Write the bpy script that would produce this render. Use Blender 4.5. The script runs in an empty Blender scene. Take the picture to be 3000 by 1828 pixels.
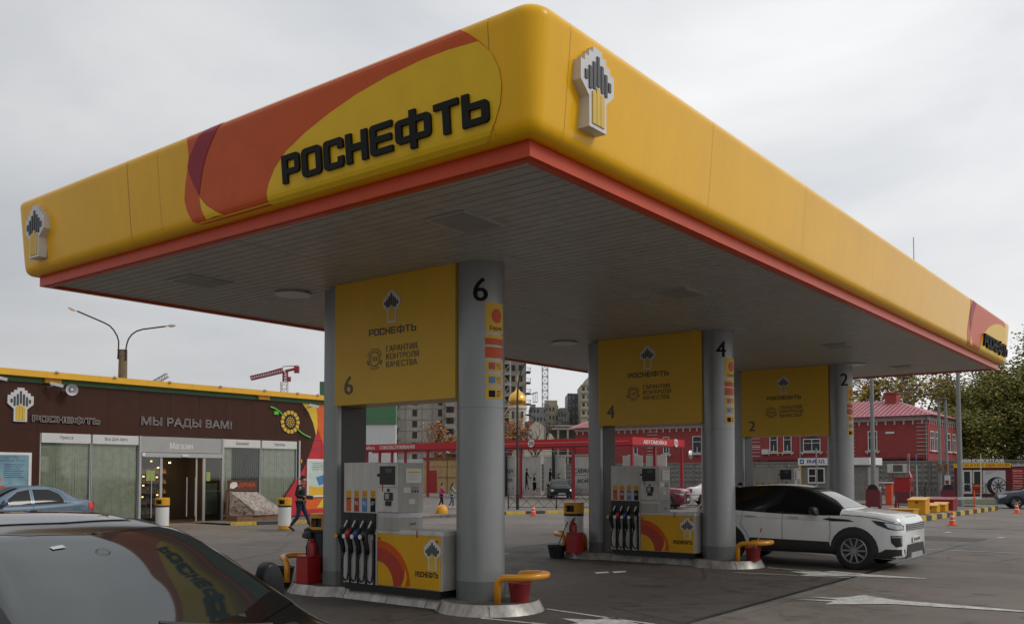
import bpy, bmesh, math, random
from mathutils import Vector, Matrix, Euler
from mathutils.geometry import delaunay_2d_cdt
PI = math.pi
sin, cos = math.sin, math.cos
random.seed(7)
scn = bpy.context.scene
col = scn.collection
# ------------------------------------------------------------------ camera, sky, sun, exposure
YAW, PITCH, ROLL = 0.66149, 0.04219, -0.00084
CAM = Vector((-6.61, -4.937, 1.843))
fw = Vector((cos(YAW)*cos(PITCH), sin(YAW)*cos(PITCH), sin(PITCH)))
rt = Vector((sin(YAW), -cos(YAW), 0)); upv = rt.cross(fw)
r2 = rt*cos(ROLL) + upv*sin(ROLL); u2 = -rt*sin(ROLL) + upv*cos(ROLL)
cd = bpy.data.cameras.new('camera'); cam = bpy.data.objects.new('camera', cd); col.objects.link(cam)
M = Matrix((r2, u2, -fw)).transposed().to_4x4(); M.translation = CAM
cam.matrix_world = M
cd.sensor_width = 36; cd.lens = 2681.8/3000*36; cd.shift_y = (1276.17-914)/3000
cd.clip_start = 0.05; cd.clip_end = 3000
scn.camera = cam
w = bpy.data.worlds.new('World'); scn.world = w; w.use_nodes = True
nt = w.node_tree; nt.nodes.clear()
SUN_EL, SUN_AZ = math.radians(38), math.radians(-68)      # azimuth measured from +x toward +y
def N(t, ty, **kw):
    n = t.nodes.new(ty)
    for k, v in kw.items():
        if k in ('operation', 'blend_type', 'data_type', 'sky_type', 'noise_dimensions', 'feature', 'wave_type', 'bands_direction', 'sun_disc', 'distance', 'musgrave_type', 'interpolation_type'):
            setattr(n, k, v)
        else: n.inputs[k].default_value = v
    return n
def ramp(t, src, stops):
    n = t.nodes.new('ShaderNodeValToRGB'); e = n.color_ramp.elements
    while len(e) < len(stops): e.new(0.5)
    for q, (p, c) in zip(e, stops): q.position = p; q.color = c if len(c) == 4 else (*c, 1)
    t.links.new(src, n.inputs[0]); return n
sky = N(nt, 'ShaderNodeTexSky', sky_type='NISHITA', sun_disc=False)
sky.sun_elevation = SUN_EL; sky.sun_rotation = math.radians(90)-SUN_AZ; sky.air_density = 1.5; sky.dust_density = 4
bg1 = N(nt, 'ShaderNodeBackground', Strength=0.10); nt.links.new(sky.outputs[0], bg1.inputs[0])
tc = nt.nodes.new('ShaderNodeTexCoord')
mp = nt.nodes.new('ShaderNodeMapping'); mp.inputs['Scale'].default_value = (1, 1, 2.6); mp.inputs['Location'].default_value = (0.35, .1, 0.2)
nt.links.new(tc.outputs['Generated'], mp.inputs[0])
nz = N(nt, 'ShaderNodeTexNoise', Scale=1.7, Detail=6.0, Roughness=0.52, Distortion=0.5); nt.links.new(mp.outputs[0], nz.inputs['Vector'])
cl = ramp(nt, nz.outputs[0], [(0.30, (0.56, 0.578, 0.61)), (0.46, (0.69, 0.70, 0.718)), (0.60, (0.79, 0.792, 0.80)), (0.75, (0.90, 0.895, 0.885))])
# sky brighter ahead-right; dimmed behind the camera to darken the space under the canopy
vm = nt.nodes.new('ShaderNodeVectorMath'); vm.operation = 'DOT_PRODUCT'; nt.links.new(tc.outputs['Generated'], vm.inputs[0])
BR_AZ, BR_EL = math.radians(-22), math.radians(48)
vm.inputs[1].default_value = (cos(BR_AZ)*cos(BR_EL), sin(BR_AZ)*cos(BR_EL), sin(BR_EL))
mr = nt.nodes.new('ShaderNodeMapRange'); nt.links.new(vm.outputs['Value'], mr.inputs[0])
for k, v in ((1, -0.7), (2, 1.0), (3, 0.42), (4, 1.34)): mr.inputs[k].default_value = v
mx = nt.nodes.new('ShaderNodeVectorMath'); mx.operation = 'SCALE'; nt.links.new(cl.outputs[0], mx.inputs[0]); nt.links.new(mr.outputs[0], mx.inputs['Scale'])
bg2 = N(nt, 'ShaderNodeBackground', Strength=1.0); nt.links.new(mx.outputs[0], bg2.inputs[0])
ms = N(nt, 'ShaderNodeMixShader', Fac=0.93); nt.links.new(bg1.outputs[0], ms.inputs[1]); nt.links.new(bg2.outputs[0], ms.inputs[2])
wo = nt.nodes.new('ShaderNodeOutputWorld'); nt.links.new(ms.outputs[0], wo.inputs[0])
sd = bpy.data.lights.new('sun', 'SUN'); so = bpy.data.objects.new('sun', sd); col.objects.link(so)
sd.energy = 0.9; sd.angle = math.radians(16); sd.color = (1, .96, .9)
so.rotation_euler = Vector((cos(SUN_AZ)*cos(SUN_EL), sin(SUN_AZ)*cos(SUN_EL), sin(SUN_EL))).to_track_quat('Z', 'Y').to_euler()
scn.view_settings.view_transform = 'Standard'; scn.view_settings.look = 'None'
scn.view_settings.exposure = 0.0; scn.view_settings.gamma = 1

# ------------------------------------------------------------------ materials
def mat(name, c, rough=0.6, metal=0.0, var=0.12, vs=3.0, bump=0.0, bs=40.0, coat=0.0, dirt=0.0, spec=0.5, emit=0, fine=0.0):
    m = bpy.data.materials.new(name); m.use_nodes = True; t = m.node_tree; b = t.nodes['Principled BSDF']
    L = t.links.new
    b.inputs['Roughness'].default_value = rough; b.inputs['Metallic'].default_value = metal
    b.inputs['Coat Weight'].default_value = coat; b.inputs['Coat Roughness'].default_value = 0.06
    b.inputs['Specular IOR Level'].default_value = spec
    tc = t.nodes.new('ShaderNodeTexCoord')
    geo = t.nodes.new('ShaderNodeNewGeometry')
    n = N(t, 'ShaderNodeTexNoise', Scale=vs, Detail=5.0, Roughness=0.6); L(geo.outputs['Position'], n.inputs['Vector'])
    d = [max(0, x*(1-var)) for x in c]; u = [min(1, x*(1+var)) for x in c]
    r = ramp(t, n.outputs[0], [(0.3, d), (0.7, u)])
    out = r.outputs[0]
    if dirt:
        mp = t.nodes.new('ShaderNodeMapping'); mp.inputs['Scale'].default_value = (3, 3, .5); L(geo.outputs['Position'], mp.inputs[0])
        n2 = N(t, 'ShaderNodeTexNoise', Scale=1.6, Detail=8.0, Roughness=0.7); L(mp.outputs[0], n2.inputs['Vector'])
        r2_ = ramp(t, n2.outputs[0], [(0.42, (0, 0, 0)), (0.72, (dirt, dirt, dirt))])
        mxn = t.nodes.new('ShaderNodeMixRGB'); L(r2_.outputs[0], mxn.inputs[0]); L(out, mxn.inputs[1]); mxn.inputs[2].default_value = (0.075, 0.065, 0.055, 1)
        out = mxn.outputs[0]
    L(out, b.inputs['Base Color'])
    if bump:
        n3 = N(t, 'ShaderNodeTexNoise', Scale=bs, Detail=4.0); L(geo.outputs['Position'], n3.inputs['Vector'])
        bp = N(t, 'ShaderNodeBump', Strength=bump, Distance=0.02); L(n3.outputs[0], bp.inputs['Height']); L(bp.outputs[0], b.inputs['Normal'])
    if emit:
        b.inputs['Emission Color'].default_value = (*c, 1); b.inputs['Emission Strength'].default_value = emit
    return m
def M_(**k): return k
MT = {}
def m(key, *a, **k):
    if key not in MT: MT[key] = mat(key, *a, **k)
    return MT[key]
m('fascia_yellow', (0.88, 0.475, 0.008), rough=0.24, var=0.06, vs=.5, spec=.26, bump=.55, bs=.9, dirt=.06)
m('graphic_orange', (0.60, 0.092, 0.012), rough=0.35, var=0.05, spec=.25)
m('graphic_red_purple', (0.30, 0.018, 0.04), rough=0.4, var=0.05, spec=.25)
m('graphic_lemon', (0.82, 0.515, 0.014), rough=0.33, var=0.05, spec=.25, dirt=.05)
m('canopy_red', (0.62, 0.070, 0.016), rough=0.33, var=0.08, spec=.3, dirt=.08)
m('soffit_metal', (0.455, 0.44, 0.40), rough=0.42, var=0.07, vs=2, dirt=.25)
m('soffit_gap', (0.02, 0.018, 0.015), rough=.9)
m('letter_black', (0.010, 0.010, 0.011), rough=0.6, var=.1, spec=.2)
m('silver', (0.50, 0.50, 0.51), rough=0.33, metal=0.35, var=.08)
m('silver_light', (0.62, 0.62, 0.63), rough=0.35, metal=0.1, var=.06)
m('emblem_yellow', (0.68, 0.45, 0.05), rough=.4, var=.05)
m('emblem_dark', (0.05, 0.055, 0.06), rough=.4)
m('column_grey', (0.30, 0.315, 0.32), rough=0.30, metal=0.35, var=.04, vs=2, dirt=.10)
m('column_base', (0.17, 0.18, 0.18), rough=0.5, metal=0.2, var=.1, dirt=.4)
m('panel_yellow', (0.72, 0.44, 0.045), rough=0.36, var=.04, spec=.3, dirt=.05)
m('panel_yellow_deep', (0.68, 0.36, 0.008), rough=0.34, var=.05, spec=.35, dirt=.10)
m('pillar_dark', (0.05, 0.052, 0.052), rough=.5, var=.15, dirt=.3)
m('kerb_metal', (0.42, 0.40, 0.37), rough=0.42, metal=0.35, var=.25, vs=6, dirt=.75, bump=.15, bs=25)
m('island_top', (0.09, 0.085, 0.075), rough=.8, var=.3, vs=8, dirt=.5, bump=.2)
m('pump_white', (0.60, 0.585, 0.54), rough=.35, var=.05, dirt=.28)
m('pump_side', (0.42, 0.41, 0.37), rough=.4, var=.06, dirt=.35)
m('pump_black', (0.014, 0.014, 0.015), rough=.4, var=.2)
m('rubber', (0.012, 0.012, 0.013), rough=.55, var=.2)
m('diffuser', (0.30, 0.29, 0.27), rough=.5)
m('screen', (0.07, 0.08, 0.085), rough=.15, var=.05)
m('red', (0.36, 0.012, 0.012), rough=.35, var=.1, coat=.2)
m('red_deep', (0.26, 0.012, 0.014), rough=.45, var=.12, dirt=.2)
m('fuel_blue', (0.07, 0.21, 0.44), rough=.4)
m('fuel_orange', (0.58, 0.10, 0.02), rough=.4)
m('green_dark', (0.008, 0.028, 0.016), rough=.4)
m('blue_bright', (0.015, 0.05, 0.17), rough=.35)
m('white', (0.72, 0.72, 0.70), rough=.45, var=.05)
m('white_dirty', (0.58, 0.57, 0.54), rough=.6, var=.1, dirt=.35)
m('rail_yellow', (0.68, 0.28, 0.010), rough=.35, var=.08, coat=.25, dirt=.14)
m('bin_yellow', (0.70, 0.33, 0.012), rough=.4, var=.06, dirt=.1)
m('black_plastic', (0.018, 0.018, 0.02), rough=.5, var=.2)
m('grey_text', (0.10, 0.09, 0.07), rough=.5)
m('paint_white', (0.62, 0.61, 0.58), rough=.75, var=.25, vs=18, dirt=.6)
m('paint_yellow', (0.60, 0.42, 0.06), rough=.7, var=.2, vs=10, dirt=.5)
m('paint_black', (0.05, 0.05, 0.05), rough=.7, var=.2, dirt=.3)

def asphalt(name, base, vs, seam=0.0):
    mm = bpy.data.materials.new(name); mm.use_nodes = True; t = mm.node_tree; b = t.nodes['Principled BSDF']; L = t.links.new
    geo = t.nodes.new('ShaderNodeNewGeometry')
    n1 = N(t, 'ShaderNodeTexNoise', Scale=.35, Detail=8.0, Roughness=.65, Distortion=.6); L(geo.outputs['Position'], n1.inputs['Vector'])
    n2 = N(t, 'ShaderNodeTexNoise', Scale=55.0, Detail=3.0, Roughness=.7); L(geo.outputs['Position'], n2.inputs['Vector'])
    n4 = N(t, 'ShaderNodeTexNoise', Scale=2.3, Detail=9.0, Roughness=.7, Distortion=1.2); L(geo.outputs['Position'], n4.inputs['Vector'])
    c = base
    ra = ramp(t, n1.outputs[0], [(.3, [x*.74 for x in c]), (.5, c), (.72, [x*1.28 for x in c])])
    rb = ramp(t, n2.outputs[0], [(.35, (.68, .68, .68)), (.7, (1.3, 1.3, 1.3))])
    rc = ramp(t, n4.outputs[0], [(.33, (.60, .59, .58)), (.5, (1, 1, 1)), (.75, (1.12, 1.1, 1.08))])
    m1 = t.nodes.new('ShaderNodeMixRGB'); m1.blend_type = 'MULTIPLY'; m1.inputs[0].default_value = 1; L(ra.outputs[0], m1.inputs[1]); L(rb.outputs[0], m1.inputs[2])
    m2 = t.nodes.new('ShaderNodeMixRGB'); m2.blend_type = 'MULTIPLY'; m2.inputs[0].default_value = .8; L(m1.outputs[0], m2.inputs[1]); L(rc.outputs[0], m2.inputs[2])
    # long cracks and patch joints
    v = N(t, 'ShaderNodeTexVoronoi', feature='DISTANCE_TO_EDGE', Scale=.22, Randomness=1.0)
    dis = t.nodes.new('ShaderNodeMixRGB'); dis.inputs[0].default_value = .06; L(geo.outputs['Position'], dis.inputs[1]); L(n4.outputs['Color'], dis.inputs[2]); L(dis.outputs[0], v.inputs['Vector'])
    rv = ramp(t, v.outputs[0], [(0, (.35, .35, .35)), (.006, (1, 1, 1))])
    m3 = t.nodes.new('ShaderNodeMixRGB'); m3.blend_type = 'MULTIPLY'; m3.inputs[0].default_value = .8; L(m2.outputs[0], m3.inputs[1]); L(rv.outputs[0], m3.inputs[2])
    # oil drips and tyre-darkened spots
    n5 = N(t, 'ShaderNodeTexNoise', Scale=1.25, Detail=3.0, Roughness=.5, Distortion=.3); L(geo.outputs['Position'], n5.inputs['Vector'])
    r5 = ramp(t, n5.outputs[0], [(.60, (1, 1, 1)), (.70, (.55, .53, .5))])
    v2 = N(t, 'ShaderNodeTexVoronoi', Scale=1.7, Randomness=1.0); L(geo.outputs['Position'], v2.inputs['Vector']); r6 = ramp(t, v2.outputs[0], [(.05, (.4, .38, .36)), (.10, (1, 1, 1))])
    m4 = t.nodes.new('ShaderNodeMixRGB'); m4.blend_type = 'MULTIPLY'; m4.inputs[0].default_value = .85; L(m3.outputs[0], m4.inputs[1]); L(r5.outputs[0], m4.inputs[2])
    m5 = t.nodes.new('ShaderNodeMixRGB'); m5.blend_type = 'MULTIPLY'; m5.inputs[0].default_value = .7; L(m4.outputs[0], m5.inputs[1]); L(r6.outputs[0], m5.inputs[2])
    L(m5.outputs[0], b.inputs['Base Color'])
    rr = ramp(t, n4.outputs[0], [(.3, (.55, .55, .55)), (.7, (.9, .9, .9))]); L(rr.outputs[0], b.inputs['Roughness'])
    bp = N(t, 'ShaderNodeBump', Strength=.35, Distance=.01); L(n2.outputs[0], bp.inputs['Height']); L(bp.outputs[0], b.inputs['Normal'])
    return mm
MT['asphalt'] = asphalt('asphalt', (0.168, 0.143, 0.122), 1)
MT['asphalt_shade_and_joint'] = asphalt('asphalt_shade_and_joint', (0.078, 0.065, 0.055), 1)  # asphalt with the canopy's shade put into its colour; also used for the road joint
MT['concrete_slab'] = asphalt('concrete_slab', (0.17, 0.155, 0.135), 1)

# ------------------------------------------------------------------ mesh helpers
ORG = {}
class MB:
    def __init__(s): s.v = []; s.f = []; s.m = []; s.T = None
    def add(s, vs, fs, mi=0):
        o = len(s.v)
        if s.T is not None: vs = [tuple(s.T @ Vector(p)) for p in vs]
        s.v += [tuple(p) for p in vs]; s.f += [tuple(i+o for i in f) for f in fs]; s.m += [mi]*len(fs); return s
    def box(s, x0, y0, z0, x1, y1, z1, mi=0):
        if x0 > x1: x0, x1 = x1, x0
        if y0 > y1: y0, y1 = y1, y0
        if z0 > z1: z0, z1 = z1, z0
        vs = [(x0,y0,z0),(x1,y0,z0),(x1,y1,z0),(x0,y1,z0),(x0,y0,z1),(x1,y0,z1),(x1,y1,z1),(x0,y1,z1)]
        return s.add(vs, [(0,3,2,1),(4,5,6,7),(0,1,5,4),(1,2,6,5),(2,3,7,6),(3,0,4,7)], mi)
    def bar(s, p, q, a, b=None, mi=0):
        """box beam from p to q, section a x b"""
        b = b or a; p = Vector(p); q = Vector(q); d = (q-p).normalized()
        h = Vector((0,0,1)) if abs(d.z) < .9 else Vector((1,0,0)); u = d.cross(h).normalized()*a/2; w_ = d.cross(u).normalized()*b/2
        vs = [p-u-w_, p+u-w_, p+u+w_, p-u+w_, q-u-w_, q+u-w_, q+u+w_, q-u+w_]
        return s.add(vs, [(0,3,2,1),(4,5,6,7),(0,1,5,4),(1,2,6,5),(2,3,7,6),(3,0,4,7)], mi)
    def tube(s, pts, r, n=8, mi=0, cap=True):
        pts = [Vector(p) for p in pts]; rs = r if isinstance(r, (list, tuple)) else [r]*len(pts); vs = []; fs = []; pu = None
        for i, p in enumerate(pts):
            d = (pts[min(i+1, len(pts)-1)]-pts[max(i-1, 0)]).normalized()
            if pu is None:
                h = Vector((0,0,1)) if abs(d.z) < .9 else Vector((1,0,0)); u = d.cross(h).normalized()
            else: u = (pu - d*pu.dot(d)).normalized()
            pu = u; w_ = d.cross(u)
            vs += [p+(u*cos(2*PI*k/n)+w_*sin(2*PI*k/n))*rs[i] for k in range(n)]
        for i in range(len(pts)-1):
            for k in range(n): a = i*n+k; b = i*n+(k+1)%n; fs.append((a, b, b+n, a+n))
        if cap: fs += [tuple(range(n))[::-1], tuple(range((len(pts)-1)*n, len(pts)*n))]
        return s.add(vs, fs, mi)
    def lathe(s, prof, c, n=24, mi=0, a0=0, a1=2*PI):
        full = abs(a1-a0-2*PI) < 1e-6; k_ = n if full else n+1; vs = []; fs = []
        for r, z in prof: vs += [(c[0]+r*cos(a0+(a1-a0)*k/n), c[1]+r*sin(a0+(a1-a0)*k/n), c[2]+z) for k in range(k_)]
        for i in range(len(prof)-1):
            for k in range(n): a = i*k_+k; b = i*k_+(k+1)%k_; fs.append((a, b, b+k_, a+k_))
        return s.add(vs, fs, mi)
    def prism(s, poly, f, d, mi=0):
        """polygon in (a,b) mapped by f(a,b,c), thickness d along c"""
        n = len(poly); vs = [f(a, b, 0) for a, b in poly]+[f(a, b, d) for a, b in poly]
        fs = [tuple(range(n))[::-1], tuple(range(n, 2*n))]+[(i, (i+1) % n, n+(i+1) % n, n+i) for i in range(n)]
        return s.add(vs, fs, mi)
    def sheet(s, shp, f, off=0.0, mi=0):
        vs, fs = shp; return s.add([f(p[0], p[1], off+(p[2] if len(p) > 2 else 0)) for p in vs], fs, mi)
    def build(s, name, mats, parent=None, smooth=False, auto=None):
        if not s.v: return None
        me = bpy.data.meshes.new(name); o = ORG.get(parent.name, (0,0,0)) if parent else (0,0,0)
        me.from_pydata([(a-o[0], b-o[1], c-o[2]) for a, b, c in s.v], [], s.f)
        for q in (mats if isinstance(mats, (list, tuple)) else [mats]): me.materials.append(MT[q] if isinstance(q, str) else q)
        for p, k in zip(me.polygons, s.m): p.material_index = k
        bm = bmesh.new(); bm.from_mesh(me)
        if auto != 'keep': bmesh.ops.recalc_face_normals(bm, faces=bm.faces)
        bm.to_mesh(me); bm.free()
        if smooth:
            for p in me.polygons: p.use_smooth = True
            if auto is None: auto = 35
            if auto != 'keep' and auto: me.set_sharp_from_angle(angle=math.radians(auto))
        ob = bpy.data.objects.new(name, me); col.objects.link(ob)
        if parent: ob.parent = parent; ORG[ob.name] = o
        return ob
def thing(name, label, cat, org=(0,0,0), group=None):
    o = bpy.data.objects.new(name, None); col.objects.link(o); o.location = org; o.empty_display_size = .2
    ORG[o.name] = tuple(org); o['label'] = label; o['category'] = cat
    if group: o['group'] = group
    return o
def tag(o, label, cat, group=None):
    o['label'] = label; o['category'] = cat
    if group: o['group'] = group
    return o
def struct(o): o['kind'] = 'structure'; return o
def dup(o, loc=None, rz=None, label=None, parent=None):
    c = o.copy(); col.objects.link(c)
    if parent: c.parent = parent
    ORG[c.name] = ORG.get(o.name, (0,0,0))
    if loc is not None: c.location = loc
    if rz is not None: c.rotation_euler = (0, 0, rz)
    if label: c['label'] = label
    for ch in list(o.children): dup(ch, parent=c)
    return c
def bevel(o, w_=.01, seg=2, ang=40):
    b = o.modifiers.new('bevel', 'BEVEL'); b.width = w_; b.segments = seg; b.limit_method = 'ANGLE'; b.angle_limit = math.radians(ang); b.harden_normals = False
    return o
# 2-D shapes: loops (outer, holes) or text, filled as curves and turned into meshes
_c = {}
def _outline(cu):
    """points and edges of a curve's outlines, unfilled"""
    cu.fill_mode = 'NONE'; ob = bpy.data.objects.new('tmp', cu); col.objects.link(ob); dg = bpy.context.evaluated_depsgraph_get(); dg.update()
    me = bpy.data.meshes.new_from_object(ob.evaluated_get(dg)); vs = [tuple(v.co)[:2] for v in me.vertices]; es = [tuple(e.vertices) for e in me.edges]
    bpy.data.objects.remove(ob); bpy.data.meshes.remove(me); bpy.data.curves.remove(cu); return vs, es
def fill(vs, es, ext=0):
    if not vs: return [], []
    v2, e2, f2, *_ = delaunay_2d_cdt([Vector(v) for v in vs], es, [], 0, 1e-5); S = [(vs[a], vs[b]) for a, b in es]; keep = []
    for f in f2:      # keep the triangles whose centre lies inside by the even-odd rule
        x = sum(v2[i].x for i in f)/len(f); y = sum(v2[i].y for i in f)/len(f)
        if sum(1 for p, q in S if (p[1] > y) != (q[1] > y) and x < p[0]+(q[0]-p[0])*(y-p[1])/(q[1]-p[1])) % 2: keep.append(f)
    f2 = keep
    V_ = [(v.x, v.y, ext) for v in v2]; F_ = [tuple(f) for f in f2]
    if ext:
        n = len(V_); V_ += [(a, b, 0) for a, b, c in V_]; cnt = {}
        for f in F_:
            for i in range(len(f)): k = (f[i], f[(i+1) % len(f)]); cnt[k] = 1
        F_ += [(a, b, b+n, a+n) for (a, b) in cnt if (b, a) not in cnt]
    return V_, F_
def loops(ls, ext=0):
    vs = []; es = []
    for l in ls:
        o = len(vs); q = [p for i, p in enumerate(l) if (p[0]-l[i-1][0])**2+(p[1]-l[i-1][1])**2 > 1e-10]; n = len(q)
        vs += q; es += [(o+i, o+(i+1) % n) for i in range(n)]
    return fill(vs, es, ext)
def text(s, box, ext=0, bold=0.0, res=3, shear=0, sp=1.0):
    """mesh of the text scaled to fill box (a0,b0,a1,b1)"""
    k = (s, ext, bold, res, shear, sp)
    if k not in _c:
        cu = bpy.data.curves.new('t', 'FONT'); cu.body = s; cu.size = 1; cu.resolution_u = res; cu.shear = shear; cu.space_character = sp
        v1, e1 = _outline(cu); vs, fs = [], []
        for j, d in enumerate((0, -bold, bold) if bold else (0,)):      # heavier weights: side-by-side strokes, each a hair in front
            a, f = fill([(x+d*.8, y) for x, y in v1], e1, ext); o = len(vs); vs += [(x, y, z+.0006*j) for x, y, z in a]; fs += [tuple(i+o for i in q) for q in f]
        _c[k] = (vs, fs)
    vs, fs = _c[k]
    if not vs: return [], []
    xs = [v[0] for v in vs]; ys = [v[1] for v in vs]; x0, x1, y0, y1 = min(xs), max(xs), min(ys), max(ys)
    a0, b0, a1, b1 = box
    return [(a0+(x-x0)/(x1-x0)*(a1-a0), b0+(y-y0)/(y1-y0)*(b1-b0), z) for x, y, z in vs], fs
def tess(shp, da=None, db=None):
    vs, fs = shp; bm = bmesh.new(); bv = [bm.verts.new((v[0], v[1], v[2] if len(v) > 2 else 0)) for v in vs]
    for f in fs:
        try: bm.faces.new([bv[i] for i in f])
        except ValueError: pass
    for ax, st in ((0, da), (1, db)):
        if not st: continue
        lo = min(v.co[ax] for v in bm.verts); hi = max(v.co[ax] for v in bm.verts); k = math.floor(lo/st)*st+st
        while k < hi:
            no = Vector((1,0,0)) if ax == 0 else Vector((0,1,0))
            bmesh.ops.bisect_plane(bm, geom=bm.verts[:]+bm.edges[:]+bm.faces[:], plane_co=no*k, plane_no=no); k += st
    bm.verts.index_update(); r = ([tuple(v.co) for v in bm.verts], [tuple(v.index for v in f.verts) for f in bm.faces]); bm.free(); return r
def arc(cx, cy, r, a0, a1, n=5): return [(cx+r*cos(math.radians(a0+(a1-a0)*k/n)), cy+r*sin(math.radians(a0+(a1-a0)*k/n))) for k in range(n+1)]
def rrect(x0, y0, x1, y1, r, n=4): return arc(x1-r, y0+r, r, -90, 0, n)+arc(x1-r, y1-r, r, 0, 90, n)+arc(x0+r, y1-r, r, 90, 180, n)+arc(x0+r, y0+r, r, 180, 270, n)
def poly(p): return ([(a, b, 0) for a, b in p], [tuple(range(len(p)))])
def ell(cx, cy, rx, ry, n=24, a0=0, a1=360): return [(cx+rx*cos(math.radians(a0+(a1-a0)*k/n)), cy+ry*sin(math.radians(a0+(a1-a0)*k/n))) for k in range(n if a1-a0 == 360 else n+1)]
def fX(x, y=0, z=0): return lambda a, b, c: (x-c, y-a, z+b)      # a face that looks toward -x
def fY(y, x=0, z=0): return lambda a, b, c: (x+a, y-c, z+b)      # a face that looks toward -y
def fZ(z): return lambda a, b, c: (a, b, z+c)
# the heavy rounded square lettering, unit height
def logo_word(ext=0, t=.27, s=.195):
    r = .15; L_ = []
    def P(): return .92, [[(0,0),(0,1)]+arc(.92-r,1-r,r,90,0)+arc(.92-r,.30+r,r,0,-90)+[(t,.30),(t,0)], [(t,.30+s),(t,1-s),(.92-t+.03,1-s),(.92-t+.03,.30+s)]]
    def O(): return 1.0, [rrect(0,0,1,1,r+.04), rrect(t,s,1-t,1-s,.05,2)]
    def C(): return .96, [arc(.96-r,1-r,r,0,90)+arc(r,1-r,r,90,180)+arc(r,r,r,180,270)+arc(.96-r,r,r,270,360)+[(.96,.36),(.96-t,.36),(.96-t,s),(t,s),(t,1-s),(.96-t,1-s),(.96-t,.64),(.96,.64)]]
    def H(): return 1.0, [[(0,0),(0,1),(t,1),(t,.61),(1-t,.61),(1-t,1),(1,1),(1,0),(1-t,0),(1-t,.39),(t,.39),(t,0)]]
    def E(): return 1.0, [[(1,1)]+arc(r,1-r,r,90,180)+arc(r,r,r,180,270)+[(1,0),(1,s),(t,s),(t,.395),(.95,.395),(.95,.60),(t,.60),(t,1-s),(1,1-s)]]
    def F():
        w_ = 1.5; a, b = (w_-t)/2, (w_+t)/2; q = .18
        return w_, [[(a,-.12),(a,.12)]+arc(q,.12+q,q,270,180)+arc(q,.88-q,q,180,90)+[(a,.88),(a,1.1),(b,1.1),(b,.88)]+arc(w_-q,.88-q,q,90,0)+arc(w_-q,.12+q,q,0,-90)+[(b,.12),(b,-.12)], [(t,.12+s),(t,.88-s),(a,.88-s),(a,.12+s)], [(b,.12+s),(b,.88-s),(w_-t,.88-s),(w_-t,.12+s)]]
    def T(): return .98, [[((.98-t)/2,0),((.98-t)/2,1-s),(0,1-s),(0,1),(.98,1),(.98,1-s),((.98+t)/2,1-s),((.98+t)/2,0)]]
    def B(): return 1.0, [[(0,0),(0,1),(t,1),(t,.68)]+arc(1-r,.68-r,r,90,0)+arc(1-r,r,r,0,-90), [(t,s),(t,.68-s),(1-t,.68-s),(1-t,s)]]
    x = 0; vs = []; fs = []
    for g in (P, O, C, H, E, F, T, B):
        w_, ls = g(); v, f = loops([[(a+x, b) for a, b in l] for l in ls], ext); o = len(vs); vs += v; fs += [tuple(i+o for i in q) for q in f]; x += w_+.13
    return [(a/(x-.13), b, c) for a, b, c in vs], fs
LOGO = {0: logo_word(0), 1: logo_word(1)}
def logo(box, ext=0):
    vs, fs = LOGO[1 if ext else 0]; a0, b0, a1, b1 = box
    return [(a0+x*(a1-a0), b0+y*(b1-b0), z*ext) for x, y, z in vs], fs
def emblem(mb, f, h, ext, k=(0, 1, 2)):
    """stepped open-hand shaped emblem: plate, dark bars, yellow bars; centred on a=0, base b=0"""
    half = [(.37,.52),(.37,.77),(.28,.77),(.28,.85),(.19,.85),(.19,.93),(.10,.93),(.10,1.0)]
    o = [(-.19,0),(.19,0),(.19,.37)]+half+[(-a,b) for a,b in half[::-1]]+[(-.19,.37)]
    mb.prism([(a*h, b*h) for a, b in o], f, ext, k[0])
    for i, (c, top, bot) in enumerate([(0,.90,.53),(.088,.81,.48),(-.088,.81,.48),(.176,.735,.46),(-.176,.735,.46),(.262,.66,.55),(-.262,.66,.55)]):
        mb.prism([((c-.027)*h, bot*h), ((c+.027)*h, bot*h), ((c+.027)*h, top*h), ((c-.027)*h, top*h)], lambda a, b, q: f(a, b, q+ext), .004+.01*h, k[1])
    for c, top in ((-.09,.44),(0,.50),(.09,.44)):
        mb.prism([((c-.04)*h, .05*h), ((c+.04)*h, .05*h), ((c+.04)*h, top*h), ((c-.04)*h, top*h)], lambda a, b, q: f(a, b, q+ext), .004+.01*h, k[2])
EMB = ['silver_light', 'emblem_dark', 'emblem_yellow']
# ================================================================== GROUND
g = MB(); g.add([(-400,-400,0),(900,-400,0),(900,900,0),(-400,900,0)], [(0,1,2,3)]); struct(g.build('ground', 'asphalt'))
g = MB(); g.add([(-.6,.42,.004),(22.5,.42,.004),(22.5,9.4,.004),(-.6,9.4,.004)], [(0,1,2,3)]); struct(g.build('canopy_shade_paving', 'asphalt_shade_and_joint'))  # shade under the canopy painted as a darker sheet of paving
g = MB()
g.box(-6, .33, .0, 21.5, .42, .006); struct(g.build('drain_channel', 'pump_black'))
g = MB(); g.add([(-6,.12,.004),(21.5,.12,.004),(21.5,.325,.004),(-6,.325,.004)], [(0,1,2,3)]); struct(g.build('concrete_strip', 'concrete_slab'))
def patch(name, pts, z, mt): q = MB(); q.add([(a, b, z) for a, b in pts], [tuple(range(len(pts)))]); return struct(q.build(name, mt))
patch('paved_patch', [(13.0,.43),(17.6,.5),(20.6,.43),(20.2,4.2),(15.2,4.2)], .008, 'concrete_slab')
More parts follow.
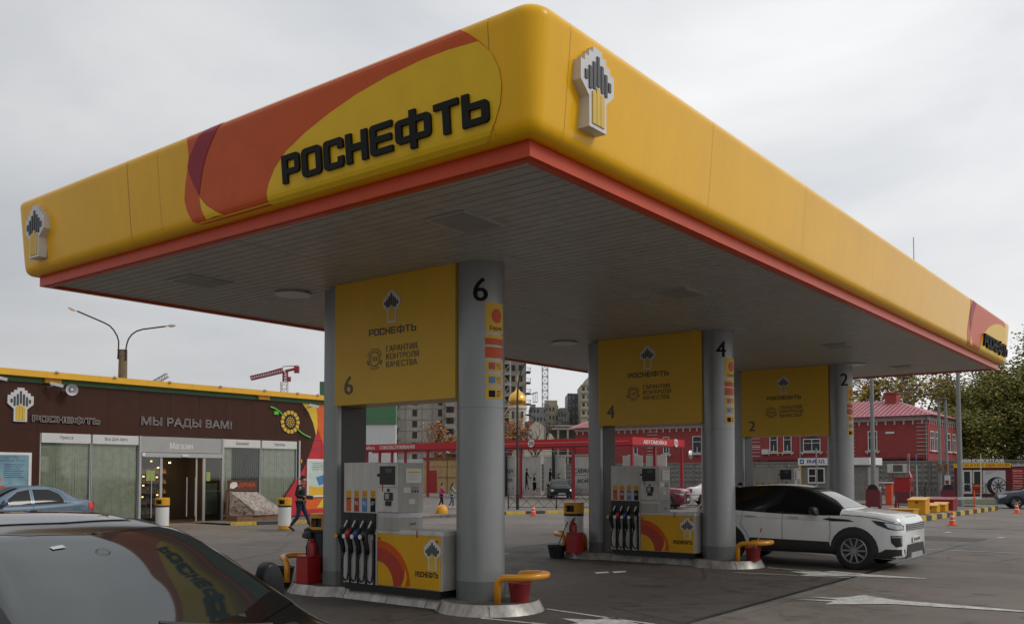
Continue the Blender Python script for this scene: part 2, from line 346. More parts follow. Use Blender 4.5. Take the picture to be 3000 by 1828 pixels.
# painted arrows and lane lines
def marking(pts, z=.009, mt='paint_white'): return patch('road_marking', pts, z, mt)
marking([(6.62,.12),(6.75,-.42),(6.38,-.42),(7.0,-1.15),(7.3,-2.85),(7.42,-2.85),(7.45,-1.1),(7.75,-.55),(7.35,-.42),(7.15,-.3),(7.05,.05),(7.0,-.35),(6.98,-.42),(6.9,-.35)])
marking([(10.35,1.62),(10.1,1.15),(9.78,1.25),(10.3,.35),(10.62,-.72),(10.72,-.72),(10.75,.25),(10.95,1.0),(10.66,1.1),(10.52,1.38)])
marking([(9.53,2.37),(9.58,2.37),(10.02,.36),(9.96,.36)])
marking([(10.75,2.22),(10.81,2.22),(10.60,.37),(10.53,.37)])
marking([(3.60,2.44),(3.66,2.44),(3.42,.6),(3.35,.6)])
marking([(2.44,2.64),(2.50,2.64),(2.66,1.2),(2.59,1.2)])
marking([(3.08,1.80),(2.90,1.42),(2.62,1.5),(3.0,.75),(3.15,.0),(3.25,.0),(3.28,.75),(3.55,1.35),(3.25,1.4)])
marking([(17.38,.9),(17.46,.9),(17.53,-1.07),(17.45,-1.07)])
marking([(10.4,20.1),(11.9,20.0),(11.9,20.12),(10.4,20.22)], mt='paint_yellow')
marking([(7.2,9.0),(10.2,8.2),(10.2,8.4),(7.2,9.2)]); marking([(8.6,9.6),(9.2,8.9),(9.9,8.9),(9.3,9.6)])
marking([(20.5,30.2),(24,29.2),(24,29.6),(20.5,30.6)])
for i, (x, y) in enumerate(((19.5,-1.3),(17.6,1.3),(16.2,2.6),(22.8,.2),(24.5,2.0),(7.8,4.3),(8.1,4.1))):
    marking([(x,y),(x+.3,y-.1),(x+.45,y+.05),(x+.2,y+.18)])
# patched, darker repair in the carriageway, and the long joint beyond the canopy
patch('road_joint', [(27.2,7.0),(27.35,7.0),(27.6,-3),(27.4,-3)], .006, 'asphalt_shade_and_joint')
patch('grass_strip', [(56,9.0),(66,10.8),(66,-10),(50,-10)], .03, mat('grass', (0.05,0.075,0.018), rough=.9, var=.4, vs=4, bump=.6, bs=12))
# kerbs: striped and plain
def kerb(p, q, h=.14, w_=.16, n=None, cols=('paint_yellow','paint_black'), name='kerb'):
    p = Vector((*p, 0)); q = Vector((*q, 0)); L_ = (q-p).length; n = n or max(1, round(L_/.9)); mb = MB()
    d = (q-p)/n
    for i in range(n):
        a = p+d*i; b = a+d*.985; mb.bar(a+Vector((0,0,h/2)), b+Vector((0,0,h/2)), w_, h, i % 2)
    o = struct(mb.build(name, list(cols))); return o
kerb((24.4,21.9),(33.5,18.6), n=9)
kerb((31.2,4.5),(46.0,4.4), n=18, h=.2)
kerb((13.4,23.6),(18.6,21.4), n=6, h=.12)
g = MB(); g.add([(31.3,4.6,.13),(46,4.5,.13),(46,12,.13),(38,12,.13)], [(0,1,2,3)]); g.box(31.3,4.57,0,46,4.6,.13); struct(g.build('traffic_island', 'concrete_slab'))
g = MB(); g.box(18.5,21.5,0,24.4,21.62,.12); g.add([(13.5,23.7,.06),(18.6,21.5,.06),(24,21.7,.06),(24,26.2,.06),(13.5,26.2,.06)], [(0,1,2,3,4)]); struct(g.build('pavement', 'concrete_slab'))
g = MB(); g.box(48,5.8,0,48.25,12,.15); g.box(47,-12,0,70,-11.8,.15); g.add([(52,-12,.02),(66,-12,.02),(66,12,.02),(56,12,.02)], [(0,1,2,3)]); struct(g.build('far_verge', 'concrete_slab'))

# ================================================================== CANOPY
L, W, H = 21.9, 9.48, 4.78
CX = [3.157+7.554*k for k in range(3)]; CY, PY = 3.22, 6.02
can = thing('fuel_station_canopy', 'large yellow flat canopy on grey columns sheltering the fuel pumps', 'canopy', (0,0,0))
prof = [(-.05,4.90),(.08,4.903),(.12,4.915),(.155,4.94),(.178,4.975),(.19,5.02),(.195,5.06),(.20,5.10),(.235,5.50),(.272,5.91),(.275,5.95),(.270,5.985),(.25,6.02),(.215,6.045),(.17,6.058),(.12,6.062),(-.05,6.065)]
def off(z):
    for (a, z0), (b, z1) in zip(prof, prof[1:]):
        if z0 <= z <= z1: return a+(b-a)*(z-z0)/(z1-z0)
    return prof[0][0] if z < prof[0][1] else prof[-1][0]
ins = RC = -.04
mb = MB(); ring = []
for (cx, cy, a0) in ((ins, ins, 180), (L-ins, ins, 270), (L-ins, W-ins, 0), (ins, W-ins, 90)):
    for k in range(9): ring.append((cx, cy, math.radians(a0+90*k/8)))
# intermediate points along the straight sides so the sheet can wave very slightly
pts = []
for i, q in enumerate(ring):
    pts.append(q); nx_ = ring[(i+1) % len(ring)]
    if (nx_[0]-q[0])**2+(nx_[1]-q[1])**2 > 1:
        n = 24
        for k in range(1, n): pts.append((q[0]+(nx_[0]-q[0])*k/n, q[1]+(nx_[1]-q[1])*k/n, q[2]))
n = len(pts); vs = []
for o, z in [(max(o_, .055), z_) for o_, z_ in prof]: vs += [(x+(o+RC)*cos(a), y+(o+RC)*sin(a), z) for x, y, a in pts]
fs = [(i*n+k, i*n+(k+1) % n, (i+1)*n+(k+1) % n, (i+1)*n+k) for i in range(len(prof)-1) for k in range(n)]
mb.add(vs, fs); mb.build('fascia', 'fascia_yellow', can, smooth=True, auto=0)
mb = MB(); mb.box(-.06,-.06,4.9085,L+.06,W+.06,4.93); mb.build('fascia_return', 'fascia_yellow', can)
mb = MB(); mb.box(.2,.2,6.0,L-.2,W-.2,6.04); mb.build('roof_deck', 'silver', can)
mb = MB()
for a in ((0,0,L,.05),(0,W-.05,L,W),(0,.05,.05,W-.05),(L-.05,.05,L,W-.05)): mb.box(a[0],a[1],4.75,a[2],a[3],4.908)
for a in ((.05,.05,L-.05,.13),(.05,W-.13,L-.05,W-.05),(.05,.13,.13,W-.13),(L-.13,.13,L-.05,W-.13)): mb.box(a[0],a[1],4.742,a[2],a[3],4.79)
mb.build('edge_trim', 'canopy_red', can)
# slatted ceiling: boards run along y, small dark gaps
mb = MB(); x = .13; i = 0
while x < L-.14:
    for a, b in ((.13, 4.79), (4.81, W-.13)): mb.box(x+.006, a, 4.78, min(x+.160, L-.13), b, 4.80)
    x += .172; i += 1
mb.build('soffit', 'soffit_metal', can)
mb = MB(); mb.box(.13,.13,4.805,L-.13,W-.13,4.83); mb.build('soffit_backing', 'soffit_gap', can)
for k in range(4):
    for y in (1.95, 7.27):
        x = 1.37+5.28*k if k < 2 else (14.38 if k == 2 else 19.75)
        f = MB(); f.box(x-.38,y-.30,4.755,x+.38,y+.30,4.779); l = f.build('ceiling_light', 'silver', can)
        f = MB(); f.box(x-.33,y-.25,4.748,x+.33,y+.25,4.754); f.build('diffuser', 'diffuser', l)
for x, y in ((2.83,6.9),(10.1,6.6),(18.2,2.8)):
    f = MB(); f.lathe([(0,0),(.30,0),(.27,.03),(0,.03)], (x, y, 4.745), 20); f.build('ceiling_sign', 'white', can)
# vertical joints of the fascia sheets
for y, t_ in ((6.48,.006), (.27,.004), (5.75,.003)): mb = MB(); mb.sheet(tess(poly([(y,4.93),(y+t_,4.93),(y+t_,6.05),(y,6.05)]), None, .04), lambda a, b, c: (-off(b)-.003, a, b)); mb.build('sheet_joint', 'island_top', can)
for x in (.27,3.26,6.3,9.6,12.8,15.7): mb = MB(); mb.sheet(tess(poly([(x,4.93),(x+.003,4.93),(x+.003,6.05),(x,6.05)]), None, .04), lambda a, b, c: (a, -off(b)-.003, b)); mb.build('sheet_joint', 'island_top', can)
# coloured graphics: s runs to the left along the front face
def graphics(fm, k=1.0):
    """a runs from the right-hand end of the face (0) leftwards"""
    def sh(loop, o, mt, nm='graphic'):
        q = MB(); q.sheet(tess(poly(loop), .25, .04), lambda a, b, c: fm(a, b, o)); return q.build(nm, mt, can)
    zt, zb = 6.04, 4.91
    rim = [(.72,6.045),(.62,6.01),(.5,5.93),(.37,5.82),(.24,5.68),(.165,5.52),(.145,5.38),(.17,5.22),(.24,5.07),(.32,4.96),(.40,4.915)]
    left = [(4.60,4.915),(4.95,4.92),(5.08,4.97),(5.17,5.12),(5.21,5.26),(5.17,5.45),(5.10,5.62),(5.06,5.78),(5.07,5.93),(5.12,6.045)]
    sh(rim+left, .005, 'graphic_orange')
    # lemon field: bounded above by a long rising arc
    top = [(3.60,4.93),(3.585,5.05),(3.53,5.15),(3.42,5.28),(3.20,5.43),(2.85,5.56),(2.45,5.67),(2.02,5.76),(1.55,5.82),(1.10,5.85),(.75,5.85),(.40,5.82)]
    sh(rim[4:]+[(3.55,4.915)]+top[:-1]+[(.385,5.825)], .009, 'graphic_lemon')
    # the crossing of the two rings, darker red
    sh([(4.47,5.93),(4.60,5.97),(4.66,6.0),(4.36,6.045),(4.55,5.86),(4.68,5.72),(4.78,5.56),(4.85,5.38),(4.89,5.25),(5.0,5.42),(5.06,5.54),(5.095,5.64),(5.03,5.76),(4.93,5.86),(4.82,5.96),(4.64,6.045)][3:], .011, 'graphic_red_purple')
    sh([(4.45,4.945),(4.62,4.96),(4.80,4.95),(4.86,5.08),(4.885,5.24),(4.75,5.11),(4.6,5.02)], .010, 'graphic_lemon')
fmL = lambda a, b, o: (-off(b)-o, a, b)
graphics(fmL)
q = MB(); q.sheet(logo((0, 0, 1, 1), .028), lambda a, b, c: (-off(5.07+b*.305)-.012-c, 3.26-a*2.97, 5.07+b*.305)); q.build('lettering', 'letter_black', can)
fmR = lambda a, b, o: (21.85-a*.93, -off(b)-o, b)
graphics(fmR)
q = MB(); q.sheet(logo((0, 0, 1, 1), .05), lambda a, b, c: (18.75+a*3.0, -off(5.07+b*.305)-.012-c, 5.07+b*.305)); q.build('lettering', 'letter_black', can)
q = MB(); emblem(q, lambda a, b, c: (-.21-c, 8.97-a, 5.07+b), .78, .12); q.build('emblem', EMB, can)
q = MB(); emblem(q, lambda a, b, c: (.64+a, -.20-c, 5.10+b), .78, .13); q.build('emblem', EMB, can)
q = MB(); q.tube([(15.6,.6,5.95),(15.6,.6,7.3)], .012, 6); q.build('lightning_rod', 'silver', can)
# columns, pillars, sign panels
for k, cx in enumerate(CX):
    no = '642'[k]
    q = MB(); q.lathe([(.335,.55),(.335,4.778)], (cx, CY, 0), 56); c = q.build('column', 'column_grey', can, smooth=True)
    q = MB(); q.lathe([(.3375,.14),(.3375,.40),(.335,.401)], (cx, CY, 0), 56); q.build('column_foot', 'column_base', c, smooth=True); q = MB(); q.lathe([(.335,.40),(.335,.551)], (cx, CY, 0), 56); q.build('column_foot', 'column_grey', c, smooth=True)
    q = MB(); q.lathe([(.3362,2.752),(.3362,2.757)], (cx, CY, 0), 56); q.build('sheet_joint', 'column_base', c, smooth=True)
    q = MB(); q.lathe([(.335,4.770),(.62,4.770),(.62,4.779),(.335,4.779)], (cx, CY, 0), 40); q.build('ceiling_collar', 'soffit_metal', c, smooth=True)
    # number wrapped on the drum, and the fuel strip beside it
    R = .341; A0 = math.atan2(-(CY+4.937), -(cx+6.61))   # direction from drum to forecourt
    cyl = lambda a, b, c_: (cx+(R+c_)*cos(PI+a/R), CY+(R+c_)*sin(PI+a/R), b)
    q = MB(); q.sheet(tess(text(no, (.13, 4.20, .34, 4.52), bold=.02), .02, .1), lambda a, b, c_: cyl(a, b, 0)); q.build('number', 'letter_black', c)
    for nm, z0, z1, mt in (('price_field',3.78,4.19,'panel_yellow'),('price_field',3.70,3.75,'panel_yellow'),('price_field',3.61,3.70,'graphic_orange'),('price_field',3.43,3.58,'graphic_orange'),('price_field',3.25,3.39,'panel_yellow'),('price_field',3.06,3.21,'panel_yellow'),('price_field',2.87,3.02,'panel_yellow')):
        q = MB(); q.sheet(tess(poly([(.30,z0),(.62,z0),(.62,z1),(.30,z1)]), .03, None), lambda a, b, c_: cyl(a, b, -.002)); q.build(nm, mt, c)
    for z, mt, s_ in ((3.275,'red','95'),(3.085,'fuel_blue','92'),(2.895,'letter_black','ДТ')):
        q = MB(); q.sheet(tess(poly([(.35,z),(.45,z),(.45,z+.09),(.35,z+.09)]), .03, None), lambda a, b, c_: cyl(a, b, .001))
        q.sheet(tess(text(s_, (.475, z, .56, z+.09)), .03, None), lambda a, b, c_: cyl(a, b, .001)); q.build('fuel_grade', mt, c)
    q = MB(); q.sheet(tess(text('Евро6', (.37, 3.80, .58, 3.87), bold=.01), .03, None), lambda a, b, c_: cyl(a, b, .001)); q.build('lettering', 'letter_black', c)
    q = MB(); q.sheet(tess(poly(ell(.48, 4.01, .09, .10, 20)), .03, None), lambda a, b, c_: cyl(a, b, .001)); q.build('round_mark', 'graphic_orange', c)
    # rear pillar
    x0 = cx-.307
    pl = MB(); l_ = rrect(x0, PY-.165, x0+.62, PY+.165, .05, 3); pl.prism(l_, lambda a, b, c_: (a, b, .14+c_), 4.60); p_ = pl.build('pillar', 'column_grey', can, smooth=True)
    q = MB(); q.box(x0+.10, PY-.172, .15, x0+.61, PY-.166, 2.95); q.build('pillar_side_sheet', 'pillar_dark', p_)  # dark sheet over the pillar side that faces the round column
    q = MB(); q.prism(rrect(x0-.003, PY-.168, x0+.623, PY+.168, .05, 3), lambda a, b, c_: (a, b, .142+c_), .22); q.build('pillar_foot', 'column_base', p_, smooth=True)
    # sign panel between the supports
    yL, yR, z0, z1 = 5.90, 3.42, 2.90, 4.775
    xf = x0-.004
    q = MB(); q.box(xf, yR, z0, xf+.56, yL, z1); sp = q.build('sign_panel', 'panel_yellow', can)
    f = fX(xf-.004, yL, z0)       # a: from left edge to the right, b: up from the panel foot
    q = MB(); emblem(q, lambda a, b, c_: f(1.24+a, 1.17+b, c_), .48, .004); q.build('emblem', EMB, sp)
    q = MB(); q.sheet(logo((.76,1.005,1.74,1.11)), f); q.sheet(text(no, (.22,.16,.42,.44), bold=.02), f)
    q.sheet(text('ГАРАНТИЯ', (1.13,.745,1.76,.835), bold=.025), f); q.sheet(text('КОНТРОЛЯ', (1.13,.63,1.79,.72), bold=.025), f); q.sheet(text('КАЧЕСТВА', (1.13,.515,1.76,.605), bold=.025), f)
    q.build('lettering', 'grey_text', sp)
    q = MB(); q.sheet(loops([ell(.885,.66,.115,.115,32), ell(.885,.66,.097,.097,32)]), f)
    q.sheet(text('ГКК', (.815,.625,.955,.695), bold=.02), f)
    def ringtext(s_, a0, a1, r_, hh):
        for i, ch in enumerate(s_):
            an = math.radians(a0+(a1-a0)*(i+.5)/len(s_)); vs_, fs_ = text(ch, (-hh*.33, 0, hh*.33, hh))
            sg = 1 if a1 < a0 else -1
            def g_(a, b, c_, an=an, sg=sg):
                rr_ = r_+(b if sg > 0 else hh-b); t_ = an-sg*a/r_; return f(.885+rr_*cos(t_), .66+rr_*sin(t_), c_)
            if ch != ' ': q.sheet((vs_, fs_), g_)
    ringtext('ГАРАНТИЯ КОНТРОЛЯ', 168, 12, .132, .032); ringtext('КАЧЕСТВА', 232, 308, .132, .032)
    for a0 in (186, 322): q.sheet(loops([ell(.885,.66,.162,.162,8,a0,a0+30)+ell(.885,.66,.135,.135,8,a0+30,a0)]), f)
    q.build('round_mark', 'grey_text', sp)

# ================================================================== ISLANDS, PUMPS AND WHAT STANDS BY THEM
def island_outline(r0, sq):
    """outline at inset sq: near end round, rear end faceted; local to column axis x=0"""
    r = .75-sq; xs = .46-sq; a = math.degrees(math.acos(-xs/r)); o = []
    yc = -.17
    a_ = a
    o += [(r*cos(math.radians(t)), yc+r*sin(math.radians(t))) for t in [a_+(360-2*(a_-90)-0)*0]] if 0 else []
    th0 = 180-math.degrees(math.acos(xs/r)); th1 = 360+math.degrees(math.acos(xs/r))
    n = 28
    for k in range(n+1): t = math.radians(th0+(th1-th0)*k/n); o.append((r*cos(t), yc+r*sin(t)))
    X = .62-sq
    o += [(xs, 2.50), (X, 2.74)]+[(X*cos(math.radians(t)), 3.22+X*.92*sin(math.radians(t))) for t in (10, 35, 60, 90, 120, 145, 170)]+[(-X, 2.74), (-xs, 2.50)]
    return o
def make_island(name, label):
    t = thing(name, label, 'pump island', (0,0,0), 'pump islands'); a = island_outline(0, 0); b = island_outline(0, .075); n = len(a)
    q = MB(); q.add([(x,y,.0) for x, y in a]+[(x,y,.135) for x, y in b]+[(x*.97,y,.15) for x, y in b], [(i,(i+1)%n,n+(i+1)%n,n+i) for i in range(n)]+[(n+i,n+(i+1)%n,2*n+(i+1)%n,2*n+i) for i in range(n)]); q.build('kerb', 'kerb_metal', t, smooth=True)
    q = MB(); q.add([(x*.97,y,.1485) for x, y in b], [tuple(range(n))]); q.build('island_top', 'island_top', t)
    q = MB()
    for (i, w_) in ((2,0),(9,0),(18,0),(30,0),(33,0),(36,0)):
        i %= n; p0 = Vector((*a[i],0)); p1 = Vector((*b[i],.137)); o_ = (p0-Vector((0,1,0))).normalized()*.002; d_ = Vector((p0.x, p0.y+.17 if p0.y<1 else p0.y-3.2, 0)).normalized()*.002
        q.bar(p0+d_+Vector((0,0,.01)), p1+d_, .006, .004)
    for yy in (.62, 1.4, 2.3): q.bar((-.462,yy,.01), (-.387,yy,.137), .006, .004)
    q.build('plate_joints', 'island_top', t); return t
def make_pump(name, label):
    """dispenser; local y runs from the column toward the rear pillar, front looks to -x"""
    t = thing(name, label, 'fuel pump', (0,0,0), 'fuel dispensers'); X = -.477
    y0, y1, y2, y3 = .31, 1.11, 1.55, 2.26        # cabinet end, head start, nozzle start, left end
    q = MB(); q.box(X+.02, y0+.03, .15, .05, y3-.01, .25); q.build('plinth', 'pump_black', t)
    q = MB(); q.box(X, y2, .25, .02, y3, 2.02); q.build('nozzle_cabinet', 'pump_white', t)
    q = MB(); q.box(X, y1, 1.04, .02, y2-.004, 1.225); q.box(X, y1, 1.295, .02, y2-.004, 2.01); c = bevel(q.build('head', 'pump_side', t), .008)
    q = MB(); q.box(X+.002, y1+.002, 1.226, .018, y2-.006, 1.294); q.build('metal_band', 'silver', t)
    q = MB(); q.box(X-.008, y1+.012, 1.31, X-.001, y2-.01, 1.655); q.box(X-.008, y1+.012, 1.665, X-.001, y2-.01, 2.0); q.build('head_door', 'pump_white', t)
    f = fX(X-.009, y3, 0)
    q = MB(); q.prism([(.77,1.70),(1.08,1.70),(1.08,1.965),(.77,1.965)], f, .006); d = q.build('display', 'pump_black', t)
    q = MB(); q.prism([(.89,1.87),(1.02,1.87),(1.02,1.93),(.89,1.93)], lambda a, b, c_: f(a, b, c_+.006), .002); q.build('screen', 'screen', d)
    q = MB(); q.prism([(.87,1.475),(1.035,1.475),(1.035,1.585),(.87,1.585)], f, .012); q.prism([(.90,1.40),(1.005,1.40),(1.005,1.465),(.90,1.465)], f, .02); d = q.build('receipt_box', 'pump_black', t)
    q = MB(); q.prism([(.895,1.495),(.97,1.495),(.97,1.57),(.895,1.57)], lambda a, b, c_: f(a, b, c_+.0125), .002); q.build('keypad', 'pump_side', d)
    for a, b in ((.745,1.835),(.95,1.62)): q = MB(); q.prism(ell(a, b, .022, .022, 12), f, .014); q.build('lock_knob', 'pump_black', t)
    q = MB(); q.prism([(.82,1.60),(.835,1.60),(.835,1.70),(.82,1.70)], f, .004); q.build('seal_tape', 'red_deep', t)
    # grade labels
    for i, (lo, mt, s_) in enumerate(((.05,'fuel_orange',None),(.22,'red','95'),(.393,'fuel_blue','92'),(.568,'letter_black','ДТ'))):
        g = lambda a, b, c_: (X-.002-c_, y3-a, b)
        q = MB(); q.sheet(poly([(lo,1.30),(lo+.105,1.30),(lo+.105,1.503),(lo,1.503)]), g); l = q.build('grade_label', mt, t)
        q = MB(); q.sheet(poly([(lo,1.505),(lo+.105,1.505),(lo+.105,1.61),(lo,1.61)]), g); q.build('label_head', 'panel_yellow_deep', l)
        if s_:
            q = MB(); q.sheet(text(s_, (lo+.012,1.395,lo+.093,1.45), bold=.02), lambda a, b, c_: g(a, b, c_+.002)); q.build('lettering', 'white', l)
            q = MB(); q.sheet(loops([ell(lo+.053,1.56,.035,.035,16), ell(lo+.053,1.565,.022,.024,16)]), lambda a, b, c_: g(a, b, c_+.002)); q.build('round_mark', 'fuel_orange', l)
        else:
            q = MB(); q.sheet(poly([(lo,1.485),(lo+.03,1.475),(lo+.105,1.488),(lo+.105,1.503),(lo+.03,1.498)]), lambda a, b, c_: g(a, b, c_+.002)); q.build('swoosh', 'pump_black', l)
    # nozzles in their boots, hoses
    for i, (mt, bm_) in enumerate((('green_dark','fuel_orange'),('red','red'),('blue_bright','fuel_blue'),('pump_black','pump_black'))):
        yc = y3-.095-.172*i
        q = MB(); q.add([(X-.03,yc-.083,1.285),(X-.03,yc+.083,1.285),(X-.03,yc+.083,1.08),(X-.03,yc+.05,.98),(X-.03,yc-.05,.98),(X-.03,yc-.083,1.08)]+[(X-.001,yc-.083,1.285),(X-.001,yc+.083,1.285),(X-.001,yc+.083,1.08),(X-.001,yc+.05,.98),(X-.001,yc-.05,.98),(X-.001,yc-.083,1.08)], [(0,1,2,3,4,5),(11,10,9,8,7,6)]+[(k,(k+1)%6,6+(k+1)%6,6+k) for k in range(6)]); q.box(X-.012, yc-.07, .25, X-.001, yc-.03, .98); bt = q.build('nozzle_boot', 'pump_black', t)
        q = MB(); q.tube([(X-.06,yc-.01,1.12),(X-.09,yc+.015,1.03),(X-.115,yc+.04,.96),(X-.11,yc+.03,.88),(X-.085,yc+.02,.78),(X-.07,yc+.01,.70)], [.014,.03,.05,.042,.036,.026], 10); nz_ = q.build('nozzle', 'pump_black', t, smooth=True, auto=0)
        q = MB(); q.tube([(X-.05,yc-.035,1.17),(X-.085,yc-.005,1.07)], .013, 8); q.build('spout', 'silver', nz_, smooth=True)
        q = MB(); q.tube([(X-.10,yc+.015,1.05),(X-.135,yc+.045,.97),(X-.13,yc+.035,.90)], [.028,.048,.034], 10); q.build('grip_cover', mt, nz_, smooth=True, auto=0)
        q = MB(); q.lathe([(0,0),(.034,0),(.034,.012),(0,.012)], (0,0,0), 16); q.v = [(X-.185+z, yc+.07+y, .945+x_) for x_, y, z in q.v]; q.build('badge', 'white' if i else 'bin_yellow', nz_, smooth=True)
        q = MB(); q.tube([(X-.07,yc+.01,.70),(X-.075,yc+.035,.62),(X-.08,yc+.055,.50),(X-.08,yc+.05,.40),(X-.08,yc+.02,.32),(X-.075,yc-.03,.285),(X-.06,yc-.05,.30),(X-.04,yc-.052,.42),(X-.03,yc-.052,.90)], .0155, 8); q.build('hose', 'rubber', t, smooth=True, auto=0)
    # hydraulic cabinet with its yellow front
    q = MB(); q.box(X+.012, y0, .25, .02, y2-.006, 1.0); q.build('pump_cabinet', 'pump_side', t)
    q = MB(); q.prism([(X-.004,1.0),(X-.004,1.03),(X+.03,1.062),(.02,1.062),(.02,1.0)], lambda a, b, c_: (a, y0-.004+c_, b), y1-y0); q.box(X-.002, y1-.003, 1.0, .015, y2-.007, 1.04); q.build('cabinet_lid', 'white_dirty', t)
    q = MB(); q.box(X-.004, y0+.012, .262, X+.011, y2-.012, .995); fp = bevel(q.build('front_panel', 'panel_yellow_deep', t), .004)
    g = lambda a, b, c_: (X-.006-c_, y2-.012-a, .262+b); wd = y2-y0-.024
    def clip(l): return [(min(max(a,0),wd), min(max(b,0),.73)) for a, b in l]
    q = MB(); q.sheet(poly(clip(ell(0,.02,.66,.62,16,0,90)+ell(0,-.02,.33,.36,12,90,0))), g); q.build('swirl', 'graphic_orange', fp)
    q = MB(); q.sheet(poly(clip(ell(-.05,.02,.63,.52,16,0,90)+ell(0,-.02,.335,.362,12,90,0))), lambda a, b, c_: g(a, b, c_+.001)); q.build('swirl', mat('swirl_red', (0.42,0.04,0.02), rough=.35), fp)
    q = MB(); q.sheet(poly([(.48,.0),(.56,.0),(.60,.13),(.57,.27),(.53,.10)]), lambda a, b, c_: g(a, b, c_+.002)); q.build('swirl', 'panel_yellow_deep', fp)
    q = MB(); emblem(q, lambda a, b, c_: g(1.08+a, .27+b, c_), .42, .003); q.build('emblem', EMB, fp)
    q = MB(); q.sheet(logo((.76,.165,1.19,.24)), g); q.build('lettering', 'letter_black', fp)
    for a in (.045, wd-.05): q = MB(); q.prism(ell(a, .665, .016, .016, 10), g, .01); q.build('panel_lock', 'red_deep', fp)
    q = MB(); q.box(X-.012, y0+.43, .965, X-.008, y0+.445, 1.065); q.build('seal_tape', 'red_deep', t)
    # side of the head: notice holder, stickers
    s = lambda a, b, c_: (X+a, y1-.001-c_, b)
    q = MB(); q.prism([(.13,1.72),(.44,1.72),(.44,1.93),(.13,1.93)], s, .018); nh = q.build('notice_holder', 'white', t)
    q = MB(); q.sheet(poly([(.17,1.865),(.42,1.865),(.42,1.885),(.17,1.885)]), lambda a, b, c_: s(a, b, .019)); q.build('lettering', 'panel_yellow', nh)
    q = MB()
    for k in range(3): q.sheet(poly([(.18,1.77+.03*k),(.38,1.77+.03*k),(.38,1.775+.03*k),(.18,1.775+.03*k)]), lambda a, b, c_: s(a, b, .019))
    q.build('printed_lines', 'pump_side', nh)
    q = MB()
    for k in range(3): q.sheet(loops([ell(.28+.05*k,1.648,.021,.021,14),ell(.28+.05*k,1.648,.015,.015,14)]), s, .001)
    st = q.build('sticker', 'red', t)
    q = MB()
    for k in range(3): q.sheet(poly(ell(.28+.05*k,1.60,.02,.02,14)), s, .001)
    q.sheet(poly([(.20,1.42),(.32,1.42),(.32,1.49),(.20,1.49)]), s, .001, 1); q.sheet(poly([(.09,1.585),(.23,1.585),(.23,1.66),(.09,1.66)]), s, .001, 1)
    q.build('sticker', ['pump_black','silver_light'], t)
    q = MB(); q.sheet(text('A-B 9', (.22,1.115,.34,1.15), bold=.02), s, .001); q.build('lettering', 'letter_black', t)
    return t
isl = make_island('pump_island', 'nearest low metal-edged pump island, under the panel marked 6')
pump = make_pump('fuel_dispenser', 'nearest white and yellow fuel dispenser, under the panel marked 6')
isls = [isl, dup(isl, label='middle metal-edged pump island, under the panel marked 4'), dup(isl, label='farthest pump island behind the white off-road car')]
pumps = [pump, dup(pump, label='white and yellow fuel dispenser under the panel marked 4'), dup(pump, label='fuel dispenser under the panel marked 2, mostly hidden by the white car')]
for k in range(3):
    isls[k].location = (CX[k], CY, 0); pumps[k].location = (CX[k], CY, 0)
def make_rail(name, label):
    """bent tube guard: two legs by the column, a hoop reaching out to -y"""
    q = MB(); r_ = .047; pts = []
    pts += [(-.30,0,.0),(-.30,0,.24)]+[(-.30+.0*k, -.10*(1-cos(math.radians(t))), .24+.10*sin(math.radians(t))) for k, t in ((0,30),(0,60),(0,90))]
    pts += [(-.30,-.12,.345)]
    pts += [(-.02+.0+.30*cos(math.radians(t))*-1+.0, -.28-.28*sin(math.radians(t)), .35+.02*sin(math.radians(t))) for t in (15,40,65,90,115,140,165)]
    pts += [(.30,-.18,.35),(.30,-.06,.335),(.30,-.01,.27),(.30,0,.2),(.30,0,0)]
    q.tube(pts, r_, 12); o = q.build(name, 'rail_yellow', None, smooth=True, auto=0); tag(o, label, 'guard rail', 'yellow tube guard rails'); return o
r0 = make_rail('guard_rail', 'bright yellow bent tube guard at the near tip of the nearest pump island'); r0.location = (3.10, 2.70, .147); r0.rotation_euler = (0,0,math.radians(12))
for lb, loc, rz in (('yellow bent tube guard at the near tip of the middle pump island', (CX[1]-.15, 2.62, .147), 0),
                    ('yellow tube guard behind the black car mirror, by the red box of the nearest island', (2.98, 6.72, .147), PI-.35),
                    ('yellow tube guard at the far end of the middle island, beside the black bucket', (CX[1]-.2, 6.6, .147), PI-.3)):
    dup(r0, loc, rz, lb)
def bucket(name, label, mt, loc, r0_=.12, r1_=.155, h=.26, grp=None, handle=True):
    t = thing(name, label, 'bucket', (0,0,0), grp); q = MB(); q.lathe([(0,0),(r0_,0),(r1_,h),(r1_+.008,h),(r1_+.008,h-.02),(r1_-.012,h-.004),(r0_-.01,.02),(0,.02)], (0,0,0), 24); q.build('tub', mt, t, smooth=True)
    if handle: q = MB(); q.tube([(r1_*cos(math.radians(a)), .06*sin(math.radians(a)), h-.01-.10*sin(math.radians(a))) for a in range(0,181,20)], .004, 6); q.build('handle', 'silver', t)
    t.location = loc; return t
bucket('red_bucket', 'red bucket standing under the guard rail of the nearest island', 'red_deep', (3.17,2.55,.149), grp='red fire buckets')
bucket('red_bucket', 'red bucket with a brush handle under the guard rail of the middle island', 'red_deep', (CX[1]-.12,2.44,.149), grp='red fire buckets')
bucket('black_bucket', 'black bucket with a long squeegee handle by the middle island', 'black_plastic', (10.05,6.78,0), .15,.21,.28, 'black wash buckets')
bucket('black_bucket', 'black bucket behind the dark car wing mirror, by the nearest island', 'black_plastic', (3.0,7.35,0), .15,.21,.33, 'black wash buckets')
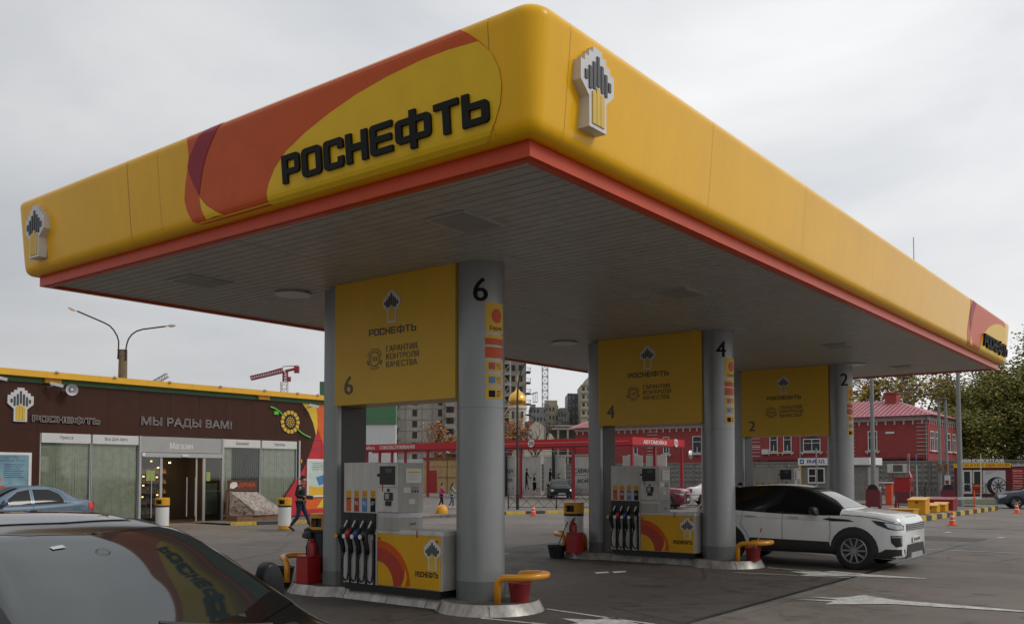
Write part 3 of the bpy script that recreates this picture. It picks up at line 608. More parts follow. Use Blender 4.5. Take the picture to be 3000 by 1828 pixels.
def stick(name, label, p, q_, mt, mt2): 
    t = thing(name, label, 'brush', p); q = MB(); q.tube([p, q_], .010, 6); q.build('handle', mt, t); q = MB(); d = Vector(q_)-Vector(p); q.tube([Vector(q_)-d*.15, q_], .014, 6); q.build('grip', mt2, t); return t
stick('squeegee', 'black squeegee standing in the black bucket by the middle island', (10.03,6.85,.03), (10.1,6.52,.80), 'black_plastic', 'rubber')
stick('squeegee', 'squeegee with a red grip standing in the red bucket of the middle island', (CX[1]-.1,2.46,.2), (CX[1]+.05,2.33,.78), 'silver', 'red')
def sandbox(loc, label):
    t = thing('fire_box', label, 'fire box', (0,0,0), 'red fire boxes'); q = MB(); q.box(-.12,-.13,0,.15,.14,.42); bevel(q.build('cabinet', 'red', t), .01); q = MB(); q.box(-.13,-.14,.42,.16,.15,.432); q.build('lid', 'red', t); t.location = loc
sandbox((2.78,6.42,.149), 'bright red box at the foot of the nearest rear pillar'); sandbox((10.02,6.28,.149), 'red box at the foot of the middle rear pillar')
def extinguisher(loc, label):
    t = thing('fire_extinguisher', label, 'fire extinguisher', (0,0,0), 'fire extinguishers'); q = MB(); q.lathe([(0,0),(.085,0),(.09,.02),(.09,.40),(.07,.46),(.03,.49),(.03,.53),(0,.53)], (0,0,0), 20); q.build('cylinder', 'red', t, smooth=True)
    q = MB(); q.bar((-.02,0,.54),(.10,0,.58),.02); q.bar((-.02,0,.545),(.09,0,.53),.015); q.tube([(.02,0,.52),(-.08,0,.50),(-.12,0,.40),(-.11,0,.2)], .012, 6); q.build('valve_and_hose', 'rubber', t); t.location = loc
extinguisher((3.0,6.58,.30), 'red extinguisher behind the red box of the nearest island'); extinguisher((10.28,6.50,.30), 'red extinguisher behind the red box of the middle island')
def litter_bin(loc, label, rz=0, dark=False):
    t = thing('litter_bin', label, 'litter bin', (0,0,0), 'yellow-topped litter bins')
    q = MB(); q.lathe([(.0,.02),(.215,.02),(.215,.14),(.217,.141)], (0,0,0), 28); q.build('foot_band', 'bin_yellow', t, smooth=True)
    q = MB(); q.lathe([(.215,.141),(.215,.76)], (0,0,0), 28); q.build('body', 'white' if not dark else 'black_plastic', t, smooth=True)
    q = MB(); q.lathe([(.215,.76),(.225,.77),(.228,.80),(.225,.82)], (0,0,0), 28); q.build('bag', 'black_plastic', t, smooth=True)
    q = MB(); n_ = 28                                    # hood with a window cut through the drum
    for z0, z1, full in ((.82,.86,1),(.86,1.0,0),(1.0,1.06,1)):
        if full: q.lathe([(.232,z0),(.232,z1)], (0,0,0), n_)
        else:
            q.lathe([(.232,z0),(.232,z1)], (0,0,0), 10, a0=math.radians(0), a1=math.radians(125)); q.lathe([(.232,z0),(.232,z1)], (0,0,0), 10, a0=math.radians(180), a1=math.radians(305))
    q.lathe([(.232,1.06),(.225,1.07),(0,1.075)], (0,0,0), n_); q.lathe([(.232,.855),(0,.855)], (0,0,0), n_); q.build('hood', 'bin_yellow', t, smooth=True)
    q = MB(); q.lathe([(.15,.84),(.15,1.06)], (0,0,0), 12); q.build('liner', 'black_plastic', t)
    t.location = loc; t.rotation_euler = (0,0,rz); return t
litter_bin((3.24,6.56,.149), 'yellow-topped litter bin beside the nearest rear pillar', .6, True)
litter_bin((CX[1]-.1,6.70,.149), 'yellow-topped litter bin beside the middle rear pillar', .6)
litter_bin((10.52,23.3,0), 'yellow-topped litter bin in front of the shop door', .9)
litter_bin((13.0,20.0,0), 'yellow-topped litter bin behind the walking man', .9)
# ================================================================== SHOP
m('shop_brown', (0.058, 0.020, 0.012), rough=.5, var=.12, vs=1.2, spec=.2, dirt=.1)
m('shop_green', (0.06, 0.17, 0.08), rough=.5, var=.1)
m('shop_yellow', (0.80, 0.42, 0.02), rough=.4, var=.05)
m('blind', (0.66, 0.67, 0.58), rough=.8, var=.15, vs=5, dirt=.15)
m('frame_grey', (0.42, 0.43, 0.43), rough=.4, metal=.2, var=.05)
m('sign_grey', (0.36, 0.36, 0.35), rough=.45, var=.04)
m('sign_white', (0.62, 0.62, 0.60), rough=.45, var=.04)
m('dark_inside', (0.035, 0.028, 0.02), rough=.8)
m('shelf', (0.26, 0.17, 0.10), rough=.7, var=.5, vs=9)
m('warm_lamp', (1.0, .62, .3), emit=6)
m('light_green', (0.13, 0.5, 0.07), rough=.4); m('wood', (0.19, 0.10, 0.05), rough=.8, var=.4, vs=14); m('film', (0.30, 0.25, 0.21), rough=.16, var=.5, vs=7, bump=1.0, bs=9)
def glass_mat(name, tint, k=.12):
    mm = bpy.data.materials.new(name); mm.use_nodes = True; t = mm.node_tree; t.nodes.clear()
    tr = N(t, 'ShaderNodeBsdfTransparent', Color=(*tint, 1)); gl = N(t, 'ShaderNodeBsdfGlossy', Roughness=.03); fr = N(t, 'ShaderNodeFresnel', IOR=1.45)
    ad = N(t, 'ShaderNodeMath', operation='ADD'); t.links.new(fr.outputs[0], ad.inputs[0]); ad.inputs[1].default_value = k-.04
    mx_ = t.nodes.new('ShaderNodeMixShader'); t.links.new(ad.outputs[0], mx_.inputs[0]); t.links.new(tr.outputs[0], mx_.inputs[1]); t.links.new(gl.outputs[0], mx_.inputs[2])
    o = t.nodes.new('ShaderNodeOutputMaterial'); t.links.new(mx_.outputs[0], o.inputs[0]); MT[name] = mm
glass_mat('glass', (.90,.93,.90), .05); glass_mat('glass_dark', (.60,.64,.62), .08)
Y = 26.5; x0, x1 = -3.0, 22.2
shop = thing('shop', 'low brown shop with a yellow roof edge, window blinds and a glass door', 'shop', (7, Y, 0))
q = MB()
q.box(x0, Y, 0, 7.92, Y+.3, 4.93); q.box(18.78, Y, 0, x1, Y+.3, 4.93); q.box(7.92, Y, 3.27, 18.78, Y+.3, 4.93); q.box(7.92, Y, 0, 11.5, Y+.3, .18); q.box(15.05, Y, 0, 18.78, Y+.3, .18)
q.box(x1-.3, Y+.3, 0, x1, Y+13, 4.93); q.box(x0, Y+.3, 0, x0+.3, Y+13, 4.93); q.box(x0, Y+13, 0, x1, Y+13.3, 4.93); q.build('wall', 'shop_brown', shop)
q = MB()
for k in range(-6, 12):
    x = 7.83+1.226*k
    if x0 < x < x1: q.box(x-.009, Y-.004, 3.36 if 7.9 < x < 18.8 else .1, x+.009, Y-.001, 4.92)
q.box(x0, Y-.004, 3.33, 7.9, Y-.001, 3.35); q.box(18.8, Y-.004, 3.33, x1, Y-.001, 3.35); q.build('panel_joints', 'soffit_gap', shop)
q = MB(); q.box(x0, Y-.03, 4.93, x1, Y+13.3, 5.10); q.build('green_band', 'shop_green', shop)
q = MB(); q.box(x0, Y-.30, 5.10, x1, Y+13.3, 5.31)
for x in (8.0, 16.65): q.box(x, Y-.12, 4.95, x+.55, Y-.031, 5.10)
rf = q.build('roof_edge', 'shop_yellow', shop)
q = MB()
x = x0
while x < x1: q.box(x-.01, Y-.306, 5.10, x+.01, Y-.301, 5.31); x += 1.83
q.build('edge_joints', 'panel_yellow', shop)
for k, x in enumerate((8.3, 10.35, 12.5, 14.7, 16.8, 18.5, 19.6)):
    q = MB(); q.lathe([(0,0),(.07,0),(.07,.05),(0,.08)], (x, Y-.34, 5.30), 12); q.build('roof_lamp', 'white', shop, smooth=True)
# windows: (x from, x to, sign text)
q = MB(); q.box(7.92, Y+2.6, .05, 18.78, Y+2.7, 3.26); q.box(7.92, Y+.3, 3.15, 18.78, Y+2.6, 3.2); q.box(7.92, Y+.3, .01, 18.78, Y+2.6, .03); q.box(11.4, Y+.3, .03, 11.44, Y+2.6, 3.15); q.box(15.12, Y+.3, .03, 15.16, Y+2.6, 3.15); q.build('interior', 'dark_inside', shop)
wins = [(7.97, 9.66, 'Пресса'), (9.74, 11.46, 'Все Для Авто'), (15.10, 16.84, 'Банкомат'), (16.92, 18.72, 'Напитки')]
for a, b, s_ in wins:
    q = MB(); q.box(a-.05, Y+.03, .18, a, Y+.12, 3.27); q.box(b, Y+.03, .18, b+.05, Y+.12, 3.27); q.box(a, Y+.03, .18, b, Y+.12, .24); wf = q.build('window', 'frame_grey', shop)
    q = MB(); q.box(a, Y+.06, .24, b, Y+.07, 2.93); q.build('pane', 'glass', wf)
    q = MB(); q.box(a, Y-.01, 2.935, b, Y+.03, 3.26); sg = q.build('sign_board', 'sign_white', wf)
    w_ = {'Пресса': .45, 'Все Для Авто': .85, 'Банкомат': .62, 'Напитки': .52}[s_]; c = (a+b)/2
    q = MB(); q.sheet(text(s_, (c-w_/2, 3.04, c+w_/2, 3.18)), fY(Y-.013)); q.build('lettering', 'letter_black', shop)
    q = MB(); n = int((b-a)/.09)
    for i in range(n):
        x = a+(i+.5)*(b-a)/n; t_ = .16 + .07*sin(i*1.7)
        if s_ == 'Банкомат' and .25 < i/n < .95 : t_ = 1.15
        dx, dy = .051*cos(t_), .051*sin(t_); sl = .0 if s_ != 'Пресса' else (.02*sin(i*.9))
        q.add([(x-dx, Y+.14-dy, .24), (x+dx+sl, Y+.14+dy, .24), (x+dx, Y+.14+dy, 2.95), (x-dx, Y+.14-dy, 2.95)], [(0,1,2,3)])
    q.build('blinds', 'blind', wf)
# entrance
q = MB(); q.box(11.52, Y-.02, 2.68, 15.03, Y+.02, 3.26); q.build('sign_board', 'sign_grey', shop)
q = MB(); q.sheet(text('Магазин', (12.72, 2.82, 13.70, 3.07), bold=.02), fY(Y-.024)); q.build('lettering', 'white', shop)
q = MB(); q.box(11.48, Y-.05, .01, 11.56, Y+.1, 3.27); q.box(14.99, Y-.05, .01, 15.07, Y+.1, 3.27); q.box(11.57, Y-.06, 2.50, 14.98, Y+.1, 2.66); q.box(12.33, Y-.02, .02, 12.41, Y+.04, 2.5); q.box(14.17, Y-.02, .02, 14.26, Y+.04, 2.5); dr = q.build('door_frame', 'frame_grey', shop)
q = MB(); q.box(13.2, Y-.10, 2.53, 13.45, Y-.061, 2.60); q.box(11.57,Y-.1,2.53,11.68,Y-.061,2.66); q.build('door_sensor', 'white', dr)
q = MB(); q.box(11.57, Y, .03, 12.32, Y+.01, 2.49); q.build('pane', 'glass_dark', dr); q = MB(); q.box(14.27, Y, .03, 14.98, Y+.01, 2.49); q.build('pane', 'glass_dark', dr)
for x in (12.42, 13.9):
    q = MB(); a_ = .5; q.box(x, Y+.05, .03, x+.05, Y+.09, 2.49); d = q.build('door_leaf', 'frame_grey', dr)
for x in (11.98, 13.45, 13.82):
    q = MB(); q.tube([(x, Y-.03, .25), (x, Y-.03, 1.75)], .02, 8); q.build('door_handle', 'silver', dr)
q = MB(); q.box(11.78, Y-.012, 1.62, 12.12, Y-.006, 2.0); q.box(14.30, Y-.012, 1.60, 14.48, Y-.006, 1.95); q.build('notice', mat('notice_green', (.30,.36,.10), rough=.7), dr)
q = MB()
for z in (.3, .7, 1.1, 1.5, 1.9):
    q.box(12.6, Y+2.1, z, 13.9, Y+2.5, z+.03)
    for i in range(13): q.box(12.62+.1*i, Y+2.15, z+.03, 12.62+.1*i+.06, Y+2.3, z+.03+.12+.1*((i*7) % 3)/3)
q.build('shelves', 'shelf', shop)
for x, z in ((12.78,1.75),(13.35,1.72),(12.78,1.4),(12.76,.95),(13.38,1.02),(13.4,2.1),(13.9,2.3),(13.1,2.35)): q = MB(); q.lathe([(0,0),(.04,.0),(.04,.05),(0,.05)], (x, Y+1.9, z), 8); q.build('shelf_lamp', 'warm_lamp', shop)
q = MB(); q.box(12.45, Y+.6, 2.9, 14.1, Y+1.6, 2.95); q.build('interior_lamp', mat('dim_lamp', (1,.7,.4), emit=9.0), shop)
q = MB()
random.seed(3)
for i in range(26):
    a = random.random()*6.28; r_ = random.random()*.2; q.lathe([(0,-.05),(.05,0),(0,.05)], (11.78+r_*cos(a), Y+.25+r_*.5*sin(a), .55+random.random()*.45), 6)
q.build('plant', mat('pale_leaf', (.25,.30,.2), rough=.7, var=.4), shop)
q = MB(); q.box(14.3, Y+.15, .3, 14.9, Y+.2, 1.5); q.build('notice_board', 'blind', shop)
# lettering and emblem on the facade
q = MB(); emblem(q, lambda a, b, c: (7.24+a, Y-.001-c, 3.60+b), 1.12, .07); q.build('emblem', EMB, shop)
q = MB(); q.sheet(logo((7.62,3.625,9.95,3.83), .05), fY(Y-.004)); lt = q.build('lettering', 'shop_brown', shop)
def outline_text(shp, f, r=.009):
    """bright edge line round every letter: the tube follows the outline"""
    vs, fs = shp; ed = {}
    for F_ in fs:
        for i in range(len(F_)):
            k = tuple(sorted((F_[i], F_[(i+1) % len(F_)]))); ed[k] = ed.get(k, 0)+1
    q = MB()
    for (a, b), n_ in ed.items():
        if n_ == 1:
            p = Vector(f(vs[a][0], vs[a][1], .005)); w2 = Vector(f(vs[b][0], vs[b][1], .005))
            if (p-w2).length > .004: q.bar(p, w2, r*2, .01)
    return q
# (silvery edges of the built-up letters)
outline_text(logo((7.62,3.625,9.95,3.83)), fY(Y-.056), .011).build('letter_edge', 'silver', lt)
sh = text('МЫ РАДЫ ВАМ!', (11.55,3.62,15.42,3.98), res=2)
q = MB(); q.sheet(sh, fY(Y-.03)); lt = q.build('lettering', 'shop_brown', shop)
outline_text(sh, fY(Y-.03), .012).build('letter_edge', 'silver', lt)
# sunflower
sf = thing('flower_sign', 'yellow sunflower emblem with a green stem high on the brown shop wall', 'sign', (18.33, Y, 4.08))
q = MB()
for k in range(14):
    a = 2*PI*k/14; u = Vector((cos(a), sin(a))); v = Vector((-sin(a), cos(a)))
    pts_ = [u*.33-v*.055, u*.47-v*.085, u*.50, u*.47+v*.085, u*.33+v*.055]; q.prism([(p.x, p.y) for p in pts_], fY(Y-.002, 18.33, 4.08), .05)
q.build('petals', 'emblem_yellow', sf)
q = MB(); q.prism(ell(0,0,.30,.30,24), fY(Y-.002, 18.33, 4.08), .045); q.build('seed_disc', 'pump_black', sf)
q = MB()
for r_, n_ in ((0,1),(.10,7),(.19,12)):
    for k in range(n_): q.prism(ell(r_*cos(2*PI*k/n_), r_*sin(2*PI*k/n_), .032, .032, 8), fY(Y-.048, 18.33, 4.08), .01)
q.build('seeds', 'emblem_yellow', sf)
q = MB(); q.tube([(17.28,Y-.04,4.67),(17.5,Y-.04,4.62),(17.75,Y-.04,4.5),(17.92,Y-.04,4.36)], .04, 8); q.tube([(18.70,Y-.04,3.80),(18.95,Y-.04,3.62),(19.2,Y-.04,3.52),(19.42,Y-.04,3.46)], .04, 8); q.prism([(-.85,.28),(-.62,.28),(-.62,.42),(-.85,.42)], fY(Y-.002,18.33,4.08), .06); q.build('stem', 'light_green', sf, smooth=True)
# coloured corner graphic
def deco(pts_, mt, o): q = MB(); q.add([(a, Y-o, b) for a, b in pts_], [tuple(range(len(pts_)))]); return q.build('corner_graphic', mt, shop)
m('deco_red', (.50,.02,.03), rough=.4); m('deco_orange', (.72,.12,.01), rough=.4); m('deco_lemon', (.72,.50,.03), rough=.4)
deco([(19.0,4.92),(22.2,4.92),(22.2,.1),(18.1,.1),(18.15,.95),(18.6,1.5),(19.1,2.1),(19.5,2.9),(19.75,3.6),(19.6,4.1),(19.35,4.55)], 'deco_red', .003)
deco([(19.0,4.92),(19.35,4.55),(19.6,4.1),(19.78,3.55),(19.85,3.9),(19.84,4.4),(19.75,4.92)], 'deco_lemon', .005)
deco([(19.75,4.92),(19.84,4.4),(19.86,3.9),(20.6,2.2),(22.2,3.0),(22.2,4.92)], 'deco_orange', .006)
deco([(18.75,.35),(22.2,.35),(22.2,2.2),(20.3,1.75),(19.4,1.3)], 'deco_orange', .006)
deco([(18.85,.1),(20.3,.1),(20.3,.35),(18.85,.35)], 'deco_red', .008)
deco([(19.85,.4),(20.6,.4),(20.6,1.0),(20.3,.95)], 'deco_lemon', .009)
def poster(xa, za, xb, zb, label):
    t = thing('poster_frame', label, 'poster', (xa, Y, za), 'framed advertising posters'); q = MB(); q.box(xa, Y-.07, za, xb, Y-.012, zb); q.build('frame', 'white', t); return t
t = poster(5.6, .95, 7.63, 2.58, 'framed pale blue poster on the left end of the shop wall')
q = MB(); q.sheet(poly([(5.68,1.03),(7.54,1.03),(7.54,2.5),(5.68,2.5)]), fY(Y-.072)); pr = q.build('print', mat('poster_blue', (.22,.38,.46), rough=.3, var=.35, vs=1.3), t)
q = MB(); q.sheet(text('КОНТРОЛЬ КАЧЕСТВА', (6.0,2.38,7.2,2.46)), fY(Y-.074)); q.sheet(text('И НАДЕЖНЫЕ РУКИ', (6.3,2.27,7.42,2.35)), fY(Y-.074))
for k in range(7): q.sheet(poly([(6.75,2.17-.07*k),(7.38-.05*(k%3),2.17-.07*k),(7.38-.05*(k%3),2.19-.07*k),(6.75,2.19-.07*k)]), fY(Y-.074))
q.build('lettering', mat('navy', (.02,.05,.15), rough=.4), pr)
q = MB(); q.sheet(poly([(5.68,1.03),(7.2,1.03),(7.1,1.42),(6.7,1.5),(6.4,1.38),(5.68,1.45)]), fY(Y-.0735)); q.build('print_shape', 'graphic_orange', pr)
q = MB(); q.sheet(poly([(6.35,1.40),(6.6,1.45),(6.72,1.7),(6.62,1.85),(6.45,1.78),(6.3,1.55)]), fY(Y-.0745)); q.build('print_shape', mat('skin_print', (.45,.28,.2)), pr)
t = poster(19.25, .87, 21.2, 2.52, 'framed pale green poster at the coloured right end of the shop wall')
q = MB(); q.sheet(poly([(19.33,.95),(21.12,.95),(21.12,2.44),(19.33,2.44)]), fY(Y-.072)); pr = q.build('print', mat('poster_green', (.52,.62,.56), rough=.3, var=.1), t)
q = MB(); q.sheet(poly([(19.33,.95),(21.12,.95),(21.12,1.40),(20.3,1.34),(19.8,1.30),(19.33,1.36)]), fY(Y-.0735)); q.build('print_shape', 'panel_yellow', pr)
q = MB(); q.sheet(poly([(19.72,1.72),(20.4,1.9),(20.55,1.55),(19.9,1.36)]), fY(Y-.0735)); q.build('print_shape', 'fuel_blue', pr)
q = MB()
for k, s_ in enumerate(('Оформляйте карту','и получайте','приятные выгоды','для всей семьи')): q.sheet(text(s_, (19.5,2.30-.09*k,20.3-.06*(k%2),2.36-.09*k)), fY(Y-.074))
q.build('lettering', 'letter_black', pr)
# cameras and horn
def camera_box(x, y, z, dx, label):
    t = thing('security_camera', label, 'security camera', (x,y,z), 'white wall cameras'); q = MB(); q.bar((x,y,z),(x+dx*.30,y-.28,z-.10),.10,.10); q.build('housing', 'white', t); q = MB(); q.tube([(x,y+.2,z-.12),(x+dx*.02,y-.05,z-.1),(x+dx*.05,y-.07,z-.03)], .025, 6); q.build('bracket', 'silver', t)
    q = MB(); q.bar((x+dx*.30,y-.28,z-.10),(x+dx*.31,y-.29,z-.103),.08,.08); q.build('lens', 'pump_black', t)
camera_box(8.12, Y-.25, 4.93, 1, 'white camera beside the horn loudspeaker on the shop wall'); camera_box(19.2, Y-.25, 4.86, 1, 'white camera at the coloured corner of the shop, above the sunflower')
camera_box(6.3, Y-.3, 5.0, 1, 'white camera at the far left edge of the shop roof')
t = thing('loudspeaker', 'grey horn loudspeaker on the brown shop wall under the roof edge', 'loudspeaker', (8.7, Y-.1, 4.74))
q = MB(); q.T = Matrix.Translation((8.75, Y-.45, 4.74)) @ Euler((math.radians(90), 0, math.radians(-15))).to_matrix().to_4x4()
q.lathe([(.20,0),(.19,-.02),(.12,-.10),(.06,-.20),(.05,-.32),(0,-.34)], (0,0,0), 20); q.lathe([(0,-.03),(.05,-.05),(.03,-.12),(.0,-.15)], (0,0,0), 12); q.build('horn', 'silver_light', t, smooth=True)
q = MB(); q.bar((8.62,Y-.02,4.74),(8.68,Y-.25,4.74),.05); q.build('bracket', 'silver', t)
q = MB(); q.box(18.86, Y-.10, 2.35, 18.94, Y-.02, 2.50); tag(q.build('call_box', 'bin_yellow'), 'tiny yellow box on the window post at the right end of the shop', 'box')
q = MB(); q.box(18.80, Y-.07, .15, 18.87, Y-.005, 3.30); q.build('downpipe', 'silver', shop)
# firewood stand
t = thing('firewood_stand', 'wooden stand of bagged firewood under clear film by the shop window', 'display stand', (15.6, 25.2, 0))
q = MB(); q.box(14.62,24.9,.02,16.70,25.75,.14); q.box(14.66,24.94,.14,16.66,25.7,.24); q.box(14.62,25.55,.14,14.72,25.65,1.25); q.box(15.86,25.55,.14,15.96,25.65,1.25); q.build('pallet', 'wood', t)
q = MB(); q.prism([(14.63,1.22),(15.97,1.20),(15.98,1.60),(14.62,1.64)], fY(25.55), .05); sb = q.build('sign_board', mat('sign_brown', (.10,.03,.015), rough=.5), t)
q = MB(); q.sheet(text('ДРОВА', (15.10,1.34,15.88,1.52), bold=.03), fY(25.495)); q.build('lettering', 'graphic_orange', sb)
q = MB(); q.sheet(poly([(14.7,1.32),(14.85,1.30),(15.05,1.40),(15.0,1.55),(14.8,1.56),(14.7,1.48)]), fY(25.495)); q.build('print_shape', 'blind', sb)
q = MB(); q.add([(14.7,25.5,1.18),(15.95,25.5,1.16),(16.68,24.95,.50),(15.35,24.85,.46),(16.62,24.9,.26),(15.4,24.86,.26),(14.68,25.5,.3),(14.72,25.35,.8),(16.68,25.6,.3)], [(0,1,2,3),(3,2,4,5),(0,3,5,6),(1,8,4,2)])
bmx = q.build('film_cover', 'film', t)
q = MB(); random.seed(5)
for i in range(120):
    x = 14.72+random.random()*.95+(random.random()*.9); z = .28+random.random()*.55; y = 25.05+random.random()*.4
    if x < 16.6 and (x < 15.4 or z < .5): q.tube([(x-.12,y,z),(x+.12,y+.02,z+.02)], .03, 5)
q.build('logs', 'wood', t)

# ================================================================== CARS
m('car_white', (0.80, 0.81, 0.81), rough=.28, var=.03, coat=.8, dirt=.10); m('car_black', (0.005, 0.0052, 0.0058), rough=.22, var=.2, coat=.3, spec=.35); m('car_dull_black', (.006,.006,.007), rough=.45, coat=.1, spec=.3)
m('car_blue', (0.10, 0.155, 0.22), rough=.3, var=.06, coat=.7, metal=.3, dirt=.12); m('car_red', (0.16, 0.012, 0.025), rough=.3, coat=.8, metal=.2); m('car_navy', (0.02, 0.035, 0.07), rough=.3, coat=.8)
m('car_silver', (0.40, 0.42, 0.43), rough=.3, coat=.7, metal=.3); m('window', (0.008, 0.009, 0.010), rough=.06, var=.1, spec=.4); m('windscreen', (0.016, 0.024, 0.024), rough=.03, var=.15, spec=.95, coat=.25)
m('tyre', (0.014, 0.014, 0.014), rough=.8, var=.2); m('cladding', (0.022, 0.022, 0.023), rough=.6, var=.15, dirt=.15); m('chrome', (.62,.63,.64), rough=.18, metal=.9)
m('lamp_clear', (.45,.48,.50), rough=.08, metal=.6, var=.3, vs=20); m('lamp_red', (.55,.02,.02), rough=.15); m('alloy', (.36,.36,.37), rough=.3, metal=.7)
def tab(T, s):
    if s <= T[0][0]: return T[0][1]
    for i in range(len(T)-1):
        a, b = T[i], T[i+1]
        if s <= b[0]:
            p0 = T[max(i-1,0)]; p3 = T[min(i+2,len(T)-1)]; u = (s-a[0])/(b[0]-a[0]); h = b[0]-a[0]
            m0 = (b[1]-p0[1])/max(b[0]-p0[0],1e-6)*h; m1 = (p3[1]-a[1])/max(p3[0]-a[0],1e-6)*h; u2_ = u*u; u3 = u2_*u
            return (2*u3-3*u2_+1)*a[1]+(u3-2*u2_+u)*m0+(-2*u3+3*u2_)*b[1]+(u3-u2_)*m1
    return T[-1][1]
class Car:
    def __init__(c, Lc, zt, zb, wb, wr, zs, zroof_lip=.05, rnd=.06):
        c.L = Lc; c.zt, c.zb, c.wb, c.wr, c.zs = zt, zb, wb, wr, zs; c.lip = zroof_lip; c.sub = 5
    def ctrl(c, s):
        zt, zb, wb, wr, zs = (tab(T, s) for T in (c.zt, c.zb, c.wb, c.wr, c.zs)); zb = min(zb, zt-.04); g = zt-zb
        k = min(1, max(0, (g-.10)/.25))         # 0 on the bonnet, 1 in the glasshouse
        lip = .015+c.lip*k
        return [(wb-.12, zs), (wb-.03, zs+.05), (wb+.0, zs+.40*(zb-zs)), (wb-.004, zs+.78*(zb-zs)), (wb-.035, zb-.005), (wb-.035-(wb-.035-wr)*(.14+.2*(1-k)), zb+g*(.22+.25*(1-k))), (wr+.02*k, zt-lip-.09*k*min(1,g)), (wr*.90, zt-lip*.45), (wr*.55, zt-lip*.10), (0, zt)]
    def section(c, s):
        P = c.ctrl(s); out = []
        for i in range(len(P)-1):
            p0, p1, p2, p3 = P[max(i-1,0)], P[i], P[i+1], P[min(i+2,len(P)-1)]
            if i == len(P)-2: p3 = (-p1[0], p1[1])
            for k in range(c.sub):
                u = k/c.sub; out.append(tuple(.5*((2*p1[j])+(-p0[j]+p2[j])*u+(2*p0[j]-5*p1[j]+4*p2[j]-p3[j])*u*u+(-p0[j]+3*p1[j]-3*p2[j]+p3[j])*u**3) for j in (0,1)))
        out.append(P[-1]); return out
    def side(c, s, z):
        S = c.section(min(max(s,.0),c.L)); best = None
        for a, b in zip(S[1:], S[2:]):
            if (a[1]-z)*(b[1]-z) <= 0 and abs(a[1]-b[1]) > 1e-6: return a[0]+(b[0]-a[0])*(z-a[1])/(b[1]-a[1])
        return S[1][0] if z < S[1][1] else S[-4][0]
    def top(c, s, t):
        S = c.section(min(max(s,0),c.L)); t = abs(t)
        for a, b in zip(S[::-1], S[::-1][1:]):
            if a[0] <= t <= b[0]: return a[1]+(b[1]-a[1])*(t-a[0])/max(b[0]-a[0],1e-6)
        return S[0][1]
    def P(c, s, t, z): return (c.L/2-s, t, z)
    def body(c, parent, mats, split=None, n=70):
        """split(s): True where the glasshouse takes the second material"""
        q = MB(); rows = []; ss = [c.L*(.5-.5*cos(PI*k/n)) for k in range(n+1)]
        for s in ss:
            S = c.section(s); full = [(t, z) for t, z in S]+[(-t, z) for t, z in S[-2::-1]]; rows.append([c.P(s, t, z) for t, z in full])
        w_ = len(rows[0]); q.v = [p for r in rows for p in r]; gi = 4*c.sub
        for i in range(n):
            for k in range(w_-1):
                kk = min(k, w_-2-k); q.f.append((i*w_+k, i*w_+k+1, (i+1)*w_+k+1, (i+1)*w_+k)); q.m.append(1 if split and kk >= gi and split(ss[i]) else 0)
        q.f += [tuple(range(w_))[::-1], tuple(n*w_+k for k in range(w_))]; q.m += [0, 0]
        return q.build('body', mats, parent, smooth=True, auto=50)
    def sdecal(c, nm, shp, mt, parent, off=.005, both=(1,-1), d=.06):
        T = tess(shp if isinstance(shp, tuple) else poly(shp), d, d)
        for sg in both: q = MB(); q.sheet(T, lambda a, b, e: c.P(a, sg*(c.side(a, b)+off+e), b)); o = q.build(nm, mt, parent, smooth=True, auto='keep')
        return o
    def tdecal(c, nm, shp, mt, parent, off=.005, d=.07):
        q = MB(); T = tess(shp if isinstance(shp, tuple) else poly(shp), d, d); q.sheet(T, lambda a, b, e: c.P(a, b, c.top(a, b)+off)); return q.build(nm, mt, parent, smooth=True, auto='keep')
    def fdecal(c, nm, pts_, mt, parent, s=-.006, d=.012):
        q = MB()
        for sg in (1,): q.prism(pts_, lambda a, b, e: c.P(s-e, a, b), d)
        return q.build(nm, mt, parent)
    def line(c, nm, pts_, parent, w_=.008, mt='soffit_gap', both=(1,-1)):
        for sg in both:
            q = MB()
            for (a0,b0),(a1,b1) in zip(pts_, pts_[1:]):
                d = Vector((a1-a0, b1-b0)).normalized(); n_ = Vector((-d.y, d.x))*w_/2; T = tess(poly([(a0-n_.x,b0-n_.y),(a1-n_.x,b1-n_.y),(a1+n_.x,b1+n_.y),(a0+n_.x,b0+n_.y)]), .08, .08); q.sheet(T, lambda a, b, e: c.P(a, sg*(c.side(a, b)+.004), b))
            q.build(nm, mt, parent, smooth=True, auto='keep')
def wheel(parent, x, y, R, w_, sg, spokes=9, rim='alloy', cap=True):
    def rot(q): q.v = [(x+a, y+sg*c_, R+b) for a, b, c_ in q.v]; return q
    q = MB(); q.lathe([(R*.62,-w_),(R*.9,-w_),(R,-w_*.85),(R,-w_*.15),(R*.95,-.012),(R*.80,0),(R*.68,-.008),(R*.66,-.02)], (0,0,0), 40); wh = rot(q).build('wheel', 'tyre', parent, smooth=True)
    q = MB(); q.lathe([(R*.68,-.01),(R*.64,-.004),(R*.61,-.02),(R*.6,-.08)], (0,0,0), 36); q.lathe([(0,-.012),(R*.13,-.012),(R*.15,-.04)], (0,0,0), 16)
    for k in range(spokes):
        a = 2*PI*k/spokes
        for da in ((-.11,.11) if spokes < 8 else (0,)):
            u = Vector((cos(a+da),sin(a+da),0)); u0 = Vector((cos(a),sin(a),0)); q.bar(u0*R*.12+Vector((0,0,-.03)), u*R*.63+Vector((0,0,-.022)), .03, R*.085)
    rot(q).build('rim', rim, wh, smooth=True, auto=30)
    q = MB(); q.lathe([(0,-.09),(R*.62,-.09)], (0,0,0), 24); rot(q).build('brake_disc', 'cladding', wh)
    return wh
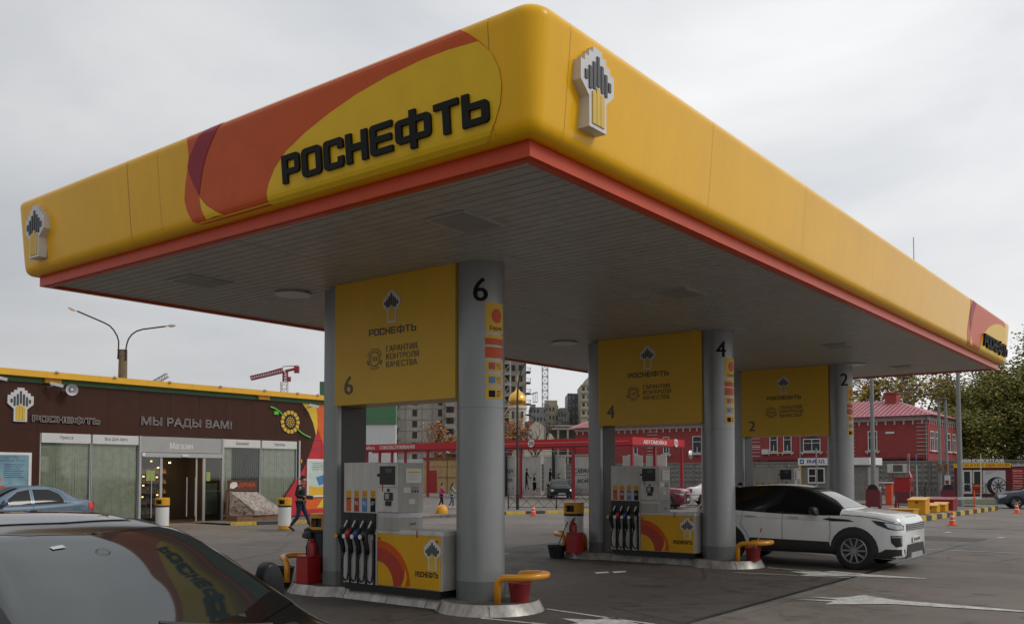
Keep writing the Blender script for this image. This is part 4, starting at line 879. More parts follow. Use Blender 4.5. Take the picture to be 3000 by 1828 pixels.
def arch(c, parent, sw, R, mt='cladding', z0=.2, grow=.07):
    o = [(sw+(R+grow)*cos(math.radians(a)), max(z0, R+(R+grow)*sin(math.radians(a)))) for a in range(-25, 206, 15)]
    return c.sdecal('wheel_arch', o, mt, parent, off=.006, d=.05)
def plate(c, parent, s, z, sg, w_=.26, shade='white', rear=False):
    q = MB(); f = (lambda a, b, e: c.P(s-e, a, b)) if not rear else (lambda a, b, e: c.P(s+e, -a, b))
    q.prism([(-w_,z-.055),(w_,z-.055),(w_,z+.055),(-w_,z+.055)], f, .012); p_ = q.build('number_plate', shade, parent)
    q = MB()
    for k in range(6): q.prism([(-w_+.05+.06*k,z-.03),(-w_+.09+.06*k,z-.03),(-w_+.09+.06*k,z+.03),(-w_+.05+.06*k,z+.03)], lambda a, b, e: f(a, b, e+.0125), .002)
    q.prism([(w_-.12,z-.02),(w_-.03,z-.02),(w_-.03,z+.04),(w_-.12,z+.04)], lambda a, b, e: f(a, b, e+.0125), .002); q.build('plate_marks', 'grey_text', p_)
def mirror(c, parent, s, z, mt, sg, big=1.0, tall=1.0):
    w0 = c.side(s, z)
    if tall > 1:      # close to the viewpoint: a shaped shell with its glass set into the rear face
        o = [(-.075,.02),(-.095,.11),(-.06,.205),(-.01,.225),(.05,.19),(.09,.11),(.10,.02),(.085,-.05),(.0,-.06)]
        if sg < 0: o = [(-a, b) for a, b in o][::-1]
        q = MB(); q.prism(o, lambda a, b, e: c.P(s-.06+e, sg*(w0+.12)+a, z+b), .11); b = bevel(q.build('mirror', mt, parent, smooth=True, auto=0), .035, 4, 30)
        q = MB(); q.bar(c.P(s, sg*(w0-.03), z-.02), c.P(s, sg*(w0+.09), z-.02), .05, .035); q.build('mirror_foot', 'cladding', b)
        q = MB(); q.prism([(a*.8, b_*.8+.015) for a, b_ in o], lambda a, b_, e: c.P(s+.051+e, sg*(w0+.12)+a, z+b_), .006); q.build('mirror_glass', 'chrome', b); return
    q = MB(); q.lathe([(cos(math.radians(a)), sin(math.radians(a))) for a in range(-90, 91, 10)], (0,0,0), 28); pw_ = lambda x_: math.copysign(abs(x_)**.62, x_)
    q.v = [tuple(Vector(c.P(s, sg*(w0+.13*big), z+.055*tall)) + Vector((pw_(a)*.07*big-.03*c_, pw_(b_)*.115*big*(1+.12*c_), pw_(c_)*.085*big*tall))) for a, b_, c_ in q.v]; b = q.build('mirror', mt, parent, smooth=True, auto=0)
    q = MB(); q.bar(c.P(s, sg*(w0-.03), z-.01), c.P(s, sg*(w0+.09), z+.0), .05, .035); q.build('mirror_foot', 'cladding', b)
    q = MB(); q.prism(ell(0, 0, .10*big, .065*big, 16), lambda a, b_, e: c.P(s+.055*big+e, sg*(w0+.13*big)+a, z+.05+b_), .012); q.build('mirror_glass', 'chrome', b)

# ---- white compact off-road car filling up at island 4
suv = thing('white_suv', 'white compact off-road car with black roof and tinted windows parked past the middle pump', 'car', (0,0,0))
C1 = Car(4.37,
 zt=[(0,.925),(.05,1.0),(.14,1.045),(.5,1.10),(.95,1.14),(1.12,1.16),(1.5,1.375),(1.95,1.565),(2.35,1.63),(3.0,1.62),(3.6,1.57),(4.0,1.50),(4.15,1.42),(4.3,1.10),(4.37,.95)],
 zb=[(0,.83),(.15,.965),(.5,1.02),(.95,1.04),(1.5,1.035),(2.4,1.05),(3.2,1.09),(3.9,1.13),(4.2,1.10),(4.37,.88)],
 wb=[(0,.70),(.04,.78),(.12,.86),(.28,.915),(.5,.945),(.88,.955),(1.6,.935),(2.4,.935),(3.1,.94),(3.5,.96),(4.0,.93),(4.25,.87),(4.37,.80)],
 wr=[(0,.62),(.2,.79),(.5,.82),(.95,.80),(1.12,.77),(1.5,.72),(1.95,.665),(2.4,.655),(3.6,.62),(4.2,.60),(4.37,.60)],
 zs=[(0,.26),(.2,.22),(.6,.24),(1.2,.27),(3.2,.27),(4.0,.30),(4.37,.40)])
C1.body(suv, ['car_white','car_black'], split=lambda s: s > 1.08)
c = C1
c.sdecal('side_window', [(1.40,1.045),(2.05,1.44),(2.28,1.49),(2.28,1.06)], 'window', suv); c.sdecal('side_window', [(2.33,1.065),(2.33,1.50),(2.9,1.50),(3.22,1.46),(3.22,1.10)], 'window', suv); c.sdecal('side_window', [(3.27,1.105),(3.27,1.455),(3.65,1.40),(3.98,1.26),(3.98,1.15)], 'window', suv)
c.tdecal('windscreen', [(1.15,-.66),(1.13,0),(1.15,.66),(1.93,.585),(1.95,0),(1.93,-.585)], 'windscreen', suv, off=.008)
c.sdecal('sill_cladding', [(.0,.245),(.0,.42),(.30,.42),(.40,.36),(1.32,.36),(1.36,.52),(3.0,.54),(3.06,.36),(3.98,.36),(4.02,.50),(4.33,.50),(4.33,.31),(3.9,.30),(3.1,.285),(1.3,.285),(.6,.25),(.2,.235)], 'cladding', suv, d=.05)
for sw in (.88, 3.54): arch(c, suv, sw, .37, grow=.09, z0=.26)
for sw in (.88, 3.54):
    for sg in (1, -1): wheel(suv, c.L/2-sw, sg*(c.side(sw, .7)+.012), .37, .23, sg, spokes=10)
c.line('door_seam', [(1.36,.53),(1.33,.70),(1.35,1.02)], suv); c.line('door_seam', [(2.31,.53),(2.31,1.05)], suv); c.line('door_seam', [(3.16,1.08),(3.2,.8),(3.06,.62),(3.0,.45)], suv)
c.line('crease', [(1.3,.92),(2.3,.945),(3.6,.985)], suv, w_=.006, mt='car_silver')
for s_ in (2.08, 2.98):
    for sg in (1, -1): q = MB(); q.bar(c.P(s_-.11, sg*(c.side(s_,.98)+.022), .975), c.P(s_+.11, sg*(c.side(s_,.98)+.022), .985), .018, .024); q.build('door_handle', 'silver', suv)
c.sdecal('side_vent', [(.86,.925),(1.30,.925),(1.50,.965),(1.36,.985),(.98,.965)], 'pump_black', suv, off=.008)
c.line('bonnet_seam', [(1.12,1.05),(.72,1.03),(.45,.995),(.20,.94),(.05,.90)], suv, w_=.012)
c.sdecal('headlight', [(.015,.785),(.02,.87),(.12,.905),(.30,.935),(.55,.965),(.44,.875),(.25,.80),(.12,.78)], 'pump_black', suv, off=.007, d=.03)
c.sdecal('headlight_lens', [(.02,.797),(.03,.858),(.13,.893),(.32,.918),(.25,.832),(.12,.795)], 'lamp_clear', suv, off=.012, d=.03)
q = MB(); q.prism([(-.56,.775),(.56,.775),(.60,.89),(-.60,.89)], lambda a, b, e: c.P(-.004-e, a, b), .02); gr = q.build('grille', 'pump_black', suv)
q = MB()
for z in (.79, .825, .86): q.prism([(-.54,z),(.54,z),(.55,z+.014),(-.55,z+.014)], lambda a, b, e: c.P(-.025-e, a, b), .01)
q.prism([(-.60,.77),(-.57,.77),(-.60,.90),(-.63,.90)], lambda a, b, e: c.P(-.004-e, a, b), .03); q.prism([(.60,.77),(.63,.90),(.60,.90),(.57,.77)], lambda a, b, e: c.P(-.004-e, a, b), .03); q.build('grille_bars', 'silver', gr)
c.sdecal('fog_lamp', [(.03,.48),(.03,.68),(.21,.68),(.20,.55),(.12,.46)], 'pump_black', suv, off=.008, d=.03); c.sdecal('fog_lamp_glass', [(.04,.640),(.04,.668),(.19,.667),(.19,.640)], 'lamp_clear', suv, off=.012, d=.03)
q = MB(); q.prism([(-.64,.26),(.64,.26),(.56,.50),(-.56,.50)], lambda a, b, e: c.P(-.004-e, a, b), .012); q.build('lower_intake', 'cladding', suv)
q = MB(); q.prism([(-.42,.24),(.42,.24),(.36,.34),(-.36,.34)], lambda a, b, e: c.P(-.018-e, a, b), .02); q.build('skid_plate', 'silver', suv)
plate(c, suv, -.02, .585, 1)
q = MB(); T_ = text('RANGE ROVER', (-.36, .035, .36, .075), sp=1.4); q.sheet(([(a, b, 0) for a, b, e in T_[0]], T_[1]), lambda a, b, e: c.P(b+.02, a, c.top(b+.02, a)+.006)); q.build('lettering', 'grey_text', suv)
for sg in (1, -1): mirror(c, suv, 1.62, 1.06, 'black_plastic', sg, 1.0)
q = MB(); q.box(.70-c.L/2+.0, -.55, 1.545, .95-c.L/2, .55, 1.575); q.build('roof_spoiler', 'car_black', suv)
q = MB(); q.prism([(0,0),(.14,0),(.10,.06),(.02,.07)], lambda a, b, e: (-1.35-a, -.015+e, 1.60+b), .03); q.build('aerial_fin', 'car_black', suv)
suv.location = (12.40, -.02+c.L/2-.10, 0); suv.rotation_euler = (0, 0, -PI/2)

# ---- dark car in the left foreground, nose toward the road
fgc = thing('dark_car', 'glossy dark car in the left foreground, its windscreen and roof mirroring sky and canopy', 'car', (0,0,0))
C2 = Car(4.75,
 zt=[(0,.72),(.08,.80),(.3,.88),(.8,.955),(1.05,.965),(1.2,1.0),(1.65,1.26),(2.15,1.49),(2.5,1.55),(3.0,1.595),(3.5,1.59),(4.0,1.52),(4.4,1.33),(4.75,1.04)],
 zb=[(0,.64),(.3,.80),(.8,.89),(1.3,.955),(2.3,.99),(3.4,1.01),(4.2,1.04),(4.75,.92)],
 wb=[(0,.66),(.05,.74),(.15,.84),(.4,.92),(.9,.955),(2.4,.955),(3.8,.955),(4.3,.91),(4.65,.82),(4.75,.74)],
 wr=[(0,.54),(.3,.75),(.9,.83),(1.3,.825),(1.8,.76),(2.3,.69),(2.8,.67),(3.5,.66),(4.2,.65),(4.75,.62)],
 zs=[(0,.25),(4.75,.28)])
C2.sub = 7
c = C2; c.body(fgc, ['car_black'], n=120)
c.tdecal('windscreen', [(1.42,-.83),(1.26,-.42),(1.22,0),(1.27,.42),(1.44,.745),(2.32,.62),(2.21,.38),(2.15,0),(2.21,-.38),(2.36,-.71)], 'windscreen', fgc, off=.004, d=.04)
q = MB()      # black band printed round the screen and the rubber at its top edge
T_ = tess(loops([[(1.39,-.845),(1.21,-.42),(1.17,0),(1.19,.42),(1.34,.84),(2.37,.70),(2.225,.39),(2.165,0),(2.225,-.39),(2.38,-.725)][::-1], [(1.45,-.81),(1.28,-.40),(1.24,0),(1.29,.40),(1.45,.735),(2.31,.61),(2.19,.36),(2.135,0),(2.19,-.36),(2.34,-.69)]]), .05, .05)
q.sheet(T_, lambda a, b, e: c.P(a, b, c.top(a, b)+.006)); q.build('screen_band', 'car_black', fgc, smooth=True, auto='keep')
c.tdecal('roof_glass', [(2.56,-.50),(2.48,0),(2.56,.50),(3.5,.50),(3.5,-.50)], 'windscreen', fgc, off=.004, d=.06)
q = MB(); T_ = tess(loops([[(2.545,-.515),(2.465,0),(2.545,.515),(3.515,.515),(3.515,-.515)], [(2.565,-.495),(2.485,0),(2.565,.495),(3.495,.495),(3.495,-.495)]]), .06, .06); q.sheet(T_, lambda a, b, e: c.P(a, b, c.top(a, b)+.0055)); q.build('roof_seam', 'rubber', fgc, smooth=True, auto='keep')
c.sdecal('side_window', [(1.62,1.03),(2.35,1.36),(2.75,1.42),(2.75,1.04)], 'window', fgc); c.sdecal('side_window', [(2.82,1.045),(2.82,1.42),(3.4,1.42),(3.9,1.28),(4.1,1.09)], 'window', fgc)
q = MB()
for sg in (1,): q.tube([c.P(s_, sg*(w_), z+.012) for s_, w_, z in ((1.38,.815,1.03),(1.6,.795,1.15),(1.9,.76,1.30),(2.3,.72,1.44),(2.7,.685,1.515),(3.2,.67,1.54),(3.8,.65,1.49))], .012, 6)
q.build('roof_trim', 'rubber', fgc, smooth=True)
c.sdecal('headlight', [(.02,.60),(.04,.70),(.3,.78),(.55,.80),(.35,.68),(.15,.60)], 'lamp_clear', fgc)
for sw in (.92, 3.75): arch(c, fgc, sw, .33, 'tyre')
for sw in (.92, 3.75):
    for sg in (1, -1): wheel(fgc, c.L/2-sw, sg*(c.side(sw, .6)+.012), .33, .21, sg, spokes=7)
for sg in (1, -1): mirror(c, fgc, 1.80, 1.05, 'car_dull_black', sg, .88, 1.65)
c.line('door_seam', [(1.5,.35),(1.45,.98)], fgc); c.line('door_seam', [(2.78,.35),(2.78,1.03)], fgc)
q = MB()
for p_, e_ in (((1.10,.45),(1.28,-.15)),((1.12,-.15),(1.25,-.62))):
    n = 6; q.tube([c.P(p_[0]+(e_[0]-p_[0])*k/n, p_[1]+(e_[1]-p_[1])*k/n, c.top(p_[0]+(e_[0]-p_[0])*k/n, p_[1]+(e_[1]-p_[1])*k/n)+.03) for k in range(n+1)], .012, 6)
q.build('wiper', 'rubber', fgc, smooth=True)
c.tdecal('cowl_grille', [(1.02,-.66),(.98,0),(1.02,.66),(1.15,.66),(1.10,0),(1.15,-.66)], 'rubber', fgc, off=.006)
# small things seen through and on the screen: sensor, sticker and the dim shape of the wheel
q = MB(); q.sheet(tess(loops([ell(1.93,-.07,.032,.042,20), ell(1.93,-.07,.028,.038,20)]), .03,.03), lambda a, b, e: c.P(a, b, c.top(a, b)+.010)); q.build('rain_sensor', 'cladding', fgc)
q = MB(); q.sheet(tess(poly([(1.99,-.33),(2.0,-.25),(2.03,-.255),(2.02,-.335)]), .03,.03), lambda a, b, e: c.P(a, b, c.top(a, b)+.010)); q.build('toll_tag', 'lamp_clear', fgc)
fgc.location = (-3.86, -1.80+c.L/2, 0); fgc.rotation_euler = (0, 0, math.radians(-86.5))

# ---- plain saloon cars
SED = Car(4.3,
 zt=[(0,.66),(.06,.76),(.3,.86),(.8,.93),(1.05,.97),(1.25,1.04),(1.75,1.33),(2.15,1.485),(2.6,1.53),(3.0,1.515),(3.3,1.44),(3.65,1.22),(3.85,1.11),(4.1,1.09),(4.27,1.04),(4.3,.98)],
 zb=[(0,.60),(.3,.76),(1.05,.88),(2.4,.92),(3.4,.97),(4.0,.99),(4.3,.90)],
 wb=[(0,.62),(.06,.72),(.2,.80),(.5,.85),(2.2,.86),(3.8,.85),(4.15,.81),(4.3,.74)],
 wr=[(0,.52),(.4,.72),(1.05,.74),(1.75,.66),(2.2,.60),(3.0,.59),(3.6,.64),(3.9,.70),(4.3,.66)],
 zs=[(0,.25),(4.3,.28)])
def sedan(name, label, mt, loc, rz, vis=True, sunvisor=False):
    t = thing(name, label, 'car', (0,0,0)); c = SED; c.body(t, [mt], n=60)
    c.sdecal('side_window', [(1.50,.97),(2.02,1.34),(2.36,1.41),(2.36,.97)], 'window', t); c.sdecal('side_window', [(2.46,.97),(2.46,1.41),(2.95,1.40),(3.22,1.27),(3.32,1.10),(3.32,.99)], 'window', t)
    c.tdecal('windscreen', [(1.10,-.66),(1.06,0),(1.10,.66),(2.05,.56),(2.1,0),(2.05,-.56)], 'window', t); c.tdecal('rear_window', [(3.02,-.53),(3.02,.53),(3.74,.60),(3.74,-.60)], 'window', t)
    c.line('door_seam', [(1.4,.35),(1.38,.93)], t); c.line('door_seam', [(2.41,.35),(2.41,1.0),(2.41,1.45)], t); c.line('door_seam', [(3.36,.95),(3.40,1.12),(3.25,1.32),(3.0,1.45)], t)
    for sg in (1, -1): mirror(c, t, 1.55, .97, mt, sg)
    for sw in (.85, 3.4): arch(c, t, sw, .31, 'tyre')
    for sw in (.85, 3.4):
        for sg in (1, -1): wheel(t, c.L/2-sw, sg*(c.side(sw, .55)+.01), .31, .19, sg, spokes=7)
    c.sdecal('headlight', [(.02,.56),(.03,.70),(.2,.74),(.42,.74),(.35,.62),(.15,.55)], 'lamp_clear', t, d=.03); c.sdecal('tail_light', [(4.29,.74),(4.10,.76),(4.10,1.0),(4.17,1.02),(4.29,.99)], 'lamp_red', t, off=.012, d=.03)
    q = MB(); q.prism([(-.45,.52),(.45,.52),(.5,.64),(-.5,.64)], lambda a, b, e: c.P(-.004-e, a, b), .015); q.build('grille', 'pump_black', t)
    for sg in (1,-1): q = MB(); q.prism([(.50,.78),(.73,.78),(.70,1.0),(.52,.99)] if sg>0 else [(-.50,.78),(-.52,.99),(-.70,1.0),(-.73,.78)], lambda a, b, e: c.P(c.L+.003+e, a, b), .015); q.build('tail_light', 'lamp_red', t)
    plate(c, t, -.02, .40, 1); plate(c, t, c.L+.01, .70, 1, rear=True)
    t.location = loc; t.rotation_euler = (0, 0, rz); return t
sedan('blue_saloon_car', 'dusty blue saloon car parked in front of the shop windows', 'car_blue', (8.05-2.15, 23.85, 0), PI)
sedan('white_saloon_car', 'white saloon car seen from behind beyond the middle pump', 'car_white', (44.1, 18.6, 0), math.radians(-56))
sedan('navy_saloon_car', 'dark blue car entering at the right edge of the photo', 'car_navy', (49.6, 2.9, 0), math.radians(108))
sedan('black_saloon_car', 'black car standing in the open car wash bay', 'car_dull_black', (51.7, 35.8, 0), math.radians(-140))
sedan('silver_saloon_car', 'pale silver car just visible over the bonnet of the white off-road car', 'car_silver', (22.6, 6.0, 0), math.radians(-88))
# dark red crossover by the middle pump
rs = thing('red_crossover', 'dark red crossover car with a black grille beyond the middle pump', 'car', (0,0,0)); c = C1
c.body(rs, ['car_red'], n=60); c.tdecal('windscreen', [(1.15,-.66),(1.13,0),(1.15,.66),(1.93,.585),(1.95,0),(1.93,-.585)], 'windscreen', rs, off=.008)
c.sdecal('side_window', [(1.40,1.045),(2.05,1.44),(2.9,1.49),(3.9,1.3),(3.9,1.13)], 'window', rs)
q = MB(); q.prism([(-.30,.78),(.30,.78),(.22,.60),(.40,.28),(-.40,.28),(-.22,.60)], lambda a, b, e: c.P(-.004-e, a, b), .02); q.build('grille', 'pump_black', rs); plate(c, rs, -.03, .50, 1)
c.sdecal('headlight', [(.015,.72),(.02,.80),(.30,.855),(.50,.87),(.30,.76),(.12,.71)], 'lamp_clear', rs, off=.01, d=.03); c.sdecal('fog_lamp', [(.02,.40),(.02,.55),(.12,.55),(.14,.42)], 'pump_black', rs, off=.008, d=.03)
for sw in (.88, 3.54): arch(c, rs, sw, .355)
for sw in (.88, 3.54):
    for sg in (1, -1): wheel(rs, c.L/2-sw, sg*(c.side(sw, .7)+.012), .355, .23, sg, spokes=7)
rs.location = (37.5, 20.0, 0); rs.rotation_euler = (0, 0, math.radians(-76))
# ================================================================== FARTHER PLACE; VM: r to the right, d away from the forecourt viewpoint, z up
VM = Matrix(((sin(YAW), cos(YAW), 0, CAM.x), (-cos(YAW), sin(YAW), 0, CAM.y), (0, 0, 1, 0), (0, 0, 0, 1)))
def V(r, d, z=0): return VM @ Vector((r, d, z))
def VMB(): q = MB(); q.T = VM; return q
def gV(d, r=0, z=0): return lambda a, b, c: (r+a, d-c, z+b)
m('brick_red', (0.33, 0.055, 0.052), rough=.8, var=.12, vs=2, dirt=.25); m('trim_white', (0.60, 0.57, 0.54), rough=.7, var=.08, dirt=.2); m('roof_tile', (0.48, 0.16, 0.19), rough=.45, var=.1)
m('win_dark', (0.03, 0.035, 0.04), rough=.12, var=.3); m('concrete_grey', (0.21, 0.205, 0.19), rough=.9, var=.18, vs=1.5, dirt=.35, bump=.2, bs=12); m('concrete_pale', (0.30, 0.28, 0.25), rough=.9, var=.15, vs=.4, dirt=.4)
m('wash_red', (0.50, 0.012, 0.02), rough=.35, var=.06); m('wash_post', (0.30, 0.015, 0.03), rough=.4); m('wash_wall', (0.62, 0.61, 0.57), rough=.6, var=.08, dirt=.2)
m('steel_dark', (0.03, 0.03, 0.032), rough=.6); m('kiosk_maroon', (0.14, 0.012, 0.018), rough=.5); m('yellow_wall', (0.52, 0.36, 0.16), rough=.7, var=.12, dirt=.35); m('pole_grey', (0.22, 0.23, 0.235), rough=.6, var=.1, dirt=.2)
m('sign_yellow', (0.80,0.52,0.02), rough=.4); m('letter_red', (.5,.02,.02), rough=.4); m('letter_blue', (.02,.03,.28), rough=.4); m('cone_orange', (.80,.11,.03), rough=.5)
m('maroon', (.16,.02,.03), rough=.45, var=.1, dirt=.15); m('crane_red', (.30,.03,.04), rough=.5); m('rust', (.22,.09,.04), rough=.9, var=.4); m('gold', (.78,.46,.10), rough=.2, metal=1.0, var=.12, vs=2)
m('far_cream', (.42,.38,.27), rough=.9, var=.08); m('far_grey', (.27,.27,.26), rough=.9, var=.1, vs=.5); m('far_blue', (.10,.12,.15), rough=.5); m('white_wall', (.52,.53,.54), rough=.7, var=.04); m('plaster', (.50,.46,.38), rough=.85, var=.1)
# ---- red brick house
xb, yb = 84.0, 16.73
rb = thing('red_house', 'long red plastered house with white trim and a pink tiled roof behind the fence', 'house', (xb, yb, 0))
q = MB(); q.box(xb, yb, 0, xb+12, 56, 7.0); q.build('wall', 'brick_red', rb)
q = MB(); q.box(xb-.06, yb-.06, 6.88, xb+12.06, 56.1, 7.30)
y = yb+.45
while y < 56: q.box(xb-.10, y-.07, 6.50, xb-.061, y+.07, 6.88); y += .82
x = xb+.4
while x < xb+12: q.box(x-.07, yb-.10, 6.5, x+.07, yb-.061, 6.88); x += .82
q.build('cornice', 'trim_white', rb)
q = MB()
ez, rz_ = 7.32, 9.25
q.add([(xb-.6,yb-.6,ez),(xb+12.6,yb-.6,ez),(xb+12.6,56.6,ez),(xb-.6,56.6,ez),(xb+5.8,yb+4.4,rz_),(xb+6.2,56,rz_)], [(0,3,5,4),(0,4,1),(1,4,5,2),(2,5,3)])
rf = q.build('roof', 'roof_tile', rb)
q = MB()
n = 90
for i in range(n):     # courses of pressed tiles on the slope that faces the forecourt
    yy = yb-.5+i*.44
    k = min(1, max(0, (yy-yb+.6)/5.0)); q.bar((xb-.62, yy, ez+.02), (xb-.62+6.4*k, yy, ez+.02+(rz_-ez)*k), .10, .05)
for j in range(1, 16):
    k = j/16; q.bar((xb-.6+6.4*k, yb-.6+5*k, ez+(rz_-ez)*k+.03), (xb-.6+6.4*k, 56, ez+(rz_-ez)*k+.03), .06, .03)
q.build('tile_ridges', mat('roof_tile_edge', (.58,.27,.30), rough=.5), rf)
q = MB(); q.box(xb+4.2, 20.6, 8.3, xb+5.4, 21.7, 9.8); q.box(xb+4.1, 20.5, 9.8, xb+5.5, 21.8, 9.9); q.build('chimney', 'brick_red', rf)
q = MB(); q.box(xb-.62, yb-.62, 7.22, xb+12.6, yb-.5, 7.34); q.box(xb-.66, yb-.6, 7.22, xb-.6, 56, 7.32); q.build('gutter', 'maroon', rb)
q = MB()
for (a, b) in ((yb+.02, yb+1.0), (23.35, 23.95), (33.0, 34.1), (38.2,38.9), (45.0,46.3)):
    for k in range(9): q.box(xb-.05, a, 3.7+.36*k, xb-.001, b, 3.75+.36*k)
q.box(xb-.05, 32.2, 3.2, xb-.001, 33.0, 3.3); q.box(xb-.05, 33.0, 4.6, xb-.001, 34.3, 4.7); q.box(xb-.05, 34.2, 3.3, xb-.001, 34.3, 4.6); q.build('corner_bands', 'trim_white', rb)
def hwin(yc, w_, z0, z1, arch_=False):
    q = MB(); h = w_/2; q.box(xb-.03, yc-h, z0, xb-.002, yc+h, z1)
    if arch_: q.add([(xb-.03, yc+h*cos(t), z1+.35*sin(t)) for t in [PI*k/10 for k in range(11)]], [tuple(range(11))])
    pw = q.build('window', 'win_dark', rb)
    q = MB(); t = .075
    q.box(xb-.07,yc-h-t,z0-t,xb-.032,yc-h,z1+t); q.box(xb-.07,yc+h,z0-t,xb-.032,yc+h+t,z1+t); q.box(xb-.07,yc-h,z1,xb-.032,yc+h,z1+t); q.box(xb-.07,yc-h,z0-t,xb-.032,yc+h,z0)
    q.box(xb-.065,yc-.03,z0,xb-.032,yc+.03,z1*.35+z0*.65 if w_ < 1.2 else z1); q.box(xb-.065,yc-h,z1*.66+z0*.34,xb-.032,yc+h,z1*.66+z0*.34+.05); q.build('frame', 'white', pw)
    q = MB(); q.box(xb-.22, yc-h-.3, z0-.26, xb-.001, yc+h+.3, z0-.12)
    for s_ in (-1, 1): q.box(xb-.18, yc+s_*(h+.12)-.06, z0-.42, xb-.001, yc+s_*(h+.12)+.06, z0-.26)
    q.build('sill', 'trim_white', pw)
for yc, w_ in ((21.7,.72),(31.55,.72),(30.1,.72),(25.4,.72),(36.2,.8),(40.15,.95),(43.9,.6),(48.0,.8),(51.2,.8)): hwin(yc, w_, 4.2, 5.9)
hwin(27.6, 1.6, 4.2, 5.3, True)
for xa, xc_ in ((84.75,85.95),(86.75,87.8),(90.5,92.4),(93.6,94.8)):
    q = MB(); q.box(xa,yb-.03,4.2,xc_,yb-.002,5.8); pw = q.build('window', 'win_dark', rb)
    q = MB(); q.box(xa-.08,yb-.07,4.12,xa,yb-.032,5.88); q.box(xc_,yb-.07,4.12,xc_+.08,yb-.032,5.88); q.box(xa,yb-.07,5.8,xc_,yb-.032,5.88); q.box(xa,yb-.065,5.2,xc_,yb-.032,5.27); q.box((xa+xc_)/2-.04,yb-.065,4.2,(xa+xc_)/2+.04,yb-.032,5.8); q.box(xa-.3,yb-.2,3.95,xc_+.3,yb-.001,4.08); q.build('frame', 'white', pw)
q = MB(); q.box(xb-.05, 19.7, 5.68, xb-.001, 20.5, 5.86); q.build('street_plate', 'white', rb)
q = MB(); q.tube([(xb-.12,17.05-.2,3.2),(xb-.12,17.05-.2,6.9),(xb-.5,17.0-.3,7.2)], .05, 6); q.tube([(xb-.12,28.75,3.2),(xb-.12,28.75,6.9)], .10, 6); q.tube([(xb-.12,37.9,3.2),(xb-.12,37.9,7.0)], .07, 6); q.build('downpipe', 'pole_grey', rb)
q = MB(); q.box(xb-.4, 32.0, 3.9, xb-.02, 32.7, 4.4); q.build('air_conditioner', 'silver_light', rb)
q = MB(); q.box(xb-1.4, 24, 3.25, xb-.2, 33.5, 3.40); q.box(xb-.8, 17, 3.25, xb-.02, 23.8, 3.42); q.build('porch_roof', 'maroon', rb)
# ---- concrete fence
XF = 78.0
cf = thing('concrete_fence', 'grey concrete slab fence with raised blocks, running in front of the red house', 'fence', (XF, 20, 0))
k = 0; yy = -20.0; pan = None
while yy < 62:
    q = MB(); q.box(XF, 0.0+.06, 0, XF+.12, 3.14, 2.95); q.box(XF-.05,.06,.55,XF-.001,3.14,.90); q.box(XF-.05,.06,2.86,XF+.14,3.14,3.02)
    if pan is None:
        for i in range(4):
            for j in range(6):
                cy_, cz = .33+.508*j, 1.17+.46*i
                q.add([(XF-.001,cy_-.22,cz-.19),(XF-.001,cy_+.22,cz-.19),(XF-.001,cy_+.22,cz+.19),(XF-.001,cy_-.22,cz+.19),(XF-.07,cy_-.10,cz-.02),(XF-.07,cy_+.10,cz-.02),(XF-.07,cy_+.10,cz+.10),(XF-.07,cy_-.10,cz+.10)], [(0,1,5,4),(1,2,6,5),(2,3,7,6),(3,0,4,7),(4,5,6,7)])
        pan = q.build('panel', 'concrete_grey', cf); pan.location.y += 20 - 20 + yy - 0 if False else yy
        q = MB(); q.box(XF-.10,-.06,0,XF+.16,.06,3.0); post = q.build('post', 'concrete_grey', cf); post.location.y = yy
    else:
        a = dup(pan, parent=cf); a.location.y = yy; a = dup(post, parent=cf); a.location.y = yy
    yy += 3.2
# ---- tyre kiosk
kk = thing('tyre_kiosk', 'small maroon tyre repair kiosk with a yellow sign and a wheel poster', 'kiosk', (75, 10.5, 0)); XK = 75.0
q = MB(); q.box(XK, 7.5, .0, XK+2.6, 12.6, 2.5); q.build('wall', 'kiosk_maroon', kk)
q = MB(); q.box(XK-.18, 8.45, 2.36, XK-.002, 12.6, 2.70); sb = q.build('sign_board', 'sign_yellow', kk)
q = MB(); q.sheet(text('ПРОКАТКА ДИСКОВ', (.08,.06,4.05,.29), bold=.04), fX(XK-.184, 12.58, 2.36)); q.build('lettering', 'letter_red', sb)
q = MB(); q.sheet(text('ШИНОМОНТАЖ', (0,0,3.2,.30), .06, bold=.05), fX(XK-.05, 12.1, 2.76)); q.box(XK-.05, 8.9, 2.72, XK-.02, 12.2, 2.75); q.build('roof_letters', 'white', kk)
q = MB(); q.box(XK-.06, 11.28, .25, XK-.001, 12.0, 2.16); dd = q.build('door', 'white', kk)
q = MB(); q.box(XK-.08, 11.42, .45, XK-.061, 11.86, 1.0); q.box(XK-.08, 11.42, 1.1, XK-.061, 11.86, 2.05); q.build('pane', 'win_dark', dd)
q = MB(); q.box(XK-.06, 10.55, .25, XK-.001, 11.22, 2.16); wd_ = q.build('window', 'white', kk)
q = MB(); q.box(XK-.08, 10.66, .95, XK-.061, 11.12, 2.05); q.build('pane', 'win_dark', wd_)
q = MB(); q.box(XK-.05, 8.85, .27, XK-.001, 10.48, 2.14); po = q.build('poster', 'silver_light', kk)
q = MB(); f = fX(XK-.052, 10.48, .27); q.sheet(loops([ell(.98,.62,.72,.72,28), ell(1.12,.62,.52,.62,24)]), f); q.build('tyre_print', 'pump_black', po)
q = MB()
for k in range(9):
    a = 2*PI*k/9+.2; q.sheet(poly([(1.12+.06*cos(a-.9),.62+.06*sin(a-.9)),(1.12+.46*cos(a-.1),.62+.56*sin(a-.1)),(1.12+.46*cos(a+.1),.62+.56*sin(a+.1)),(1.12+.06*cos(a+.9),.62+.06*sin(a+.9))]), lambda a_, b, c: f(a_, b, c+.003))
q.build('wheel_print', 'grey_text', po)
